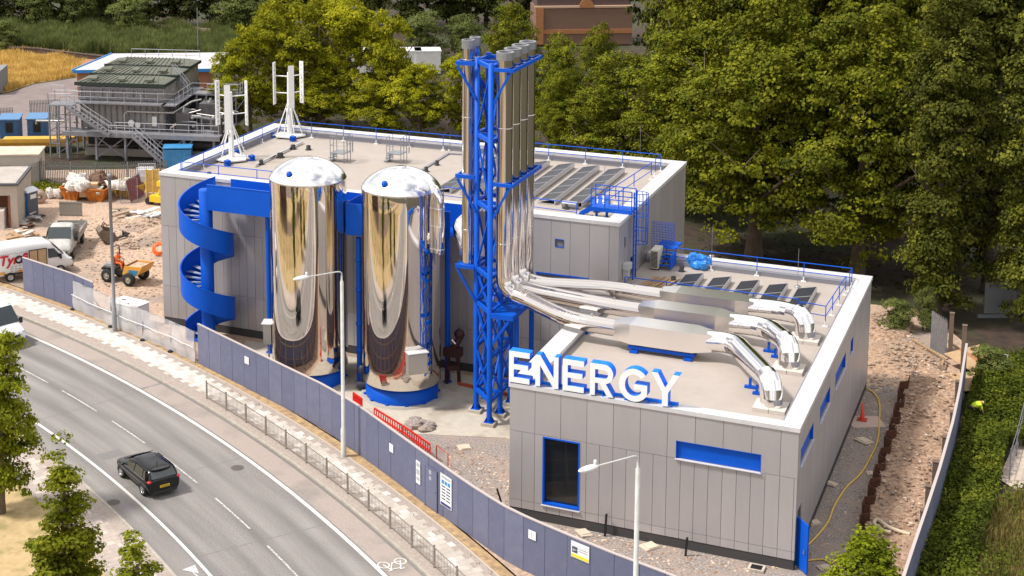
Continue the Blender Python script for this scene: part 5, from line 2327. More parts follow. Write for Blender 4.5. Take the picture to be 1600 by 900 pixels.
# ---- flatbed pickup truck, dropside body, white cab
pk = local('flatbed_truck', 'dusty white flatbed truck with grey dropsides and an empty bed', 'truck')
st_ = [(.35, .45, 1.15, 1.95, .82, .86, .7), (.42, .42, 1.2, 2.08, .88, .92, .76), (.9, .42, 1.2, 2.12, .9, .94, .78), (1.35, .42, 1.18, 2.02, .9, .94, .76), (1.95, .42, 1.1, 1.42, .9, .93, .78),
       (2.3, .44, .98, 1.16, .88, .9, .74), (2.55, .48, .82, .92, .78, .82, .62), (2.62, .52, .74, .78, .68, .72, .5)]
b_ = loft(st_).build('cab', mat('dusty_paint', (.5, .5, .49), .45, col2=(.36, .34, .32), scale=2.5), pk)
subsurf(b_, 2)
m = MB()
tquad(m, (1.98, -.78, 1.4), (1.98, .78, 1.4), (1.42, .7, 1.98), (1.42, -.7, 1.98), .05)
m.build('windscreen', VGLASS, pk)
for s_ in (-1, 1):
    m = MB()
    q = [(.6, .955 * s_, 1.25), (1.75, .95 * s_, 1.22), (1.35, .87 * s_, 1.8), (.6, .88 * s_, 1.85)]
    tquad(m, *(q if s_ < 0 else q[::-1]))
    m.build('side_window', VGLASS, pk)
    m = MB()
    m.box(1.6, .95 * s_, 1.15, 1.7, 1.15 * s_, 1.45)
    m.build('mirror', PLASTB, pk)
m = MB()
m.box(2.5, -.6, .5, 2.68, .6, .72)
m.build('bumper', PLASTB, pk)
m = MB()
m.box(-2.6, -.45, .55, 1.2, .45, .75)
m.build('chassis', BLACK, pk)
m = MB()
m.box(-2.7, -1.0, .85, .2, 1.0, .92)
for s_ in (-1, 1):
    m.box(-2.7, .96 * s_, .92, .2, 1.0 * s_, 1.3)
m.box(-2.74, -1.0, .92, -2.7, 1.0, 1.3)
m.box(.2, -1.0, .85, .25, 1.0, 1.9)
m.build('load_bed', mat('dropside_alu', (.36, .35, .33), .5, .4), pk)
m = MB()
rn = random.Random(5)
for k in range(10):
    m.box(-2.4 + k * .2, rn.uniform(-.8, -.2), .925, -2.3 + k * .2, rn.uniform(0, .8), .95 + rn.uniform(0, .05))
m.build('rubble', mat('bed_dirt', (.2, .16, .13), .95), pk)
for x in (-1.7, 1.75):
    for s_ in (-1, 1):
        wheel(pk, x, .8 * s_, .37, .37, .22, s_, rim=mat('steel_rim', (.2, .2, .2), .5))
f_, r_ = at(92, 408), at(124, 358)
hd_ = (f_ - r_).normalized()
c0 = f_ - hd_ * 2.65
place(pk, (c0.x, c0.y, .01), math.atan2(hd_.y, hd_.x), 1.12)
# loose tailgate leaning behind the truck
a, b = at(93, 337), at(129, 338)
m = MB()
d = (b - a).normalized()
for k in range(12):
    q = a + d * ((b - a).length * (k + .5) / 12)
    m.obox(q + Vector((0, 0, .6)), d, (-d.y, d.x, 0), (0, 0, 1), (b - a).length / 26, .02, .58)
m.bar(a + Vector((0, 0, .15)), b + Vector((0, 0, .15)), .08, .06)
m.bar(a + Vector((0, 0, 1.1)), b + Vector((0, 0, 1.1)), .08, .06)
tag(m.build('barrier_panel', mat('weathered_grey', (.25, .23, .2), .8)), 'grey ribbed panel standing upright behind the flatbed truck', 'panel')

# ---- site dumper
dp = local('site_dumper', 'yellow and blue site dumper with big tyres and a roll bar', 'dumper')
DY_ = mat('dumper_yellow', (.72, .35, .03), .45, col2=(.55, .28, .06), scale=5)
DBL = mat('dumper_blue', (.03, .2, .36), .45)
m = MB()
m.box(-1.5, -.42, .5, .3, .42, .85)
m.box(-1.55, -.5, .55, -1.35, .5, .95)
m.build('chassis', PLASTB, dp)
m = MB()
m.box(-1.5, -.5, .85, -.7, .5, 1.1)
m.box(-1.45, -.4, 1.1, -.95, .4, 1.18)
m.build('engine_cover', mat('dumper_grey', (.25, .25, .26), .5), dp)
m = MB()
for s_ in (-1, 1):
    pass
prof = [(.25, .75), (.45, 1.35), (1.9, 1.42), (1.55, .85), (1.2, .62), (.5, .6)]
m.ext(prof, -.78, -.74)
m.ext(prof, .74, .78)
for (a, b) in zip(prof, prof[1:] + prof[:1]):
    if (a, b) == ((.45, 1.35), (1.9, 1.42)):
        continue
    m.add([(a[0], -.74, a[1]), (b[0], -.74, b[1]), (b[0], .74, b[1]), (a[0], .74, a[1])], [(0, 1, 2, 3)])
    m.add([(a[0] * .97 + .03, -.74, a[1] + .03), (b[0] * .97 + .03, -.74, b[1] + .03), (b[0] * .97 + .03, .74, b[1] + .03), (a[0] * .97 + .03, .74, a[1] + .03)], [(3, 2, 1, 0)])
sk = m.build('skip_bucket', DY_, dp)
m = MB()
m.ext([(.75, .72), (.8, 1.12), (1.6, 1.14), (1.45, .85), (1.2, .68)], -.795, -.782)
m.build('side_panel', DBL, sk)
m = MB()
m.box(.5, -.72, 1.2, 1.7, .72, 1.26)
m.build('soil_load', DIRT, sk)
m = MB()
m.tube([(-.75, -.42, .9), (-.8, -.42, 2.3), (-.8, -.3, 2.42), (-.8, .3, 2.42), (-.8, .42, 2.3), (-.75, .42, .9)], .04, 8)
m.build('roll_bar', BLACK, dp)
m = MB()
m.box(-.95, -.25, 1.1, -.5, .25, 1.2)
m.box(-.98, -.25, 1.2, -.9, .25, 1.6)
m.build('seat', PLASTB, dp)
m = MB()
m.tube([(-.1, 0, .9), (-.2, 0, 1.45)], .03, 6)
m.tube([(-.22 + .03 * math.sin(a * PI / 6), .17 * math.cos(a * PI / 6), 1.47 + .1 * math.sin(a * PI / 6)) for a in range(12)], .015, 5, closed=True)
m.build('steering_wheel', BLACK, dp)
for x, y in ((-1.05, .72), (-1.05, -.72), (.85, .85), (.85, -.85)):
    wheel(dp, x, y, .46, .46, .36, 1, rim=mat('dumper_rim', (.4, .36, .3), .6), hub=.5)
for s_ in (-1, 1):
    m = MB()
    m.tube([(-1.55, .62 * s_, .85), (-1.35, .68 * s_, 1.02), (-.75, .68 * s_, 1.02), (-.55, .62 * s_, .85)], .09, 6)
    m.build('mudguard', PLASTB, dp)
w1, w2 = at(166, 441), at(202.5, 447)
hd_ = (w2 - w1).normalized()
lf_ = Vector((-hd_.y, hd_.x, 0))
c0 = (w1 + w2) / 2 + lf_ * .85 + hd_ * .1
rz_ = math.atan2(hd_.y, hd_.x)
place(dp, (c0.x, c0.y, .01), rz_)
Js = dict(J_stand)
Js.update({'pel': (0, 0, .15), 'ch': (0, .02, .52), 'nk': (0, .05, .7), 'hd': (0, .08, .82), 'ht': (0, .08, .94), 'ls': (-.19, .02, .64), 'le': (-.25, .2, .42), 'lh': (-.14, .42, .42), 'rs': (.19, .02, .64), 're': (.25, .2, .42), 'rh': (.14, .42, .42),
           'lp': (-.1, .05, .12), 'lk': (-.16, .46, .12), 'lf': (-.16, .5, -.3), 'lt': (-.16, .64, -.33), 'rp': (.1, .05, .12), 'rk': (.16, .46, .12), 'rf': (.16, .5, -.3), 'rt': (.16, .64, -.33)})
dc = Vector((c0.x, c0.y, 0)) + hd_ * -.72
person('person in orange work clothes sitting on the dumper seat', Js, Rr, EDG, [('jacket', top_e, 1.13, HIVIO), ('trousers', leg_e, 1.15, HIVIO), ('helmet', [('hd', 'ht')], 1.28, mat('helmet_orange', (.85, .25, .03), .4))], (dc.x, dc.y, 1.13), rz_ - PI / 2)
# hi-vis worker at the right, bending forward
Jb = dict(J_stand)
Jb.update({'ch': (0, .3, 1.18), 'nk': (0, .45, 1.22), 'hd': (0, .55, 1.2), 'ht': (0, .66, 1.18), 'ls': (-.19, .4, 1.15), 'le': (-.22, .48, .86), 'lh': (-.15, .58, .64), 'rs': (.19, .4, 1.15), 're': (.22, .48, .86), 'rh': (.15, .58, .64)})
wp = at(1517, 662, -.1)
person('person in a bright yellow jacket bending down behind the right hoarding', Jb, Rr, EDG, [('jacket', top_e, 1.18, HIVIS), ('trousers', leg_e, 1.12, NAVY), ('helmet', [('hd', 'ht')], 1.25, HIVIS)], (wp.x, wp.y, -.12), R(-60))

# ================================================================ THE YARD ON THE LEFT
SKO = mat('skip_orange', (.62, .2, .012), .6, col2=(.4, .11, .02), scale=3, contrast=.5)
SKY_ = mat('skip_yellow', (.6, .36, .03), .6, col2=(.4, .24, .05), scale=3)
BAGW = mat('rubble_bag', (.68, .63, .58), .8, col2=(.5, .46, .42), scale=3, bump=.03, bscale=5)


def skip_bin(a, b, dep, h, label, mt, seed, load=None, group='skips full of rubbish along the palisade fence'):
    """front edge from ground point a to b, going back dep"""
    d = (b - a)
    L_ = d.length
    d.normalize()
    n = Vector((-d.y, d.x, 0))
    t = thing('skip', label, 'skip', a, 0, group)
    m = MB()
    F = lambda x, y, z: a + d * x + n * y + Vector((0, 0, z))
    e = .35
    bot = [F(e, e * .5, .02), F(L_ - e, e * .5, .02), F(L_ - e, dep - e * .5, .02), F(e, dep - e * .5, .02)]
    top = [F(0, 0, h), F(L_, 0, h), F(L_, dep, h), F(0, dep, h)]
    m.add(bot + top, [(3, 2, 1, 0), (0, 1, 5, 4), (1, 2, 6, 5), (2, 3, 7, 6), (3, 0, 4, 7)])
    bi = [p + Vector((0, 0, .05)) for p in bot]
    ti = [F(.05, .05, h), F(L_ - .05, .05, h), F(L_ - .05, dep - .05, h), F(.05, dep - .05, h)]
    m.add(bi + ti, [(0, 1, 2, 3), (4, 5, 1, 0), (5, 6, 2, 1), (6, 7, 3, 2), (7, 4, 0, 3)])
    for i in range(4):
        m.bar(top[i], top[(i + 1) % 4], .09, .09)
    for k in range(1, 4):
        m.bar(F(L_ * k / 4, .12 * (1 - 0), .15), F(L_ * k / 4, -.01, h), .07, .05)
    m.build('bin', mt, t)
    rn = random.Random(seed)
    m = MB()
    for k in range(26):
        c = F(rn.uniform(.3, L_ - .3), rn.uniform(.3, dep - .3), h + rn.uniform(-.3, .25))
        a_ = Vector((rn.uniform(-1, 1), rn.uniform(-1, 1), rn.uniform(-.4, .4))).normalized()
        b_2 = a_.cross(Vector((0, 0, 1))).normalized()
        m.k = rn.randrange(4)
        m.obox(c, a_, b_2, a_.cross(b_2), rn.uniform(.15, .6), rn.uniform(.05, .2), rn.uniform(.02, .12))
    m.build('rubbish', [TIMBER, CONC, RUST, BAGW], t)
    return t


skip_bin(at(93, 312), at(124, 315), 2.0, 1.05, 'orange skip under a heap of white rubble bags', SKO, 1)
skip_bin(at(131, 315), at(164, 317), 2.0, 1.05, 'orange skip holding a broken cabinet and branches', SKO, 2)
skip_bin(at(173, 305), at(206, 312), 1.9, 1.0, 'yellow-brown skip behind the leaning mesh panels', SKY_, 3)
bundle('rubble_bag', 'heap of white rubble bags piled over the left orange skip', 'rubble bags', at(108, 303, .9) + Vector((0, 1.3, .1)), 1.15, BAGW, 5, 16, .7)
bundle('rubble_bag', 'white rubble bags at the very back beside the palisade fence', 'rubble bags', at(118, 290, .8), 1.2, BAGW, 6, 10, .9)
bundle('rubble_bag', 'white bag on the ground left of the orange skips', 'rubble bags', at(85, 309, 0), .75, BAGW, 7, 8, 1.1)
bundle('rubble_bag', 'white sheeting heaped in the yellow-brown skip', 'rubble bags', at(186, 296, .8), 1.1, BAGW, 8, 9, .7)
bundle('brush_heap', 'dark heap of branches and scrap behind the second orange skip', 'scrap heap', at(157, 292, .6), 1.3, mat('brush', (.09, .05, .035), .9, col2=(.2, .12, .08), scale=8), 9, 14, .9)
m = MB()
c = at(139, 296, .9)
m.obox(c, CR, CF, (0, 0, 1), .75, .4, .55)
m.obox(c + CR * .02 - CF * .41, CR, CF, (0, 0, 1), .02, .01, .5)
tag(m.build('broken_cabinet', mat('old_wood', (.5, .33, .2), .75)), 'broken pale wooden cabinet tipped into the second skip', 'cabinet')
# portable toilet
p = at(45, 337)
pt = thing('portable_toilet', 'grey and blue portable toilet with a white roof', 'portable toilet', p)
m = MB()
m.M = Matrix.Translation(p) @ Matrix.Rotation(CAM_E[2] - R(35), 4, 'Z')
m.box(-.55, -.55, .08, .55, .55, 2.05)
for k in range(5):
    m.box(.55, -.45 + .2 * k, .2, .575, -.38 + .2 * k, 1.9)
m.build('cabin', mat('toilet_grey', (.1, .115, .15), .55), pt)
m2 = MB()
m2.M = m.M
m2.box(-.48, -.59, .12, .48, -.552, 1.98)
dd = m2.build('door', mat('toilet_blue', (.02, .16, .42), .5), pt)
m2 = MB()
m2.M = m.M
m2.box(-.3, -.6, 1.35, .3, -.592, 1.8)
m2.build('label_plate', WHITE, dd)
m2 = MB()
m2.M = m.M
m2.box(.58, -.3, 1.5, .586, .35, 1.85)
m2.build('label_plate', WHITE, pt)
m2 = MB()
m2.M = m.M
m2.ext([(-.6, 2.05), (.6, 2.05), (.5, 2.2), (0, 2.34), (-.5, 2.2)], -.6, .6)
m2.build('roof', mat('toilet_roof', (.7, .73, .78), .4), pt)
# garage-like outbuilding at the left edge
gp = at(29, 356)
gx = thing('outbuilding', 'rendered outbuilding with a brick interior cut by the left edge', 'building', gp)
m = MB()
m.M = Matrix.Translation(gp) @ Matrix.Rotation(CAM_E[2] - R(0), 4, 'Z')
W_ = m.M
REND = mat('render_grey', (.46, .4, .34), .85, col2=(.4, .35, .3), scale=2)
m.box(-.55, 0, 0, .0, .5, 2.6)
m.box(-8, .0, 2.6, .0, .5, 3.4)
m.box(-.3, .5, 0, .0, 5.6, 3.4)
m.box(-8, 5.3, 0, -.3, 5.6, 3.4)
m.build('wall', REND, gx)
m = MB()
m.M = W_
m.box(-.75, .02, 0, -.56, .48, 2.55)
m.box(-8, 2.5, 0, -.3, 2.7, 2.6)
m.build('brickwork', mat('red_brick', (.28, .11, .06), .85, col2=(.2, .08, .05), scale=6), gx)
m = MB()
m.M = W_
m.box(-8.1, -.15, 3.4, .12, 5.7, 3.55)
m.k = 1
m.box(-8.1, .1, 3.551, -.1, 5.5, 3.58)
m.build('roof', [mat('roof_edge', (.07, .07, .08), .7), mat('roof_felt', (.42, .38, .35), .85, col2=(.34, .3, .27), scale=1.5)], gx)
m = MB()
m.M = W_
m.box(-2.3, -.5, 0, -1.0, .6, 1.5)
tag(m.build('pallet_load', mat('wrapped_pallet', (.55, .45, .4), .6, col2=(.65, .6, .56), scale=3)), 'wrapped pallet load standing in the opening of the outbuilding', 'pallet')
# assorted clutter
p = at(62, 317)
m = MB()
m.M = Matrix.Translation((p.x, p.y, .55)) @ Matrix.Rotation(CAM_E[2] + R(20), 4, 'Z') @ Matrix.Rotation(PI / 2, 4, 'X')
m.lathe((0, 0, -.3), [(.2, 0), (.55, 0), (.55, .04), (.2, .04)], 20)
m.lathe((0, 0, .3), [(.2, 0), (.55, 0), (.55, .04), (.2, .04)], 20)
m.lathe((0, 0, -.3), [(.25, .04), (.25, .6)], 16)
tag(m.build('cable_drum', mat('drum', (.5, .36, .3), .8)), 'pale wooden cable drum right of the portable toilet', 'cable drum')


def clutter(name, label, cat, x, y, r, mts, seed, n=12, h=.15, lng=1.2, group=None, z=0.0):
    p = at(x, y, z)
    rn = random.Random(seed)
    m = MB()
    for k in range(n):
        a = Vector((rn.uniform(-1, 1), rn.uniform(-1, 1), rn.uniform(-.12, .12))).normalized()
        b = a.cross(Vector((0, 0, 1))).normalized()
        m.k = rn.randrange(len(mts))
        l, t_ = rn.uniform(.3, 1) * lng, rn.uniform(.02, .06)
        c = p + Vector((rn.uniform(-r, r), rn.uniform(-r, r), rn.uniform(.08, h + .08) + abs(a.z) * l * .4))
        m.obox(c, a, b, a.cross(b), l / 2, rn.uniform(.04, .25), t_)
    return tag(m.build(name, mts), label, cat, group)


clutter('scrap_sheets', 'grey scrap sheets lying at the corner of the outbuilding', 'scrap', 45, 345, 1.0, [STEEL, PVF, DARK], 1, 8, .3, 1.6)
clutter('scrap_boards', 'pale boards and slabs strewn left of the flatbed truck', 'boards', 22, 372, 1.2, [CONC, BAGW, TIMBER], 2, 10, .2, 1.4)
clutter('sheet_metal', 'white corrugated sheets piled against the left edge of the hall', 'sheets', 233, 340, 1.1, [WPLAST, WHITE], 3, 9, .5, 2.4)
clutter('slab_stack', 'broken concrete slabs lying in the middle of the yard', 'slabs', 195, 336, .8, [CONC, mat('slab_brown', (.33, .24, .17), .9)], 4, 12, .4, 1.4)
clutter('scrap_bucket', 'dark open steel box lying behind the dumper', 'steel box', 197, 372, .4, [BLACK], 5, 4, .3, 1.4)
clutter('drill_scrap', 'small pile of timber and stones in front of the outbuilding', 'rubble', 45, 355, .6, [RUST, CONC], 6, 8, .15, .7)
clutter('dark_boards', 'dark boards lying below the palisade fence at the left', 'boards', 75, 300, 1.4, [DARK, UPST], 16, 9, .2, 2.0)
p = at(170, 378)
bk_ = thing('excavator_bucket', 'mud-caked excavator bucket lying behind the dumper', 'bucket', p)
m = MB()
m.M = Matrix.Translation(p) @ Matrix.Rotation(CAM_E[2] + R(200), 4, 'Z')
m.ext([(-.9, .15), (-.75, .0), (.1, .0), (.7, .45), (.85, 1.0), (.55, 1.25), (.5, 1.1), (.55, .6), (0, .14), (-.6, .12)], -.7, .7)
m.ext([(-.75, .03), (.1, .03), (.68, .46), (.6, 1.15), (-.3, .9)], -.74, -.7)
m.ext([(-.75, .03), (.1, .03), (.68, .46), (.6, 1.15), (-.3, .9)], .7, .74)
m.build('shell', mat('muddy_steel', (.2, .15, .11), .9, col2=(.12, .09, .07), scale=5), bk_)
m = MB()
m.M = Matrix.Translation(p) @ Matrix.Rotation(CAM_E[2] + R(200), 4, 'Z')
m.tube([(.5, -.2, 1.2), (.3, -.2, 1.55), (.1, -.2, 1.3)], .05, 6)
m.tube([(.5, .2, 1.2), (.3, .2, 1.55), (.1, .2, 1.3)], .05, 6)
m.build('hitch', RUST, bk_)
# orange ring / hose reel by the hall wall
p = at(249, 399)
m = MB()
m.M = Matrix.Translation((p.x, p.y, .5)) @ Matrix.Rotation(CAM_E[2], 4, 'Z') @ Matrix.Rotation(R(55), 4, 'X')
for r_ in (.48, .4, .32):
    m.tube([(r_ * math.cos(a * PI / 10), r_ * math.sin(a * PI / 10), (.5 - r_) * .5) for a in range(20)], .06, 6, closed=True)
tag(m.build('coiled_pipe', ORANGE), 'coil of orange pipe leaning beside the hall corner', 'pipe coil')
# rubble heaps: spoil beside the hall


def heap(label, x, y, rx, ry, h, seed, mt=None, kind=None, name='rubble_heap', cat='rubble heap', z=0):
    p = at(x, y, z)
    rn = random.Random(seed)
    m = MB()
    n = 26
    vs = []
    for j in range(n + 1):
        for i in range(n + 1):
            a, b = (i / n - .5) * 2, (j / n - .5) * 2
            q = max(0, 1 - a * a - b * b)
            hh = h * q ** .8 * (.75 + .35 * math.sin(3.1 * a + seed) * math.cos(2.7 * b)) + (rn.uniform(0, .09) * h if q > 0 else -.02) - .01
            vs.append((p.x + a * rx, p.y + b * ry, z + hh))
    m.add(vs, [(j * (n + 1) + i, j * (n + 1) + i + 1, (j + 1) * (n + 1) + i + 1, (j + 1) * (n + 1) + i) for j in range(n) for i in range(n)])
    for k in range(int(70 * rx)):
        a, b = rn.gauss(0, .45), rn.gauss(0, .45)
        if a * a + b * b > 1.2:
            continue
        s_ = rn.uniform(.04, .16)
        q = max(0, 1 - a * a - b * b)
        m.k = 1
        m.ball((p.x + a * rx, p.y + b * ry, z + h * q ** .8 * .8 + s_ * .3), s_, s_ * .8, s_ * .6, 5, 4, .2, rn)
    o = m.build(name, [mt or DIRT, mat('broken_stone', (.4, .3, .22), .9, col2=(.3, .22, .17), scale=3)], None)
    return tag(o, label, cat, None, kind)


heap('heap of tan spoil and stones against the left end of the hall', 238, 372, 1.9, 2.6, .7, 1)
heap('low spread of broken stones behind the orange pipe coil', 215, 352, 2.4, 1.8, .5, 2)
heap('spoil heap beside the excavator bucket', 196, 385, 1.3, 1.0, .35, 3)
# heras frames leaning in front of the right skip, yellow frame, cage, blue container
a, b = at(196, 318), at(228, 300)
for i, (px0, py0, px1, py1, hh, mt_, lab_) in enumerate([(188, 318, 215, 317, 2.0, STEEL, 'galvanised mesh panel leaning in front of the yellow-brown skip'), (205, 318, 226, 305, 1.9, mat('maroon_panel', (.2, .03, .04), .7), 'maroon panel standing among the mesh panels')]):
    a, b = at(px0, py0), at(px1, py1)
    d = (b - a).normalized()
    n_ = Vector((-d.y, d.x, 0))
    L_ = (b - a).length
    m = MB()
    T_ = lambda s_, z: a + d * s_ + n_ * z * .25 + Vector((0, 0, z))
    m.tube([T_(0, .05), T_(0, hh), T_(L_, hh), T_(L_, .05)], .025, 6, closed=True)
    k = .12
    while k < L_:
        m.tube([T_(k, .05), T_(k, hh)], .008, 4)
        k += .14
    if i == 1:
        m.k = 1
        m.add([T_(.05, .1), T_(L_ - .05, .1), T_(L_ - .05, hh - .1), T_(.05, hh - .1)], [(0, 1, 2, 3)])
        m.add([p + n_ * .03 for p in (T_(.05, .1), T_(L_ - .05, .1), T_(L_ - .05, hh - .1), T_(.05, hh - .1))], [(3, 2, 1, 0)])
    tag(m.build('mesh_barrier', [STEEL, mt_]), lab_, 'panel')
p = at(240, 318)
yf = thing('steel_stand', 'tall pale yellow steel frame standing at the left edge of the hall', 'steel frame', p)
m = MB()
YP = mat('pale_yellow', (.6, .4, .12), .7, col2=(.45, .28, .08), scale=4)
for dx in (-.55, .0, .55):
    m.bar(p + CR * dx, p + CR * dx + Vector((0, 0, 2.9)), .12, .12)
m.obox(p + Vector((0, 0, 1.9)), CR, CF, (0, 0, 1), .5, .04, .95)
m.build('frame', YP, yf)
p = at(229, 290)
cg = thing('white_cage', 'white framed cage trolley with sheeting behind the skips', 'cage', p)
m = MB()
for a_ in (-1.1, 1.1):
    for b_2 in (-.7, .7):
        m.bar(p + CR * a_ * .65 + CF * b_2, p + CR * a_ * .65 + CF * b_2 + Vector((0, 0, 1.75)), .06, .06)
for z in (.3, 1.0, 1.75):
    for b_2 in (-.7, .7):
        m.bar(p + CR * -.72 + CF * b_2 + Vector((0, 0, z)), p + CR * .72 + CF * b_2 + Vector((0, 0, z)), .05, .05)
m.build('frame', WHITE, cg)
m = MB()
m.obox(p + Vector((0, 0, .85)), CR, CF, (0, 0, 1), .66, .6, .7)
m.build('load', WPLAST, cg)
p = at(276, 266, 0)
m = MB()
m.obox(p + Vector((0, 0, .9)) + CF * 1.5, CR, CF, (0, 0, 1), 1.25, .8, .8)
m.obox(p + Vector((0, 0, 1.84)) + CF * 1.5, CR, CF, (0, 0, 1), 1.3, .85, .03)
for k in range(7):
    m.obox(p + Vector((0, 0, .8)) + CF * .68 + CR * (-1.05 + .35 * k), CR, CF, (0, 0, 1), .05, .02, .72)
tag(m.build('container', mat('container_blue', (.02, .17, .4), .55, col2=(.05, .25, .5), scale=1)), 'blue container behind the far left corner of the hall', 'container')
# yellow compact machine by the cream frame
p = at(245, 322)
m = MB()
m.box(p.x - .7, p.y, .3, p.x + .5, p.y + .9, .8)
m.k = 1
m.tube([(p.x - .9, p.y + .1, .3), (p.x - .9, p.y + .7, .3)], .3, 12)
m.k = 0
m.tube([(p.x, p.y + .4, .8), (p.x + .2, p.y + .4, 1.7)], .12, 8)
m.box(p.x - .1, p.y + .2, 1.6, p.x + .6, p.y + .7, 2.0)
tag(m.build('compactor', [mat('machine_yellow', (.75, .5, .02), .5), DARK]), 'small yellow compacting machine peeping out left of the hall', 'machine')
# white cabin behind the sheeted fence
p0 = at(186, 520)
cb = thing('white_cabin', 'low white cabinet with two black vents behind the sheeted fence', 'cabinet', p0)
m = MB()
c = at(205, 500) + Vector((0, 0, .9))
ax_ = (at(230, 512) - at(180, 500)).normalized()
ax_ = Vector((ax_.x, ax_.y, 0)).normalized()
ay_ = Vector((-ax_.y, ax_.x, 0))
c = at(203, 507) + Vector((0, 0, .75))
m.obox(c, ax_, ay_, (0, 0, 1), 1.1, .65, .75)
m.build('body', WHITE, cb)
m = MB()
m.obox(c + Vector((0, 0, .765)), ax_, ay_, (0, 0, 1), 1.15, .7, .015)
m.obox(c + Vector((0, 0, .85)) - ax_ * .2, ax_, ay_, (0, 0, 1), .02, .02, .1)
m.build('lid', WHITE, cb)
m = MB()
m.obox(c + Vector((0, 0, .79)) - ax_ * .5 + ay_ * .1, ax_, ay_, (0, 0, 1), .2, .06, .012)
m.obox(c + Vector((0, 0, .79)) + ax_ * .2 - ay_ * .3, ax_, ay_, (0, 0, 1), .05, .05, .02)
m.build('vent', BLACK, cb)

# palisade fences


def palisade(name, label, pts, h=2.4, z=0., step=.155, mt=STEEL):
    P = [at(x, y, z) for x, y in pts]
    t = thing(name, label, 'fence', P[0])
    m = MB()
    r_ = MB()
    for a, b in zip(P, P[1:]):
        d = (b - a)
        L_ = d.length
        d.normalize()
        n_ = Vector((d.y, -d.x, 0))
        k = 0
        while k < L_:
            q = a + d * k
            m.add([q - d * .035 + n_ * .03 + Vector((0, 0, .05)), q + Vector((0, 0, .05)) + n_ * .05, q + d * .035 + n_ * .03 + Vector((0, 0, .05)),
                   q - d * .035 + n_ * .03 + Vector((0, 0, h - .1)), q + n_ * .05 + Vector((0, 0, h)), q + d * .035 + n_ * .03 + Vector((0, 0, h - .1))],
                  [(0, 1, 4, 3), (1, 2, 5, 4), (1, 0, 3, 4), (2, 1, 4, 5)])
            k += step
        for zz in (.4, h - .45):
            r_.bar(a + Vector((0, 0, zz)), b + Vector((0, 0, zz)), .05, .05)
        k = 0
        while k <= L_ + .01:
            q = a + d * k
            r_.bar(q, q + Vector((0, 0, h - .1)), .1, .06)
            k += 2.75
    m.build('pales', mt, t)
    r_.build('rails', mt, t)
    return t


PALG = mat('palisade_grey', (.27, .27, .28), .6, .3)
palisade('palisade_fence', 'grey palisade fence running left to right behind the skips', [(64, 291), (150, 294), (262, 290)], 2.3, mt=PALG)
palisade('palisade_fence', 'grey palisade fence at the left edge beside the cream cabin', [(-20, 296), (41, 300), (64, 291)], 2.3, mt=PALG)
palisade('palisade_fence', 'short palisade fence by the curved path beyond the blue kiosks', [(48, 192), (96, 190)], 2.4, mt=PALG)
palisade('palisade_fence', 'dark palisade fence at the far left edge by the kiosks', [(-15, 197), (22, 193)], 1.8, mt=PALG)
p = at(-5, 140)
m = MB()
m.obox(p + Vector((0, 0, 1.2)), CR, CF, (0, 0, 1), .8, 2.5, 1.2)
tag(m.build('grey_wall', mat('grey_cladding', (.2, .21, .22), .7)), 'grey metal wall at the left edge beside the golden grass', 'wall')

# cream cabin in front of the plant
p = at(33, 292)
kb = thing('cream_cabin', 'cream panelled cabin with a flat pale roof behind the palisade fence', 'cabin', p)
m = MB()
c = p + CF * 1.3 - CR * 1.6
m.obox(c + Vector((0, 0, 1.4)), CR, CF, (0, 0, 1), 3.2, 1.5, 1.4)
m.build('wall', mat('cabin_cream', (.5, .46, .4), .7, col2=(.45, .41, .36), scale=1), kb)
m = MB()
m.obox(c + Vector((0, 0, 2.86)), CR, CF, (0, 0, 1), 3.3, 1.6, .06)
m.build('roof', mat('cabin_roof', (.58, .49, .4), .8, col2=(.45, .36, .28), scale=.8), kb)
m = MB()
m.obox(c + Vector((0, 0, 2.0)) + CR * 3.21 - CF * .2, CF, CR, (0, 0, 1), .25, .01, .3)
m.build('vent', UPST, kb)

# blue kiosks and the yellow bund
for i, (x0, y0) in enumerate([(18, 217), (61, 216)]):
    p = at(x0, y0)
    k_ = thing('blue_kiosk', ['left blue equipment kiosk with its door open', 'right blue equipment kiosk with a sloping lid'][i], 'kiosk', p, 0, 'blue kiosks beside the yellow bund')
    m = MB()
    m.obox(p + Vector((0, 0, 1.1)), CR, CF, (0, 0, 1), .95, .8, 1.05)
    for q in range(6):
        m.obox(p + Vector((0, 0, 1.1)) + CR * (-.8 + .32 * q) - CF * .81, CR, CF, (0, 0, 1), .03, .012, 1.0)
    m.build('cabinet', mat('kiosk_blue', (.045, .13, .29), .6, col2=(.035, .1, .22), scale=1.5), k_)
    m = MB()
    m.obox(p + Vector((0, 0, 2.2)), CR, (CF + Vector((0, 0, .12))).normalized(), Vector((0, 0, 1)), 1.05, .95, .05)
    m.build('lid', mat('kiosk_lid', (.09, .2, .38), .6), k_)
    m = MB()
    m.obox(p + Vector((0, 0, 1.3)) - CF * .83, CR, CF, (0, 0, 1), .35, .01, .5)
    m.build('opening', BLACK, k_)
p = at(75, 232)
yb = thing('yellow_bund', 'bright yellow equipment trough with a sloping chute beside the plant', 'trough', p)
m = MB()
BY_ = mat('bund_yellow', (.7, .36, .03), .7, col2=(.55, .3, .06), scale=2)
m.obox(p + Vector((0, 0, .75)) + CR * -1.2, CR, CF, (0, 0, 1), 3.1, 1.4, .15)
m.obox(p + Vector((0, 0, .9)) + CR * -1.2 - CF * 1.35, CR, CF, (0, 0, 1), 3.1, .05, .35)
m.obox(p + CR * 2.2 + Vector((0, 0, .9)), (CR * .7 + CF * .6).normalized(), (-CR * .6 + CF * .7).normalized(), (0, 0, 1), 1.1, .6, .3)
m.obox(p + CR * 3.6 + Vector((0, 0, 1.1)) + CF * 1, CR, CF, (0, 0, 1), .8, .6, .4)
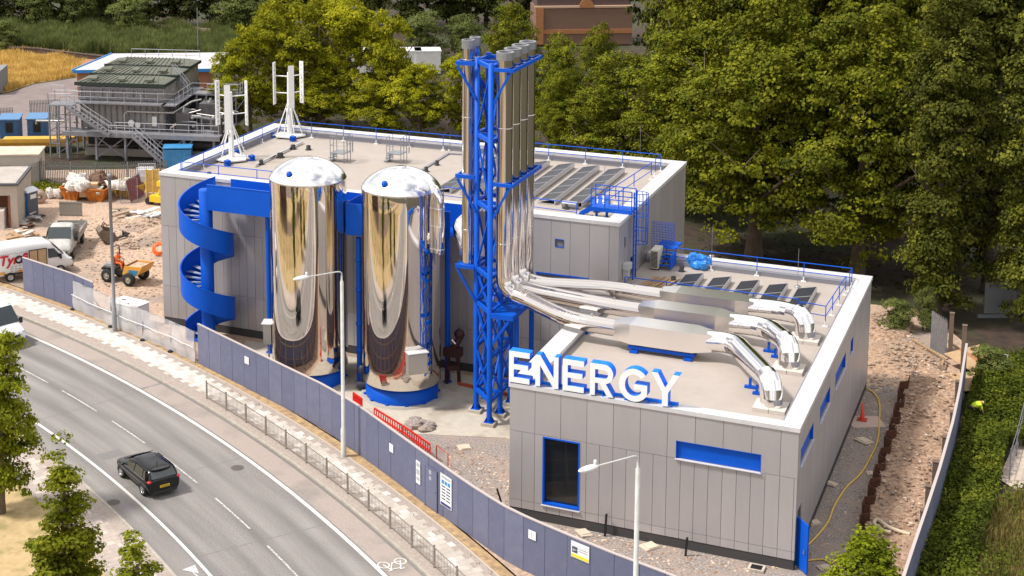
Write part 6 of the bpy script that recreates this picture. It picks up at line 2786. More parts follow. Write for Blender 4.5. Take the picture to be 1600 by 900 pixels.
m.build('trough', BY_, yb)
m = MB()
for k in range(4):
    m.obox(p + CR * (-3.5 + 1.8 * k) - CF * .8 + Vector((0, 0, .3)), CR, CF, (0, 0, 1), .06, .06, .3)
m.build('leg', GREYP, yb)

# ================================================================ THE STEEL PROCESS PLANT
O = at(118, 246)
pl = thing('process_plant', 'grey steel process plant with three green ribbed roofs, stairs and gantries', 'industrial plant', O)
UPZ = Vector((0, 0, 1))
_CR0, _CF0 = CR, CF
_pa = CAM_E[2] - R(12)
CR, CF = Vector((math.cos(_pa), math.sin(_pa), 0)), Vector((-math.sin(_pa), math.cos(_pa), 0))


def L(x, y, z):
    return O + CR * x + CF * y + UPZ * z


def lbox(m, x0, y0, z0, x1, y1, z1):
    m.obox(L((x0 + x1) / 2, (y0 + y1) / 2, (z0 + z1) / 2), CR, CF, UPZ, abs(x1 - x0) / 2, abs(y1 - y0) / 2, abs(z1 - z0) / 2)


GG = mat('plant_steel', (.235, .235, .26), .55, .1, col2=(.17, .17, .19), scale=2)
GL = mat('plant_sheet', (.36, .335, .315), .6, .1, col2=(.24, .22, .21), scale=1.5)
GRN = mat('green_roof_sheet', (.08, .085, .062), .7, col2=(.125, .13, .1), scale=1.2)
GRD = mat('green_trim', (.012, .024, .018), .5)
HRL = mat('handrail_grey', (.42, .43, .47), .5, .2)
BW, BD = 8.5, 12.0
m = MB()
lbox(m, .3, 1.2, 2.6, BW - .2, BD, 6.9)
m.build('body', GL, pl)
m = MB()
for k in range(15):
    x = .3 + k * (BW - .5) / 14
    lbox(m, x - .05, 1.05, 2.6, x + .05, 1.2, 5.3)
for k in range(18):
    y = 1.2 + k * (BD - 1.3) / 17
    lbox(m, BW - .2, y - .05, 2.6, BW - .06, y + .05, 5.3)
m.build('ribs', GG, pl)
m = MB()
lbox(m, .2, 1.0, 5.35, BW - .1, 1.15, 5.5)
lbox(m, .2, .95, 6.3, BW, 1.15, 6.5)
for k in range(9):
    lbox(m, .3 + k, .98, 5.5, .42 + k, 1.14, 6.3)
m.build('frieze', GG, pl)
for j in range(3):
    y0, y1 = .75 + j * 3.95, .75 + j * 3.95 + 3.45
    m = MB()
    z0 = 6.95 + .14 * j
    z1 = z0 + .16
    pts_ = [L(0, y0, z0), L(BW, y0, z0), L(BW - 1.1, y1 - .2, z1), L(.9, y1 - .2, z1), L(.9, y1, z1 - .05), L(BW - 1.1, y1, z1 - .05), L(BW, y1, z0), L(0, y1, z0)]
    m.add(pts_, [(0, 1, 2, 3), (3, 2, 5, 4), (4, 5, 6, 7), (1, 6, 5, 2), (0, 3, 4, 7)])
    for k in range(17):
        x = .35 + k * .47
        if x < BW - .4:
            m.bar(L(x, y0, z0 + .03), L(.9 + x * (BW - 2.0) / BW, y1 - .2, z1 + .03), .07, .07)
    rf = m.build('roof', GRN, pl)
    m = MB()
    lbox(m, -.1, y0 - .12, z0 - .28, BW + .1, y0, z0 + .04)
    lbox(m, BW, y0, z0 - .25, BW + .12, y1, z0 + .02)
    m.build('fascia', GRD, rf)
    for x in (1.2, 3.9, 6.6):
        m = MB()
        m.obox(L(x + .3, y0 + .8, z0 + .3), CR, (CF + UPZ * .19).normalized(), UPZ, .35, .4, .09)
        m.build('hatch', GRN, rf)
# decks
m = MB()
lbox(m, -.8, -.6, 2.35, 14.0, 1.2, 2.55)
lbox(m, BW, 1.2, 2.35, 14.0, 8, 2.5)
lbox(m, -.9, -.75, 2.2, 14.1, -.6, 2.6)
m.build('deck', GG, pl)
m = MB()
lbox(m, .0, .0, 5.1, BW + .2, 1.0, 5.2)
lbox(m, BW - .1, .0, 5.1, BW + 1.3, 9, 5.2)
lbox(m, BW + 1.3, 5.5, 5.1, 14.2, 7.0, 5.25)
lbox(m, -2.4, -.2, 4.85, .0, 1.6, 4.95)
m.build('gantry', GG, pl)
m = MB()
for k in range(9):
    lbox(m, .2 + k, .9, 4.8, .3 + k, 1.05, 5.1)
m.build('gantry_bracket', GG, pl)
for k in range(6):
    for y in (-.5, 3.5):
        m = MB()
        x = -.5 + k * 2.8
        m.bar(L(x, y, 0), L(x, y, 2.35), .2, .2)
        m.bar(L(x, y, 1.2), L(x + .9, y, 2.3), .1, .1)
        m.build('leg', GG, pl)
m = MB()
for k in range(2):
    m.bar(L(2.3 + 5.6 * k - .0, -.5, .2), L(5.1 + 5.6 * k, -.5, 2.2), .09, .09)
    m.bar(L(5.1 + 5.6 * k, -.5, .2), L(2.3 + 5.6 * k, -.5, 2.2), .09, .09)
m.build('cross_brace', GG, pl)
m = MB()
lbox(m, -1, 6, 0, 14, 6.3, 1.2)
lbox(m, 0.5, 1.2, 0, 13.5, 1.4, .7)
m.build('base_wall', mat('plant_wall', (.34, .3, .27), .85), pl)


def hrail(m, pts, z, h=1.05, step=1.5):
    P = [L(x, y, z + h) for x, y in pts]
    m.tube(P, .03, 5)
    m.tube([p - UPZ * .5 for p in P], .025, 5)
    for a, b in zip(P, P[1:]):
        n = max(1, round((b - a).length / step))
        for i in range(n + 1):
            q = a + (b - a) * i / n
            m.tube([q - UPZ * h, q], .028, 5)


m = MB()
hrail(m, [(.1, .05), (BW + 1.2, .05), (BW + 1.2, 5.5), (14.1, 5.5)], 5.2)
m.build('handrail', HRL, pl)
m = MB()
hrail(m, [(4.2, -.65), (14, -.65)], 2.55)
hrail(m, [(BW + 1, 2.5), (14, 2.5)], 2.5)
m.build('handrail', HRL, pl)
m = MB()
hrail(m, [(-.1, -.15), (-2.4, -.15), (-2.4, 1.5), (-.1, 1.5)], 4.95)
hrail(m, [(-2.3, .5), (-1.0, .5)], 5.6)
m.build('handrail', HRL, pl)
m = MB()
hrail(m, [(1.5, BD), (BW, BD)], 7.5, .7)
m.build('handrail', HRL, pl)


def lstair(x0, z0, x1, z1, y, wd=.8):
    s_ = MB()
    for dy in (0, wd):
        s_.bar(L(x0, y + dy, z0), L(x1, y + dy, z1), .06, .26)
    n = max(2, int(abs(z1 - z0) / .22))
    for i in range(n):
        f = (i + .5) / n
        x, z = x0 + (x1 - x0) * f, z0 + (z1 - z0) * f
        lbox(s_, x - .12, y + .03, z, x + .12, y + wd - .03, z + .04)
    o = s_.build('stair_flight', GG, pl)
    r_ = MB()
    for dy in (0, wd):
        r_.tube([L(x0, y + dy, z0 + 1.0), L(x1, y + dy, z1 + 1.0)], .03, 5)
        r_.tube([L(x0, y + dy, z0 + .5), L(x1, y + dy, z1 + .5)], .025, 5)
        for i in range(5):
            f = i / 4
            p_ = L(x0 + (x1 - x0) * f, y + dy, z0 + (z1 - z0) * f)
            r_.tube([p_, p_ + UPZ], .025, 5)
    r_.build('stair_rail', HRL, o)


lstair(-.1, 5.0, 3.9, 2.5, -1.5)
lstair(6.2, 2.5, 9.0, .1, -1.6)
lstair(8.0, 7.0, 9.4, 5.3, 5.0, .7)
# scaffold tower on the left
m = MB()
for x in (-2.3, -1.4, -.3):
    for y in (-.3, 1.4):
        m.bar(L(x, y, 0), L(x, y, 4.9), .12, .12)
for z in (1.3, 2.5, 3.7):
    for y in (-.3, 1.4):
        m.bar(L(-2.3, y, z), L(-.3, y, z), .07, .07)
    m.bar(L(-2.3, -.3, z), L(-2.3, 1.4, z), .07, .07)
for k in range(3):
    m.bar(L(-2.3, -.3, k * 1.25), L(-.3, -.3, k * 1.25 + 1.2), .06, .06)
m.build('scaffold_tower', GG, pl)
# pipes and machines
PIPE = mat('pipe_grey', (.5, .48, .46), .4, .5)
m = MB()
m.tube([L(4.6, .8, 2.6), L(4.6, .8, 4.1), L(4.9, .8, 4.35), L(9.3, .8, 4.35), L(10.4, 3, 5.0), L(11, 4, 5.0)], .09, 8)
m.tube([L(-3.8, .2, 3.0), L(-3.8, .2, 3.3), L(-1, .2, 3.35)], .1, 8)
m.build('pipe', PIPE, pl)
m = MB()
m.tube([L(5.3, .7, 3.3), L(5.3, .6, 3.3)], .3, 12)
m.tube([L(5.9, .75, 3.1), L(5.9, .65, 3.1)], .26, 12)
m.build('gauge', WHITE, pl)
m = MB()
lbox(m, 7.2, .95, 3.0, 7.65, 1.0, 3.9)
m.build('warning_sign', WHITE, pl)
rn = random.Random(77)
for k in range(14):
    m = MB()
    x, y, z = rn.uniform(8.8, 13.6), rn.uniform(.2, 5.2), rn.uniform(2.6, 3.6)
    m.tube(rounded([L(x, y, 2.5), L(x, y, z + 1), L(x + rn.uniform(-2, 2), y, z + 1), L(x + rn.uniform(-2, 2), y + rn.uniform(-1, 2), z + rn.uniform(.4, 1.8))], .2, 3), rn.uniform(.04, .1), 7)
    m.build('pipe', rn.choice([PIPE, GG, GG]), pl)
for k in range(6):
    m = MB()
    x = 9.2 + k * .95
    m.bar(L(x, 5.4, 2.5), L(x, 5.4, 5.1), .1, .1)
    m.bar(L(x, 5.4, 3.8), L(x + .95, 5.4, 5.0), .06, .06)
    m.build('column', GG, pl)
for (pts__, zz_) in (([(-.1, .95), (4, .95), (8.4, .95)], 5.5), ([(-1, 3.4), (-1, 9)], 2.5), ([(11.2, 5.4), (14.2, 5.4), (14.2, 7)], 5.2), ([(3.9, -1.5), (6.2, -1.5)], 2.5)):
    m = MB()
    hrail(m, pts__, zz_, 1.0, .9)
    m.build('handrail', HRL, pl)
MD = mat('machine_dark', (.07, .07, .075), .5, .2, col2=(.11, .1, .1), scale=2)
for (x0, y0, x1, y1, z1) in ((9.6, .6, 10.9, 1.8, 4.4), (11.2, 2.6, 13.0, 4.2, 4.9), (13.2, .5, 13.9, 1.4, 4.0)):
    m = MB()
    lbox(m, x0, y0, 2.55, x1, y1, z1)
    q = L((x0 + x1) / 2, (y0 + y1) / 2, z1)
    m.lathe(q, [(.5, 0), (.45, .15), (.15, .22), (.15, .4), (0, .41)], 14)
    o = m.build('machine', MD, pl)
    m = MB()
    m.lathe(L(x1 + .15, y0 + .3, z1 - .6), [(.0, .0), (.16, .02), (.2, .14), (.16, .26), (0, .28)], 12)
    m.lathe(L(x1 + .2, y0 + .4, z1 - 1.4), [(.0, .0), (.16, .02), (.2, .14), (.16, .26), (0, .28)], 12)
    m.build('valve', PIPE, o)
m = MB()
m.tube([L(9.4, 2.2, 1.1), L(13.8, 2.2, 1.1)], .45, 16)
m.build('cylinder', MD, pl)
m = MB()
lbox(m, 8.6, 5.8, 2.5, 14.0, 8.0, 5.0)
m.build('machine_housing', BLACK, pl)
m = MB()
lbox(m, .3, 2.6, .72, 13.4, 2.7, 2.3)
m.build('undercroft_shade', BLACK, pl)  # black sheet standing in for the shade below the deck
# tall white stairs and pale block behind the plant
CR, CF = _CR0, _CF0
O = at(121, 154)
wb_ = thing('white_shed', 'long low white-roofed shed with blue trim behind the green roofs', 'building', at(125, 118))
m = MB()
m.obox(L(7.2, 3.4, 1.6), CR, CF, UPZ, 7.2, 3.2, 1.6)
m.build('wall', mat('shed_brick', (.33, .15, .08), .85), wb_)
m = MB()
q = [L(-.3, -.3, 3.2), L(14.9, -.3, 3.2), L(16.4, 5.6, 4.0), L(3.2, 5.6, 4.0), L(16.9, 8.0, 3.4), L(4.4, 8.0, 3.4)]
m.add(q + [p - UPZ * .12 for p in q], [(0, 1, 2, 3), (3, 2, 4, 5), (7, 6, 9, 8), (8, 9, 11, 10)])
m.build('roof', mat('shed_roof', (.5, .48, .5), .5, col2=(.42, .4, .42), scale=.6), wb_)
m = MB()
m.bar(L(-.35, -.4, 3.08), L(15, -.4, 3.08), .14, .34)
m.bar(L(-.4, -.3, 3.2), L(3.1, 5.6, 4.0), .16, .2)
m.build('gutter', mat('trim_blue', (.02, .2, .5), .5), wb_)

CR, CF = _CR0, _CF0

# ================================================================ TREES AND PLANTS
nr = np.random.default_rng(11)


def leaves_mesh(name, C, Nn, size, mt, jitter=.5, seed=0):
    """one leaf-shaped quad per centre"""
    r_ = np.random.default_rng(seed)
    n = len(C)
    Nn = Nn + r_.normal(0, jitter, (n, 3))
    Nn /= np.linalg.norm(Nn, axis=1)[:, None] + 1e-9
    t = r_.normal(0, 1, (n, 3))
    t -= Nn * (t * Nn).sum(1)[:, None]
    t /= np.linalg.norm(t, axis=1)[:, None] + 1e-9
    b = np.cross(Nn, t)
    s = (size * r_.uniform(.6, 1.25, n))[:, None]
    V_ = np.stack([C - t * s * .5, C - b * s * .36 + Nn * s * .08, C + t * s * .55, C + b * s * .36 + Nn * s * .08], 1).reshape(-1, 3)
    me = bpy.data.meshes.new(name)
    me.vertices.add(4 * n)
    me.vertices.foreach_set('co', V_.astype(np.float32).ravel())
    me.loops.add(4 * n)
    me.loops.foreach_set('vertex_index', np.arange(4 * n, dtype=np.int32))
    me.polygons.add(n)
    me.polygons.foreach_set('loop_start', np.arange(0, 4 * n, 4, dtype=np.int32))
    me.polygons.foreach_set('loop_total', np.full(n, 4, dtype=np.int32))
    me.materials.append(mt)
    me.update()
    me.validate()
    return me


def crown_points(seed, Rr_, H, z0, nl, ncl, per, rcl, shape='round', inner=.15):
    """clumps of leaves on the lobes of a crown; returns centres and normals"""
    r_ = np.random.default_rng(seed)
    lob = []
    for i in range(nl):
        f = (i + .5) / nl
        z = z0 + H * (f if shape != 'cone' else f ** 1.15)
        if shape == 'round':
            w_ = Rr_ * math.sqrt(max(.05, 1 - ((f - .42) / .66) ** 2))
        elif shape == 'cone':
            w_ = Rr_ * (1.02 - f) ** .75 * (1 if f > .15 else .7)
        else:
            w_ = Rr_ * (1 - abs(f - .5) ** 3 * 4)
        a = r_.uniform(0, 2 * PI)
        rad = w_ * r_.uniform(.42, .62)
        off = (w_ - rad) * r_.uniform(.6, 1.0)
        lob.append((off * math.cos(a), off * math.sin(a), z, rad))
        if nl > 9:
            a += PI * r_.uniform(.7, 1.3)
            lob.append((off * math.cos(a), off * math.sin(a), z + r_.uniform(-.5, .5) * H / nl, rad * r_.uniform(.7, 1)))
    lob = np.array(lob)
    wts = lob[:, 3] ** 2
    idx = r_.choice(len(lob), ncl, p=wts / wts.sum())
    d = r_.normal(0, 1, (ncl, 3))
    d[:, 2] = np.abs(d[:, 2]) * .8 + r_.normal(0, .45, ncl)
    d /= np.linalg.norm(d, axis=1)[:, None]
    rad = lob[idx, 3] * np.where(r_.uniform(0, 1, ncl) < inner, r_.uniform(.3, .8, ncl), r_.uniform(.85, 1.08, ncl))
    cc = lob[idx, :3] + d * rad[:, None] * np.array([1, 1, .8])
    m_ = r_.integers(int(per * .5), int(per * 1.5), ncl)
    ci_ = np.repeat(np.arange(ncl), m_)
    n = len(ci_)
    e = r_.normal(0, 1, (n, 3))
    e[:, 2] = np.abs(e[:, 2]) * .9 - .25
    e /= np.linalg.norm(e, axis=1)[:, None]
    rr = rcl * r_.uniform(.5, 1.3, ncl)[ci_] * r_.uniform(.55, 1.08, n)
    P_ = cc[ci_] + e * rr[:, None] * np.array([1, 1, .7])
    Nn = e * .7 + d[ci_] * .5 + np.array([0, 0, .45])
    return P_, Nn


def wood(seed, H, z0, Rr_, r0, lean=0., nb=7, mt=None):
    rn = random.Random(seed)
    m = MB()
    top = z0 + (H) * .75
    pts, rad = [], []
    n = 8
    for i in range(n + 1):
        f = i / n
        pts.append((lean * f * f * 2 + math.sin(f * 4 + seed) * .12, math.cos(f * 3 + seed) * .12 * f, top * f))
        rad.append(r0 * (1 - f) ** .8 + .04 + (r0 * .35 if i == 0 else 0))
    m.tube(pts, rad, 9)
    for k in range(nb):
        f = rn.uniform(.3, .85)
        i = int(f * n)
        a = 2 * PI * k / nb + rn.uniform(-.4, .4)
        b = Vector(pts[i])
        L_ = Rr_ * rn.uniform(.6, .95) * (.55 if Rr_ < 2.5 else 1)
        up = rn.uniform(.35, 1.0)
        q = [b, b + Vector((math.cos(a) * L_ * .4, math.sin(a) * L_ * .4, L_ * .3 * up)), b + Vector((math.cos(a + .2) * L_ * .75, math.sin(a + .2) * L_ * .75, L_ * .75 * up)), b + Vector((math.cos(a + .3) * L_, math.sin(a + .3) * L_, L_ * 1.05 * up))]
        m.tube(q, [rad[i] * .6, rad[i] * .42, rad[i] * .24, .03], 6)
        for s_ in (-1, 1):
            c = q[2]
            m.tube([c, c + Vector((math.cos(a + s_) * L_ * .35, math.sin(a + s_) * L_ * .35, L_ * .3))], [rad[i] * .2, .02], 5)
    return m


BARK = mat('tree_bark', (.085, .06, .04), .9, col2=(.15, .11, .075), scale=3, bump=.03, bscale=8, stretch=(1, 1, .4))
BARKD = mat('dark_bark', (.05, .038, .028), .9, col2=(.09, .07, .05), scale=4, bump=.02)
LF = {
    'plane': leafmat('plane_leaves', (.04, .052, .003), (.15, .165, .009), (.33, .32, .018), .24),
    'lime': leafmat('yellow_green_leaves', (.09, .10, .004), (.26, .265, .009), (.48, .43, .015), .3),
    'dark': leafmat('dark_leaves', (.014, .02, .004), (.045, .054, .01), (.12, .125, .02), .15),
    'grey': leafmat('willow_leaves', (.055, .075, .02), (.16, .19, .05), (.29, .32, .095), .25),
    'young': leafmat('young_tree_leaves', (.07, .088, .005), (.21, .235, .012), (.42, .42, .024), .34),
    'bright': leafmat('bright_leaves', (.09, .12, .005), (.25, .3, .012), (.5, .52, .03), .35),
}
LF['ivy'] = leafmat('ivy_leaves', (.024, .03, .004), (.09, .10, .011), (.25, .24, .026), .22)
KIND = {}


def proto_tree(key, lf, H, z0, Rr_, nl, ncl, per, rcl, leaf, shape, r0, seeds, bark=BARK, inner=.15, lean=0.):
    KIND[key] = []
    for s_ in seeds:
        P_, Nn = crown_points(s_, Rr_, H, z0, nl, ncl, per, rcl, shape, inner)
        me = leaves_mesh('crown', P_, Nn, leaf, LF[lf], .5, s_)
        wm = wood(s_, H, z0, Rr_, r0, lean)
        tm = bpy.data.meshes.new('trunk')
        tm.from_pydata(wm.v, [], wm.f)
        tm.materials.append(bark)
        tm.polygons.foreach_set('use_smooth', wm.sm)
        KIND[key].append((me, tm, H + z0 + rcl * .3, Rr_ + rcl * .4))


proto_tree('plane', 'plane', 15, 2.4, 6.2, 14, 560, 92, .95, .26, 'round', .45, (1, 2, 3))
proto_tree('lime', 'lime', 9, 1.6, 4.6, 9, 270, 85, .72, .24, 'round', .3, (4, 5), inner=.2)
proto_tree('dark', 'dark', 15, .8, 5.2, 12, 300, 60, 1.05, .42, 'oval', .35, (6, 7), BARKD)
proto_tree('grey', 'grey', 6.5, .3, 4.2, 8, 220, 80, .8, .25, 'round', .25, (8, 9), BARKD)
proto_tree('ivy', 'ivy', 22, .3, 3.6, 15, 420, 90, .9, .26, 'oval', .4, (10, 12), BARKD)
proto_tree('young', 'young', 7.4, .6, 1.5, 12, 290, 52, .36, .15, 'cone', .09, (23, 14), inner=.3)
proto_tree('maple', 'young', 6.2, .7, 1.95, 9, 330, 56, .42, .16, 'round', .13, (15,), inner=.3)
proto_tree('sapling', 'bright', 4.3, .2, 1.35, 10, 330, 60, .3, .12, 'cone', .05, (17,), inner=.35)
_used = {}


def tree(key, xb, yb, yt, wpx, label, var=0, rz=None, name='tree', group=None, z=-.14, xc=None, cat='tree'):
    """xb, yb: where its foot stands; yt: picture height of its top; wpx: crown width"""
    p = at(xb, yb, z)
    h = height_at(xb, yb, yt)
    dist = (Vector(_O) - p).length
    ppm = CAM_F / dist
    me, tm, H0, R0 = KIND[key][var % len(KIND[key])]
    sz = h / H0
    sxy = wpx / ppm / 2 / R0
    t = thing(name, label, cat, p, 0, group)
    t.rotation_euler = (0, 0, rz if rz is not None else (xb * 1.7 + yb) % 6.28)
    t.scale = (sxy, sxy, sz)
    a = bpy.data.objects.new('trunk', tm)
    b = bpy.data.objects.new('crown', me)
    for o in (a, b):
        COL.objects.link(o)
        o.parent = t
    return t


# the trees in the near corner of the picture
tree('maple', 4, 806, 528, 135, 'dense young maple at the left edge of the dry grass', 0)
tree('young', 105, 975, 668, 150, 'tall narrow young tree standing on the dry grass near the car', 0, 1.0)
tree('young', 218, 1050, 824, 165, 'young tree at the bottom edge beside the paving', 1, 2.2)
tree('sapling', 1352, 958, 804, 165, 'bright green conical sapling at the right corner of the low block', 0)
# yellow-green row behind the hall on the left
G1 = 'yellow-green trees behind the hall'
for i, (x, yb, yt, wd, v, lab_) in enumerate([
        (392, 214, 46, 120, 0, 'yellow-green tree behind the left wind turbine'), (455, 206, 8, 175, 1, 'broad yellow-green tree behind the rear wind turbine'),
        (545, 203, 4, 170, 0, 'tallest yellow-green tree with visible branches, left of the gap of white vans'), (610, 212, 30, 120, 1, 'yellow-green tree in front of the white containers'),
        (428, 176, 22, 110, 1, 'yellow-green tree further back between the two wind turbines'), (505, 172, 0, 130, 0, 'yellow-green tree further back right of the rear wind turbine'), (612, 168, 66, 90, 0, 'yellow-green tree further back below the white containers'), (352, 232, 128, 80, 1, 'small yellow-green tree between the plant and the left turbine')]):
    tree('lime', x, yb, yt, wd, lab_, v, group=G1)
for i, (x, yb, yt, wd, v, lab_) in enumerate([
        (655, 226, 104, 130, 0, 'mid-green tree below the white containers, behind the step-over platforms'), (722, 224, 92, 120, 1, 'mid-green tree just left of the flue tower'),
        (800, 232, 14, 130, 2, 'green tree behind the top of the flues'), (872, 246, 66, 100, 1, 'green tree below the brick house'), (932, 262, 52, 90, 1, 'green tree in front of the brick house'), (590, 222, 128, 110, 2, 'low green tree behind the middle of the hall roof'),
        (500, 214, 120, 120, 0, 'low green tree right of the rear wind turbine')]):
    tree('plane' if i not in (0, 1, 5, 6) else 'lime', x, yb, yt, wd, lab_, v)
# the big plane trees behind the right half
G2 = 'big plane trees behind the buildings'
for i, (x, yb, yt, wd, v, lab_) in enumerate([
        (962, 292, 92, 180, 0, 'plane tree rising behind the rear rail of the hall roof'), (1110, 300, -200, 250, 1, 'tall plane tree right of the brick house'),
        (1060, 336, 60, 230, 2, 'plane tree whose crown hangs behind the rear right corner of the hall'), (1175, 402, -30, 300, 0, 'plane tree with a leaning pale trunk beyond the hall corner'),
        (1150, 320, -230, 280, 2, 'tall plane tree at the top middle of the right half'), (1270, 350, -230, 300, 1, 'tall sunlit plane tree above the low roof'),
        (1338, 436, 20, 290, 2, 'plane tree with a thick straight trunk behind the low roof'), (1400, 370, -260, 270, 0, 'tall plane tree left of the dark ivy-clad trees'),
        (880, 262, 118, 90, 1, 'small plane tree at the right of the flues')]):
    tree('plane', x, yb, yt, wd, lab_, v, group=G2)
G3 = 'dark ivy-clad trees at the right edge'
for i, (x, yb, yt, wd, v, lab_) in enumerate([(1462, 498, -30, 150, 0, 'dark ivy-clad tree left of the grey gate'), (1545, 455, -80, 170, 1, 'dark tall tree second from the right edge'), (1612, 520, -30, 150, 0, 'dark tall tree cut by the right edge'), (1500, 420, -100, 160, 1, 'dark tree between the two ivy-clad trees')]):
    tree('ivy', x, yb, yt, wd, lab_, v, group=G3)
# far rows
rn = random.Random(21)
G4 = 'distant dark trees along the top of the picture'
xs_ = [-10, 45, 100, 160, 215, 275, 330, 395, 450, 510, 575, 640, 700, 760, 820]
desc = ['at the top left corner', 'second from the top left corner', 'above the reed bed, third from the left', 'above the middle of the reeds', 'behind the pale bush over the reeds', 'left of the thin mast',
        'right of the thin mast', 'above the yellow-green row at its left end', 'above the rear turbine', 'above the middle of the yellow-green row', 'above the right end of the yellow-green row', 'above the pale willows', 'right of the pale willows', 'left of the brick house', 'touching the left side of the brick house']
for i, x in enumerate(xs_):
    tree('dark', x, 44 + rn.uniform(-4, 4), -90 - rn.uniform(0, 40), 96 + rn.uniform(0, 20), 'distant dark tree ' + desc[i], i, group=G4)
for i, (x, yb, yt, wd, lab_) in enumerate([(62, 48, -22, 76, 'pale green tree above the left end of the reeds'), (130, 48, -24, 84, 'pale tree above the reeds, left of the rounded bush'), (205, 56, -8, 84, 'rounded pale bush above the reeds'), (165, 44, 2, 50, 'small pale tree left of the rounded bush'),
                                           (362, 60, -14, 90, 'grey-green tree right of the thin mast'), (412, 62, 2, 70, 'grey-green tree behind the left of the yellow-green row'), (668, 96, 22, 90, 'pale willow bush above the white containers'), (722, 92, 28, 80, 'second pale willow bush above the white containers'), (8, 80, 34, 60, 'dark green bush at the left end of the reeds'), (715, 40, -20, 60, 'pale tree above the willow bushes')]):
    tree('grey', x, yb, yt, wd, lab_, i, name='bush' if 'bush' in lab_ else 'tree', cat='bush' if 'bush' in lab_ else 'tree')
# far dark wood that closes the top of the picture
for i, x in enumerate([1050, 1100, 1170, 1240, 1320, 1420, 1520, 1600]):
    tree('dark', x, 150, -230, 190, 'dark tree deep in the wood, ' + ['right of the brick house', 'behind the tall plane tree', 'behind the top middle trees', 'behind the sunlit plane', 'right of the sunlit plane', 'behind the ivy-clad trees', 'behind the second tree from the right edge', 'behind the tree at the right edge'][i], i, group='dark trees deep in the wood')


def scatter(name, poly, n, hgt, size, mt, label, cat, seed, z=0., upright=True, kind='stuff', blades=False):
    """foliage spread over a ground polygon: little clumps of blades or leaves"""
    r_ = np.random.default_rng(seed)
    P_ = np.array([tuple(p)[:2] for p in poly])
    lo, hi = P_.min(0), P_.max(0)
    pts_ = r_.uniform(lo, hi, (n * 3, 2))
    ins = np.zeros(len(pts_), bool)
    j = len(P_) - 1
    for i in range(len(P_)):
        c = ((P_[i, 1] > pts_[:, 1]) != (P_[j, 1] > pts_[:, 1])) & (pts_[:, 0] < (P_[j, 0] - P_[i, 0]) * (pts_[:, 1] - P_[i, 1]) / (P_[j, 1] - P_[i, 1] + 1e-12) + P_[i, 0])
        ins ^= c
        j = i
    pts_ = pts_[ins][:n]
    n = len(pts_)
    hz = (np.sin(pts_[:, 0] * .9 + seed) * np.cos(pts_[:, 1] * .7) * .35 + .75 + r_.uniform(-.2, .2, n))
    if blades:
        me = bpy.data.meshes.new(name)
        h = hgt * hz * r_.uniform(.6, 1.1, n)
        a = r_.uniform(0, 2 * PI, n)
        dx, dy = np.cos(a) * size / 2, np.sin(a) * size / 2
        lx, ly = r_.normal(0, .25, n) * h, r_.normal(0, .25, n) * h
        b0 = np.stack([pts_[:, 0] - dx, pts_[:, 1] - dy, np.full(n, z)], 1)
        b1 = np.stack([pts_[:, 0] + dx, pts_[:, 1] + dy, np.full(n, z)], 1)
        tp = np.stack([pts_[:, 0] + lx, pts_[:, 1] + ly, z + h], 1)
        V_ = np.stack([b0, b1, tp], 1).reshape(-1, 3)
        me.vertices.add(3 * n)
        me.vertices.foreach_set('co', V_.astype(np.float32).ravel())
        me.loops.add(3 * n)
        me.loops.foreach_set('vertex_index', np.arange(3 * n, dtype=np.int32))
        me.polygons.add(n)
        me.polygons.foreach_set('loop_start', np.arange(0, 3 * n, 3, dtype=np.int32))
        me.polygons.foreach_set('loop_total', np.full(n, 3, dtype=np.int32))
        me.materials.append(mt)
        me.update()
        me.validate()
    else:
        zz = z + hgt * hz * r_.uniform(0, 1, n) ** .5
        C_ = np.stack([pts_[:, 0], pts_[:, 1], zz], 1)
        N_ = np.tile(np.array([[0, 0, 1.]]), (n, 1))
        me = leaves_mesh(name, C_, N_, size, mt, .6, seed)
    ob = bpy.data.objects.new(name, me)
    COL.objects.link(ob)
    tag(ob, label, cat, None, kind)
    return ob


GOLD = leafmat('golden_grass', (.42, .27, .07), (.62, .42, .13), (.78, .58, .22), .3)
DRYW = leafmat('dry_weed_leaves', (.12, .11, .03), (.3, .24, .08), (.5, .4, .17), .3)
REED = leafmat('reed_leaves', (.08, .11, .03), (.2, .235, .075), (.34, .36, .13), .3)
scatter('golden_grass', [at(x, y) for x, y in [(-60, 150), (14, 140), (50, 128), (118, 118), (140, 92), (60, 80), (-60, 70)]], 26000, .9, .16, GOLD, 'tall golden dry grass beyond the curved path', 'grass', 3, blades=True, z=-.15)
structure(MB().sheet([tuple(at(x, y).xy) for x, y in [(-60, 152), (14, 141), (52, 128), (120, 118), (142, 92), (60, 78), (-60, 68)]], -.155).build('golden_field', mat('golden_ground', (.36, .24, .08), .95, col2=(.48, .34, .13), scale=2)))
structure(MB().sheet([tuple(at(x, y).xy) for x, y in [(-60, 230), (40, 215), (140, 200), (345, 200), (345, 120), (130, 118), (52, 130), (14, 143), (-60, 155)]], -.15).build('curved_path', mat('path_tarmac', (.17, .135, .13), .9, col2=(.22, .18, .17), scale=.5)))
scatter('reeds', [at(x, y) for x, y in [(-20, 72), (150, 82), (300, 92), (430, 96), (440, 62), (300, 50), (100, 44), (-20, 40)]], 130000, 2.1, .22, REED, 'bank of tall green reeds above the low wall', 'reeds', 4, blades=True, z=-.15)
m = MB()
P_ = [at(x, y) for x, y in [(14, 82), (60, 84), (140, 94), (220, 102)]]
for a, b in zip(P_, P_[1:]):
    m.bar(a + UPZ * .25, b + UPZ * .25, .4, .8)
    m.bar(a + UPZ * .7, b + UPZ * .7, .5, .1)
tag(m.build('low_wall', mat('old_brick', (.06, .035, .028), .9, col2=(.11, .075, .055), scale=3)), 'long low brick wall between the golden grass and the reeds', 'wall')
m = MB()
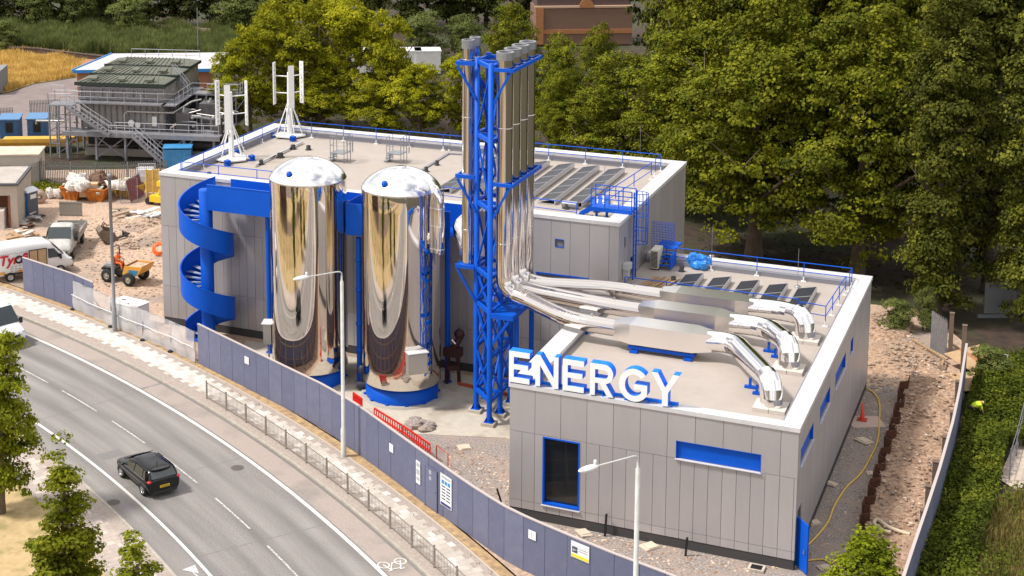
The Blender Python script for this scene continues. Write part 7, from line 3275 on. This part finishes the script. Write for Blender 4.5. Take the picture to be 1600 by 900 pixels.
P_ = [at(x, y) for x, y in [(-20, 40), (80, 41), (160, 46), (240, 52), (330, 60)]]
for a, b in zip(P_, P_[1:]):
    m.bar(a + UPZ * .7, b + UPZ * .7, .3, 1.2)
tag(m.build('towpath_fence', mat('fence_brown', (.25, .19, .14), .9)), 'thin brown fence above the reeds at the foot of the far trees', 'fence')
p = at(310, 92)
m = MB()
m.tube([p, p + UPZ * height_at(310, 92, 12)], [.09, .05], 6)
tag(m.build('mast', STEEL), 'thin grey mast standing in the reeds', 'mast')
# woodland undergrowth, brambles outside the right hoarding, weeds
scatter('undergrowth', [at(x, y) for x, y in [(1080, 330), (1250, 330), (1700, 420), (1700, 520), (1500, 470), (1370, 450), (1100, 420)]], 1500, .3, .25, LF['dark'], 'dark leaf litter and ivy under the plane trees', 'undergrowth', 5, z=-.15)
scatter('undergrowth', [at(x, y) for x, y in [(-60, 250), (200, 245), (430, 230), (900, 270), (1080, 330), (1080, 260), (900, 200), (430, 150), (200, 110)]], 1500, .4, .3, LF['dark'], 'scattered ground leaves between the hall and the trees', 'undergrowth', 6, z=-.15)
BRAM = leafmat('bramble_leaves', (.03, .045, .005), (.11, .14, .012), (.26, .27, .03), .3)
zone = [(1530, 560), (1600, 560), (1720, 620), (1640, 700), (1575, 700), (1560, 770), (1545, 830), (1520, 900), (1500, 1100), (1380, 1100), (1432, 905), (1470, 790), (1500, 690)]
scatter('brambles', [at(x, y) for x, y in zone], 52000, 1.2, .17, BRAM, 'thick green brambles outside the right hoarding', 'brambles', 7, z=-.15)
scatter('dry_weeds', [at(x, y) for x, y in [(1545, 790), (1600, 770), (1700, 860), (1700, 1060), (1470, 1060), (1510, 880)]], 16000, .8, .1, DRYW, 'dry yellow weeds among the brambles at the lower right', 'weeds', 8, z=-.1, blades=True)
scatter('weeds', [at(x, y) for x, y in [(0, 288), (60, 300), (62, 312), (150, 300), (150, 294), (60, 288), (0, 275)]], 2600, .6, .2, LF['young'], 'green weeds along the foot of the palisade fence', 'weeds', 9)
scatter('verge_weeds', [tuple(rc(u, o).xy) for u, o in [(8, 4.5), (40, 4.5), (40, 4.9), (8, 4.9)]], 900, .16, .05, leafmat('verge_blades', (.12, .1, .03), (.4, .26, .05), (.55, .36, .08), .2), 'thin dry weeds along the foot of the hoarding', 'weeds', 10, blades=True)
scatter('dry_grass', [tuple(rc(u, o).xy) for u, o in [(-15, -11.1), (55, -11.1), (55, -26), (-15, -26)]], 60000, .12, .05, leafmat('dry_blades', (.26, .16, .04), (.42, .27, .09), (.5, .36, .14), .2), 'short parched grass on the near verge', 'grass', 12, blades=True)
for i, (x, y, yt, wd, lab_) in enumerate([(1400, 520, 470, 60, 'dark bush inside the rear corner of the site'), (1442, 520, 455, 40, 'dark bush beside the grey sheet metal gate'), (1545, 600, 545, 70, 'bramble bush behind the plywood boards')]):
    tree('grey', x, y, yt, wd, lab_, i, name='bush', cat='bush')
    bpy.data.objects[-1] if False else None

# ================================================================ THE FAR HOUSE AND WHITE CONTAINERS
p = at(912, 70)
bh = thing('brick_house', 'brown brick house with orange trim and a small round gable seen above the trees', 'house', p)
WH = (at(990, 70) - at(838, 70)).length / 2
BRK = mat('brown_brick', (.17, .095, .065), .85, col2=(.25, .15, .11), scale=14, contrast=.3)
ORB = mat('orange_brick', (.45, .2, .085), .85, col2=(.36, .15, .06), scale=5)
m = MB()
m.obox(p + UPZ * 2.4 + CF * 3, CR, CF, UPZ, WH, 3, 2.4)
m.build('wall', BRK, bh)
m = MB()
m.obox(p + UPZ * 1.75 - CF * .05, CR, CF, UPZ, WH, .05, .28)
m.obox(p + UPZ * 2.5 - CR * (WH - .5) - CF * .08, CR, CF, UPZ, .5, .08, 2.4)
m.build('trim', ORB, bh)
m = MB()
m.obox(p + UPZ * 6.6 + CF * 3.2, CR, CF, UPZ, WH - .2, 2.9, 1.8)
m.build('roof', mat('roof_tiles', (.07, .045, .045), .8, col2=(.13, .085, .08), scale=9, contrast=.3), bh)
m = MB()
m.obox(p + UPZ * 4.95 + CF * .1, CR, CF, UPZ, WH + .1, .2, .13)
m.build('coping', mat('house_coping', (.55, .38, .26), .8), bh)
m = MB()
c_ = p + CR * .3 + UPZ * 4.85 - CF * .12
n_ = 13
m.add([c_ + CR * .95 * math.cos(a * PI / 12) + UPZ * 1.15 * math.sin(a * PI / 12) for a in range(13)] + [c_ + CF * .2 + CR * .95 * math.cos(a * PI / 12) + UPZ * 1.15 * math.sin(a * PI / 12) for a in range(13)],
      [tuple(range(13)), tuple(range(25, 12, -1))] + [(i, i + 13, i + 14, i + 1) for i in range(12)])
m.build('round_gable', ORB, bh)
for i, (x, y, w_) in enumerate([(575, 112, 5), (630, 112, 4.2), (668, 112, 3)]):
    p = at(x, y)
    m = MB()
    m.obox(p + UPZ * 1.3, CR, CF, UPZ, w_ / 2, 1.3, 1.3)
    m.obox(p + UPZ * 2.66, CR, CF, UPZ, w_ / 2 + .05, 1.35, .06)
    for k in range(int(w_ / .3)):
        m.obox(p + UPZ * 1.3 + CR * (-w_ / 2 + .15 + .3 * k) - CF * 1.31, CR, CF, UPZ, .04, .02, 1.2)
    tag(m.build('white_container', WHITE), ['white container half hidden by yellow-green leaves', 'long white container seen through the trees', 'white container at the right end of the hidden row'][i], 'container', 'white containers beyond the trees')

# ================================================================ THE RIGHT-HAND SIDE OF THE SITE
RP = [at(1497, 676), at(1486, 730), at(1466, 805), at(1446, 870), at(1425, 935), at(1405, 1000)]
RP = [at(1508, 600)] + RP
tp_ = [(1511, 552), (1487, 675), (1478, 715), (1450, 805), (1436, 862)]
hoarding('grey-blue timber hoarding along the right side of the site with posts inside', RP[::-1], [2.4] * len(RP), back=False)
# posts inside the right fence with concrete caps
PWOOD = mat('old_post', (.17, .12, .09), .85, col2=(.12, .085, .065), scale=4)
for i, (x, y, h) in enumerate([(1503, 592, 3.2), (1484, 560, 2.8), (1496, 640, 1.6), (1488, 690, 1.6), (1476, 730, 1.6), (1461, 770, 1.6), (1450, 810, 1.6), (1442, 850, 1.6)]):
    p = at(x, y)
    m = MB()
    w_ = .12 if i < 2 else .17
    m.box(p.x - w_, p.y - w_, 0, p.x + w_, p.y + w_, h)
    m.box(p.x - w_ - .02, p.y - w_ - .02, h, p.x + w_ + .02, p.y + w_ + .02, h + .04)
    ords = ['tallest timber post at the rear end of the right hoarding', 'timber post left of the tallest post', 'rearmost short stub post inside the right hoarding', 'second short stub post from the rear inside the right hoarding', 'third short stub post from the rear inside the right hoarding', 'fourth short stub post from the rear inside the right hoarding', 'fifth short stub post from the rear inside the right hoarding', 'foremost short stub post inside the right hoarding']
    tag(m.build('timber_post', PWOOD), ords[i], 'post', 'timber posts along the right hoarding')
# rusty sheet piles stepping along the gravel, with the raised spoil bank beyond them
sp = [(1412, 608), (1404, 640), (1398, 665), (1391, 690), (1383, 712), (1374, 738), (1366, 765), (1358, 790), (1349, 815), (1344, 850)]
P_ = [at(x, y) for x, y in sp]
spt = thing('sheet_piling', 'stepped row of rusty sheet piles between the gravel and the spoil bank', 'sheet piling', P_[0])
for i, (a, b) in enumerate(zip(P_, P_[1:])):
    m = MB()
    d = (b - a)
    d.z = 0
    l = d.length
    d.normalize()
    n_ = Vector((-d.y, d.x, 0))
    f0, f1 = n_ * .28, n_ * -.12
    q = [a + f0, a + d * l * .3 + f0, a + d * l * .42 + f1, a + d * l * .82 + f1, b + f0]
    hh = .78 + (.12 if i % 3 == 0 else 0)
    for p0, p1 in zip(q, q[1:]):
        m.bar(p0 + UPZ * hh / 2, p1 + UPZ * hh / 2, .035, hh)
    m.build('pile', RUST, spt)
m = MB()
bank = [(1415, 600), (1405, 642), (1398, 668), (1391, 692), (1383, 715), (1374, 741), (1366, 768), (1358, 793), (1349, 830), (1342, 900), (1340, 1000), (1404, 1000), (1440, 860), (1484, 700), (1493, 640), (1500, 600), (1470, 580), (1440, 560)]
P_ = [at(x, y, .45) for x, y in bank]
rn = random.Random(4)
# bank surface as a lumpy grid clipped to the outline
import mathutils.geometry as mg
vs2 = [Vector((p.x, p.y)) for p in P_]
lo = Vector((min(p.x for p in vs2), min(p.y for p in vs2)))
hi = Vector((max(p.x for p in vs2), max(p.y for p in vs2)))
inner_ = []
y = lo.y
while y < hi.y:
    x = lo.x
    while x < hi.x:
        q = Vector((x + rn.uniform(-.1, .1), y + rn.uniform(-.1, .1)))
        ins = False
        j = len(vs2) - 1
        for i in range(len(vs2)):
            if (vs2[i].y > q.y) != (vs2[j].y > q.y) and q.x < (vs2[j].x - vs2[i].x) * (q.y - vs2[i].y) / (vs2[j].y - vs2[i].y) + vs2[i].x:
                ins = not ins
            j = i
        if ins:
            inner_.append(q)
        x += .3
    y += .3
nv = len(vs2)
r_ = mg.delaunay_2d_cdt(vs2 + inner_, [(i, (i + 1) % nv) for i in range(nv)], [list(range(nv))], 1, 1e-4)
V3 = [(v.x, v.y, .42 + .08 * math.sin(v.x * 2.1) * math.cos(v.y * 1.3) + rn.uniform(-.035, .035)) for v in r_[0]]
m.add(V3, [tuple(f) for f in r_[2]])
SPOIL = mat('spoil_bank', (.22, .13, .08), .95, col2=(.45, .31, .215), scale=5, detail=12, contrast=.24, bump=.08, bscale=7, col3=(.3, .2, .14), scale3=.5, c3w=(.52, .7))
structure(m.build('spoil_bank', SPOIL))
for i, (x, y, rx, ry, h) in enumerate([(1400, 560, 2.2, 3.2, .5), (1385, 510, 1.6, 3.0, .6), (1440, 575, 1.4, 2.4, .5)]):
    heap(['broad heap of sandy spoil behind the right side of the low block', 'sandy spoil heap at the rear corner of the low block', 'sandy spoil heap by the timber posts'][i], x, y, rx, ry, h, 10 + i, SPOIL)
# grey corrugated sheet gate leaning, plywood, boards
a, b = at(1453, 545), at(1478, 558)
m = MB()
d = (b - a)
d.z = 0
L_ = d.length
d.normalize()
n_ = Vector((-d.y, d.x, 0))
for k in range(14):
    s_ = L_ * k / 14
    m.add([a + d * s_ + n_ * (.05 * (k % 2)), a + d * (s_ + L_ / 14) + n_ * (.05 * ((k + 1) % 2)), a + d * (s_ + L_ / 14) + n_ * (.05 * ((k + 1) % 2)) + UPZ * (2.4 - .03 * k), a + d * s_ + n_ * (.05 * (k % 2)) + UPZ * 2.4], [(0, 1, 2, 3)])
    m.add([a + d * s_ + n_ * (.05 * (k % 2) + .02), a + d * (s_ + L_ / 14) + n_ * (.05 * ((k + 1) % 2) + .02), a + d * (s_ + L_ / 14) + n_ * (.05 * ((k + 1) % 2) + .02) + UPZ * (2.4 - .03 * k), a + d * s_ + n_ * (.05 * (k % 2) + .02) + UPZ * 2.4], [(3, 2, 1, 0)])
tag(m.build('corrugated_sheet', STEEL), 'leaning grey corrugated steel sheet at the rear of the site', 'metal sheet')
for i, (x, y, w_, l_, rz_, z_, mt_, lab_) in enumerate([(1528, 562, 1.5, 1.2, .5, .5, PLY, 'pale plywood sheet lying on timber behind the tall post'), (1530, 596, 1.7, .9, .1, .25, PLY, 'plywood sheet with a blue patch outside the right hoarding')]):
    p = at(x, y, z_)
    t = thing('plywood_sheet', lab_, 'plywood', p)
    m = MB()
    m.M = Matrix.Translation(p) @ Matrix.Rotation(rz_ + CAM_E[2], 4, 'Z') @ Matrix.Rotation(R(12), 4, 'X')
    m.box(-w_, -l_, 0, w_, l_, .04)
    m.build('sheet', mt_, t)
    m2 = MB()
    m2.M = m.M
    if i:
        m2.ball((.5, .1, .08), .3, .25, .15, 9, 6, .15, rn)
        m2.build('blue_rag', mat('rag_blue', (.01, .3, .6), .6), t)
    else:
        m2.box(-.3, -l_, .04, .05, l_, .05)
        m2.build('rusty_band', mat('band_rust', (.4, .18, .08), .7), t)
for (x0, y0, x1, y1, lb_) in ((1425, 530, 1480, 562, 'long plank lying across the rear corner of the site'), (1418, 480, 1445, 497, 'plank lying behind the dark bush in the rear corner'), (1470, 575, 1474, 563, 'short yellowish plank upright by the timber posts'),
                              (1530, 620, 1533, 610, 'short stake below the plywood with the blue patch'), (1480, 530, 1505, 550, 'plank propped between the two tall timber posts')):
    m = MB()
    m.bar(at(x0, y0, .15), at(x1, y1, .3), .12, .08)
    tag(m.build('plank', TIMBER), lb_, 'plank')
# mesh frame outside
m = MB()
a, b, c, d2 = at(1550, 548, 1.6), at(1575, 555, 1.6), at(1562, 585, .2), at(1556, 590, .1)
m.tube([a, b, c, d2], .03, 6)
tag(m.build('bent_tube', WHITE), 'bent white tube frame standing over the plywood', 'tube frame')
# white panels under the trees at right
p = at(1566, 500)
m = MB()
m.obox(p + UPZ * 1.3 + CF * .5, CR, CF, UPZ, 1.0, .05, 1.0)
m.obox(p + UPZ * .1 + CF * .5, CR, CF, UPZ, 1.4, .1, .1)
tag(m.build('white_gate', mat('gate_white', (.16, .17, .18), .6)), 'white gate panel glimpsed under the trees near the right edge', 'gate')
# pale path and railings at the right edge
structure(MB().sheet([tuple(at(x, y).xy) for x, y in [(1620, 560), (1585, 690), (1560, 745), (1600, 770), (1720, 800), (1720, 560)]], -.10).build('side_path', mat('pale_path', (.46, .38, .32), .9, col2=(.4, .33, .28), scale=2)))
t = thing('path_railing', 'grey steel railing beside the pale path at the right edge', 'railing', at(1578, 748))
P_ = [at(1577, 749), at(1588, 712), at(1597, 675), (at(1604, 640))]
for p in P_:
    m = MB()
    m.tube([p, p + UPZ * 1.6], .04, 6)
    m.build('post', GREYP, t)
for z in (.3, .9, 1.5):
    m = MB()
    m.tube([p + UPZ * z for p in P_], .02, 5)
    m.build('rail', GREYP, t)
# yellow hose, cone, debris by the low block
HOSE = mat('hose_yellow', (.75, .5, .1), .5)


def ctube(pts, n=6):
    out = []
    P = [Vector(p) for p in pts]
    for i in range(len(P) - 1):
        p0, p1, p2, p3 = P[max(i - 1, 0)], P[i], P[i + 1], P[min(i + 2, len(P) - 1)]
        for k in range(n):
            t = k / n
            out.append(.5 * ((2 * p1) + (p2 - p0) * t + (2 * p0 - 5 * p1 + 4 * p2 - p3) * t * t + (3 * p1 - p0 - 3 * p2 + p3) * t ** 3))
    out.append(P[-1])
    return out


m = MB()
m.tube(ctube([at(x, y, .06) for x, y in [(1352, 606), (1366, 615), (1374, 630), (1374, 660), (1371, 690), (1360, 715), (1345, 740), (1322, 762), (1304, 790), (1294, 815), (1278, 836), (1262, 852)]]), .045, 6)
tag(m.build('hose', HOSE), 'long yellow hose lying on the gravel right of the low block', 'hose')
m = MB()
m.tube(ctube([at(x, y, .06) for x, y in [(1262, 876), (1285, 874), (1300, 880), (1312, 868), (1322, 866), (1310, 880), (1303, 890), (1305, 898)]]), .035, 6)
tag(m.build('hose', HOSE), 'short tangled yellow hose by the blue door', 'hose')
m = MB()
m.tube(ctube([at(x, y, .5) for x, y in [(1392, 832), (1378, 828), (1366, 818), (1372, 812), (1386, 822), (1405, 830), (1422, 835)]]), .09, 7)
tag(m.build('pipe_bend', mat('cement_pipe', (.55, .45, .33), .7)), 'pale curved pipe lying on the spoil bank behind the sapling', 'pipe')
p = at(1347, 658)
cn = thing('traffic_cone', 'tall red cone standing on a board by the low block wall', 'cone', p)
m = MB()
m.lathe(p, [(.13, .1), (.04, 1.05), (0, 1.06)], 12)
m.build('cone_body', mat('cone_red', (.75, .06, .03), .5), cn)
m = MB()
m.box(p.x - .25, p.y - .25, .06, p.x + .25, p.y + .25, .11)
m.build('cone_base', mat('cone_base', (.4, .06, .04), .6), cn)
p = at(1352, 660, .02)
m = MB()
m.obox(p + UPZ * .02, CR, CF, UPZ, .9, .75, .025)
tag(m.build('ground_board', mat('pink_board', (.5, .38, .32), .8)), 'pale board lying on the gravel under the red cone', 'board')
k = 0
SL = mat('block_stone', (.58, .48, .38), .85)
for (x, y, s_) in [(1350, 690, .32), (1363, 741, .2), (1298, 757, .22), (1272, 818, .22), (1288, 888, .22), (1252, 885, .14), (912, 834, .28), (1014, 855, .3), (725, 700, .26), (1375, 880, .3)]:
    p = at(x, y, .02 if x < 1374 else .48)
    m = MB()
    rn_ = random.Random(k)
    m.M = Matrix.Translation(p) @ Matrix.Rotation(rn_.uniform(0, 3), 4, 'Z') @ Matrix.Rotation(rn_.uniform(0, .12), 4, 'X')
    m.box(-s_ * 1.3, -s_, 0, s_ * 1.3, s_, .07)
    m.box(-s_ * .8, -s_ * .9, .07, s_ * 1.1, s_ * .7, .11)
    labs = ['pale slab on the gravel just below the red cone board', 'small pale block beside the rusty sheet piles', 'pale block halfway along the right wall of the low block', 'pale block near the right wall behind the blue door', 'pale cylinder-like offcut below the blue door', 'pale offcut at the foot of the blue door', 'pale rubble lump on the ground below the tall dark window', 'pale rubble lump below the blue panel of the front wall', 'square pale slab on the gravel left of the low block', 'pale slab on the spoil bank behind the sapling']
    tag(m.build('loose_slab', SL), labs[k], 'slab')
    k += 1
# steel bars and dark stakes in front of the low block
for i, (x, y, h) in enumerate([(827, 809, 1.0), (945, 838, 1.1), (1071, 869, .9), (786, 794, 1.0)]):
    p = at(x, y)
    m = MB()
    m.bar(p, p + Vector((.06, 0, h)) + (CR * -.35 if i == 3 else Vector((0, 0, 0))), .09, .09)
    tag(m.build('dark_stake', BLACK), ['dark stake at the left corner of the low block', 'dark stake below the middle of the front wall', 'dark stake below the blue panel', 'leaning dark stake just left of the low block corner'][i], 'stake')
p = at(1182, 890)
m = MB()
m.box(p.x - .35, p.y - .3, .02, p.x + .35, p.y + .3, .12)
m.k = 1
m.box(p.x - .24, p.y - .2, .12, p.x + .24, p.y + .2, .13)
tag(m.build('drain_chamber', [CONC, BLACK]), 'square open drain chamber in front of the low block corner', 'drain')
# red plastic barriers and handrail by the tank apron


def red_barrier(a, b, label):
    d = (b - a)
    d.z = 0
    L_ = d.length
    d.normalize()
    n_ = Vector((-d.y, d.x, 0))
    t = thing('plastic_barrier', label, 'barrier', a, 0, 'red plastic barriers behind the hoarding')
    m = MB()
    for z in (.15, .62, .98):
        m.bar(a + UPZ * z, b + UPZ * z, .05, .1)
    n = 12
    for i in range(n + 1):
        q = a + d * L_ * i / n
        m.bar(q + UPZ * .12, q + UPZ * .98, .04, .07)
    m.build('panel', RED, t)
    for s_ in (.15, .85):
        m = MB()
        q = a + d * L_ * s_
        m.bar(q - n_ * .3 + UPZ * .04, q + n_ * .3 + UPZ * .04, .12, .08)
        m.build('foot', RED, t)


red_barrier(at(585, 665), at(628, 692), 'red plastic barrier nearest the tank by the tower')
red_barrier(at(630, 693), at(672, 723), 'red plastic barrier nearest the hoarding door')
red_barrier(at(552, 640), at(566, 650), 'red plastic barrier half hidden behind the tall lamp post')
m = MB()
p = at(700, 742)
q = at(682, 728)
m.tube([p, p + UPZ * 1.1, q + UPZ * 1.1, q], .03, 6)
tag(m.build('red_hoop', mat('red_oxide', (.4, .06, .03), .6)), 'thin red hoop rail behind the hoarding door', 'rail')
# dark red drilling mast against the hall wall
p = at(708, 600)
rg = thing('drilling_rig', 'dark rusty-red machine frame standing against the hall wall', 'machine', p)
RX_ = mat('dark_red_paint', (.06, .012, .01), .6, col2=(.03, .01, .01), scale=4)
m = MB()
for dx in (-.35, .35):
    m.bar(p + CR * dx, p + CR * dx * .7 + UPZ * 2.1, .16, .16)
m.bar(p - CR * .35 + UPZ * 1.0, p + CR * .35 + UPZ * 1.0, .3, .3)
m.box(p.x - .5, p.y - .3, 1.7, p.x + .5, p.y + .3, 2.2)
m.build('frame', RX_, rg)
m = MB()
m.tube([p + UPZ * 2.1, p + CR * .5 + UPZ * 3.0, p + CR * .25 + UPZ * 3.2], .2, 8)
m.ball(p + CR * .35 + UPZ * 3.0, .32, .28, .3, 10, 7)
m.build('head', RX_, rg)
m = MB()
m.tube([p - CR * .1 + UPZ * 2.75 - CF * .2, p + CR * .1 + UPZ * 2.5 - CF * .25], .07, 8)
m.build('ram', DUCT, rg)
m = MB()
a, b = at(716, 602), at(795, 620)
for s_ in range(1):
    m.bar(a + UPZ * .12, b + UPZ * .12, .12, .16)
tag(m.build('red_kerb_pipe', mat('red_pipe', (.45, .08, .04), .6)), 'low red pipe along the foot of the hall wall by the tower', 'pipe')
# valve stand between the tanks
p = at(565, 610)
m = MB()
m.tube([p, p + UPZ * 1.1], .05, 8)
m.tube([p + UPZ * .35 - CR * .3, p + UPZ * .35 + CR * .3], .2, 12)
m.ball(p + UPZ * 1.25, .2, .2, .28, 9, 6)
tag(m.build('valve_stand', mat('valve_dark', (.04, .04, .06), .5)), 'dark valve stand between the two tanks', 'valve')
bundle('gravel_pile', 'small pile of grey gravel on the concrete apron', 'gravel pile', at(655, 668), .9, GRAVEL, 31, 10, .35)
# dry grass in the far left and leaves of litter along the verge done; end
# unseen trees and ground added across the road for tanks and flues to mirror
for i, (u, o, h) in enumerate([(-16, -26, 9), (-4, -34, 10), (24, -40, 9), (38, -30, 10)]):
    p = rc(u, o)
    me, tm, H0, R0 = KIND['maple'][0]
    t = thing('tree', 'unseen tree added across the road for tank reflections, ' + ['far left', 'left', 'right', 'far right'][i], 'tree', p)
    s_ = h / H0
    t.scale = (s_ * 1.2, s_ * 1.2, s_)
    for nm, mm in (('trunk', tm), ('crown', me)):
        ob = bpy.data.objects.new(nm, mm)
        COL.objects.link(ob)
        ob.parent = t
structure(strip(MB(), -60, 100, -24, -29, .0).build('added_path', mat('added_path_brown', (.15, .1, .08), .9, col2=(.22, .16, .13), scale=.5)))  # out-of-view ground strips, added to tone what the steel reflects
structure(strip(MB(), -60, 100, -40, -58, .0).build('added_car_park', mat('added_tarmac', (.13, .1, .09), .95, col2=(.2, .15, .13), scale=.15, contrast=.2)))
structure(strip(MB(), -60, 100, -58, -119, .0).build('added_grass', mat('added_grass_green', (.10, .085, .045), .95, col2=(.3, .22, .14), scale=.08, contrast=.15)))
# loose stones and clods over the yard and the spoil bank
def stones(label, poly, n, s0, s1, mts, seed, z=0.):
    rn = random.Random(seed)
    P_ = [at(x, y) for x, y in poly]
    lo = (min(p.x for p in P_), min(p.y for p in P_))
    hi = (max(p.x for p in P_), max(p.y for p in P_))
    m = MB()
    k = 0
    while k < n:
        x, y = rn.uniform(lo[0], hi[0]), rn.uniform(lo[1], hi[1])
        ins = False
        j = len(P_) - 1
        for i in range(len(P_)):
            if (P_[i].y > y) != (P_[j].y > y) and x < (P_[j].x - P_[i].x) * (y - P_[i].y) / (P_[j].y - P_[i].y) + P_[i].x:
                ins = not ins
            j = i
        if not ins:
            continue
        k += 1
        s_ = s0 + (s1 - s0) * rn.random() ** 3
        m.k = rn.randrange(len(mts))
        m.ball((x, y, z + s_ * .2), s_, s_ * rn.uniform(.6, 1), s_ * .5, 5, 4, .25, rn)
    return tag(m.build('loose_stones', mts), label, 'stones', None, 'stuff')


BRN = mat('clod_brown', (.31, .2, .14), .95)
PAL = mat('stone_pale', (.55, .43, .33), .9)
GRYS = mat('stone_grey', (.27, .22, .19), .9)
stones('loose stones and clods strewn over the yard left of the hall', [(60, 350), (250, 330), (256, 480), (150, 460), (120, 400)], 1500, .02, .14, [BRN, PAL, GRYS, DIRT], 1)
stones('loose stones on the ground between the hoarding and the low block', [(700, 690), (795, 720), (796, 790), (900, 830), (1230, 890), (1060, 900), (800, 800), (690, 725)], 1300, .02, .1, [BRN, PAL, GRYS], 2)
stones('stones and clods on the spoil bank', [(1415, 600), (1440, 560), (1500, 600), (1490, 680), (1440, 860), (1400, 900), (1345, 860), (1366, 768), (1391, 692)], 1800, .02, .13, [BRN, PAL, GRYS, SPOIL], 3, .45)
stones('stones on the gravel strip beside the right wall', [(1350, 610), (1405, 610), (1340, 850), (1262, 880), (1260, 850)], 900, .02, .09, [BRN, PAL, GRYS], 4)
stones('rubble strewn over the rear corner behind the low block', [(1368, 500), (1400, 500), (1450, 540), (1440, 600), (1360, 620)], 900, .03, .16, [BRN, PAL, GRYS], 5)

scatter('rough_grass', [at(x, y) for x, y in [(1545, 780), (1610, 760), (1700, 860), (1700, 1060), (1470, 1060), (1510, 880)]], 9000, .7, .16, BRAM, 'rough green weeds mixed into the dry grass at the lower right', 'weeds', 41, z=-.15)
# unseen brown brick block, added to darken reflections in the tanks' left flank
c = Vector((-22, -34, 0))
bb = thing('added_brick_block', 'unseen brown brick block added beyond the left edge for tank reflections', 'building', c)
m = MB()
m.obox(c + UPZ * 4.8, _u, _v, UPZ, 8, 5, 4.8)
m.build('wall', mat('dark_brown_brick', (.10, .055, .035), .85, col2=(.14, .08, .05), scale=3), bb)
m = MB()
m.obox(c + UPZ * 9.7, _u, _v, UPZ, 8.2, 5.2, .12)
m.build('roof', mat('flat_roof_dark', (.1, .09, .09), .85), bb)
for k in range(6):
    for z in (1.6, 4.6, 7.6):
        m = MB()
        m.obox(c + _v * 5.01 + _u * (-6.5 + 2.6 * k) + UPZ * z, _u, _v, UPZ, .55, .03, .7)
        m.build('window', GLASS, bb)
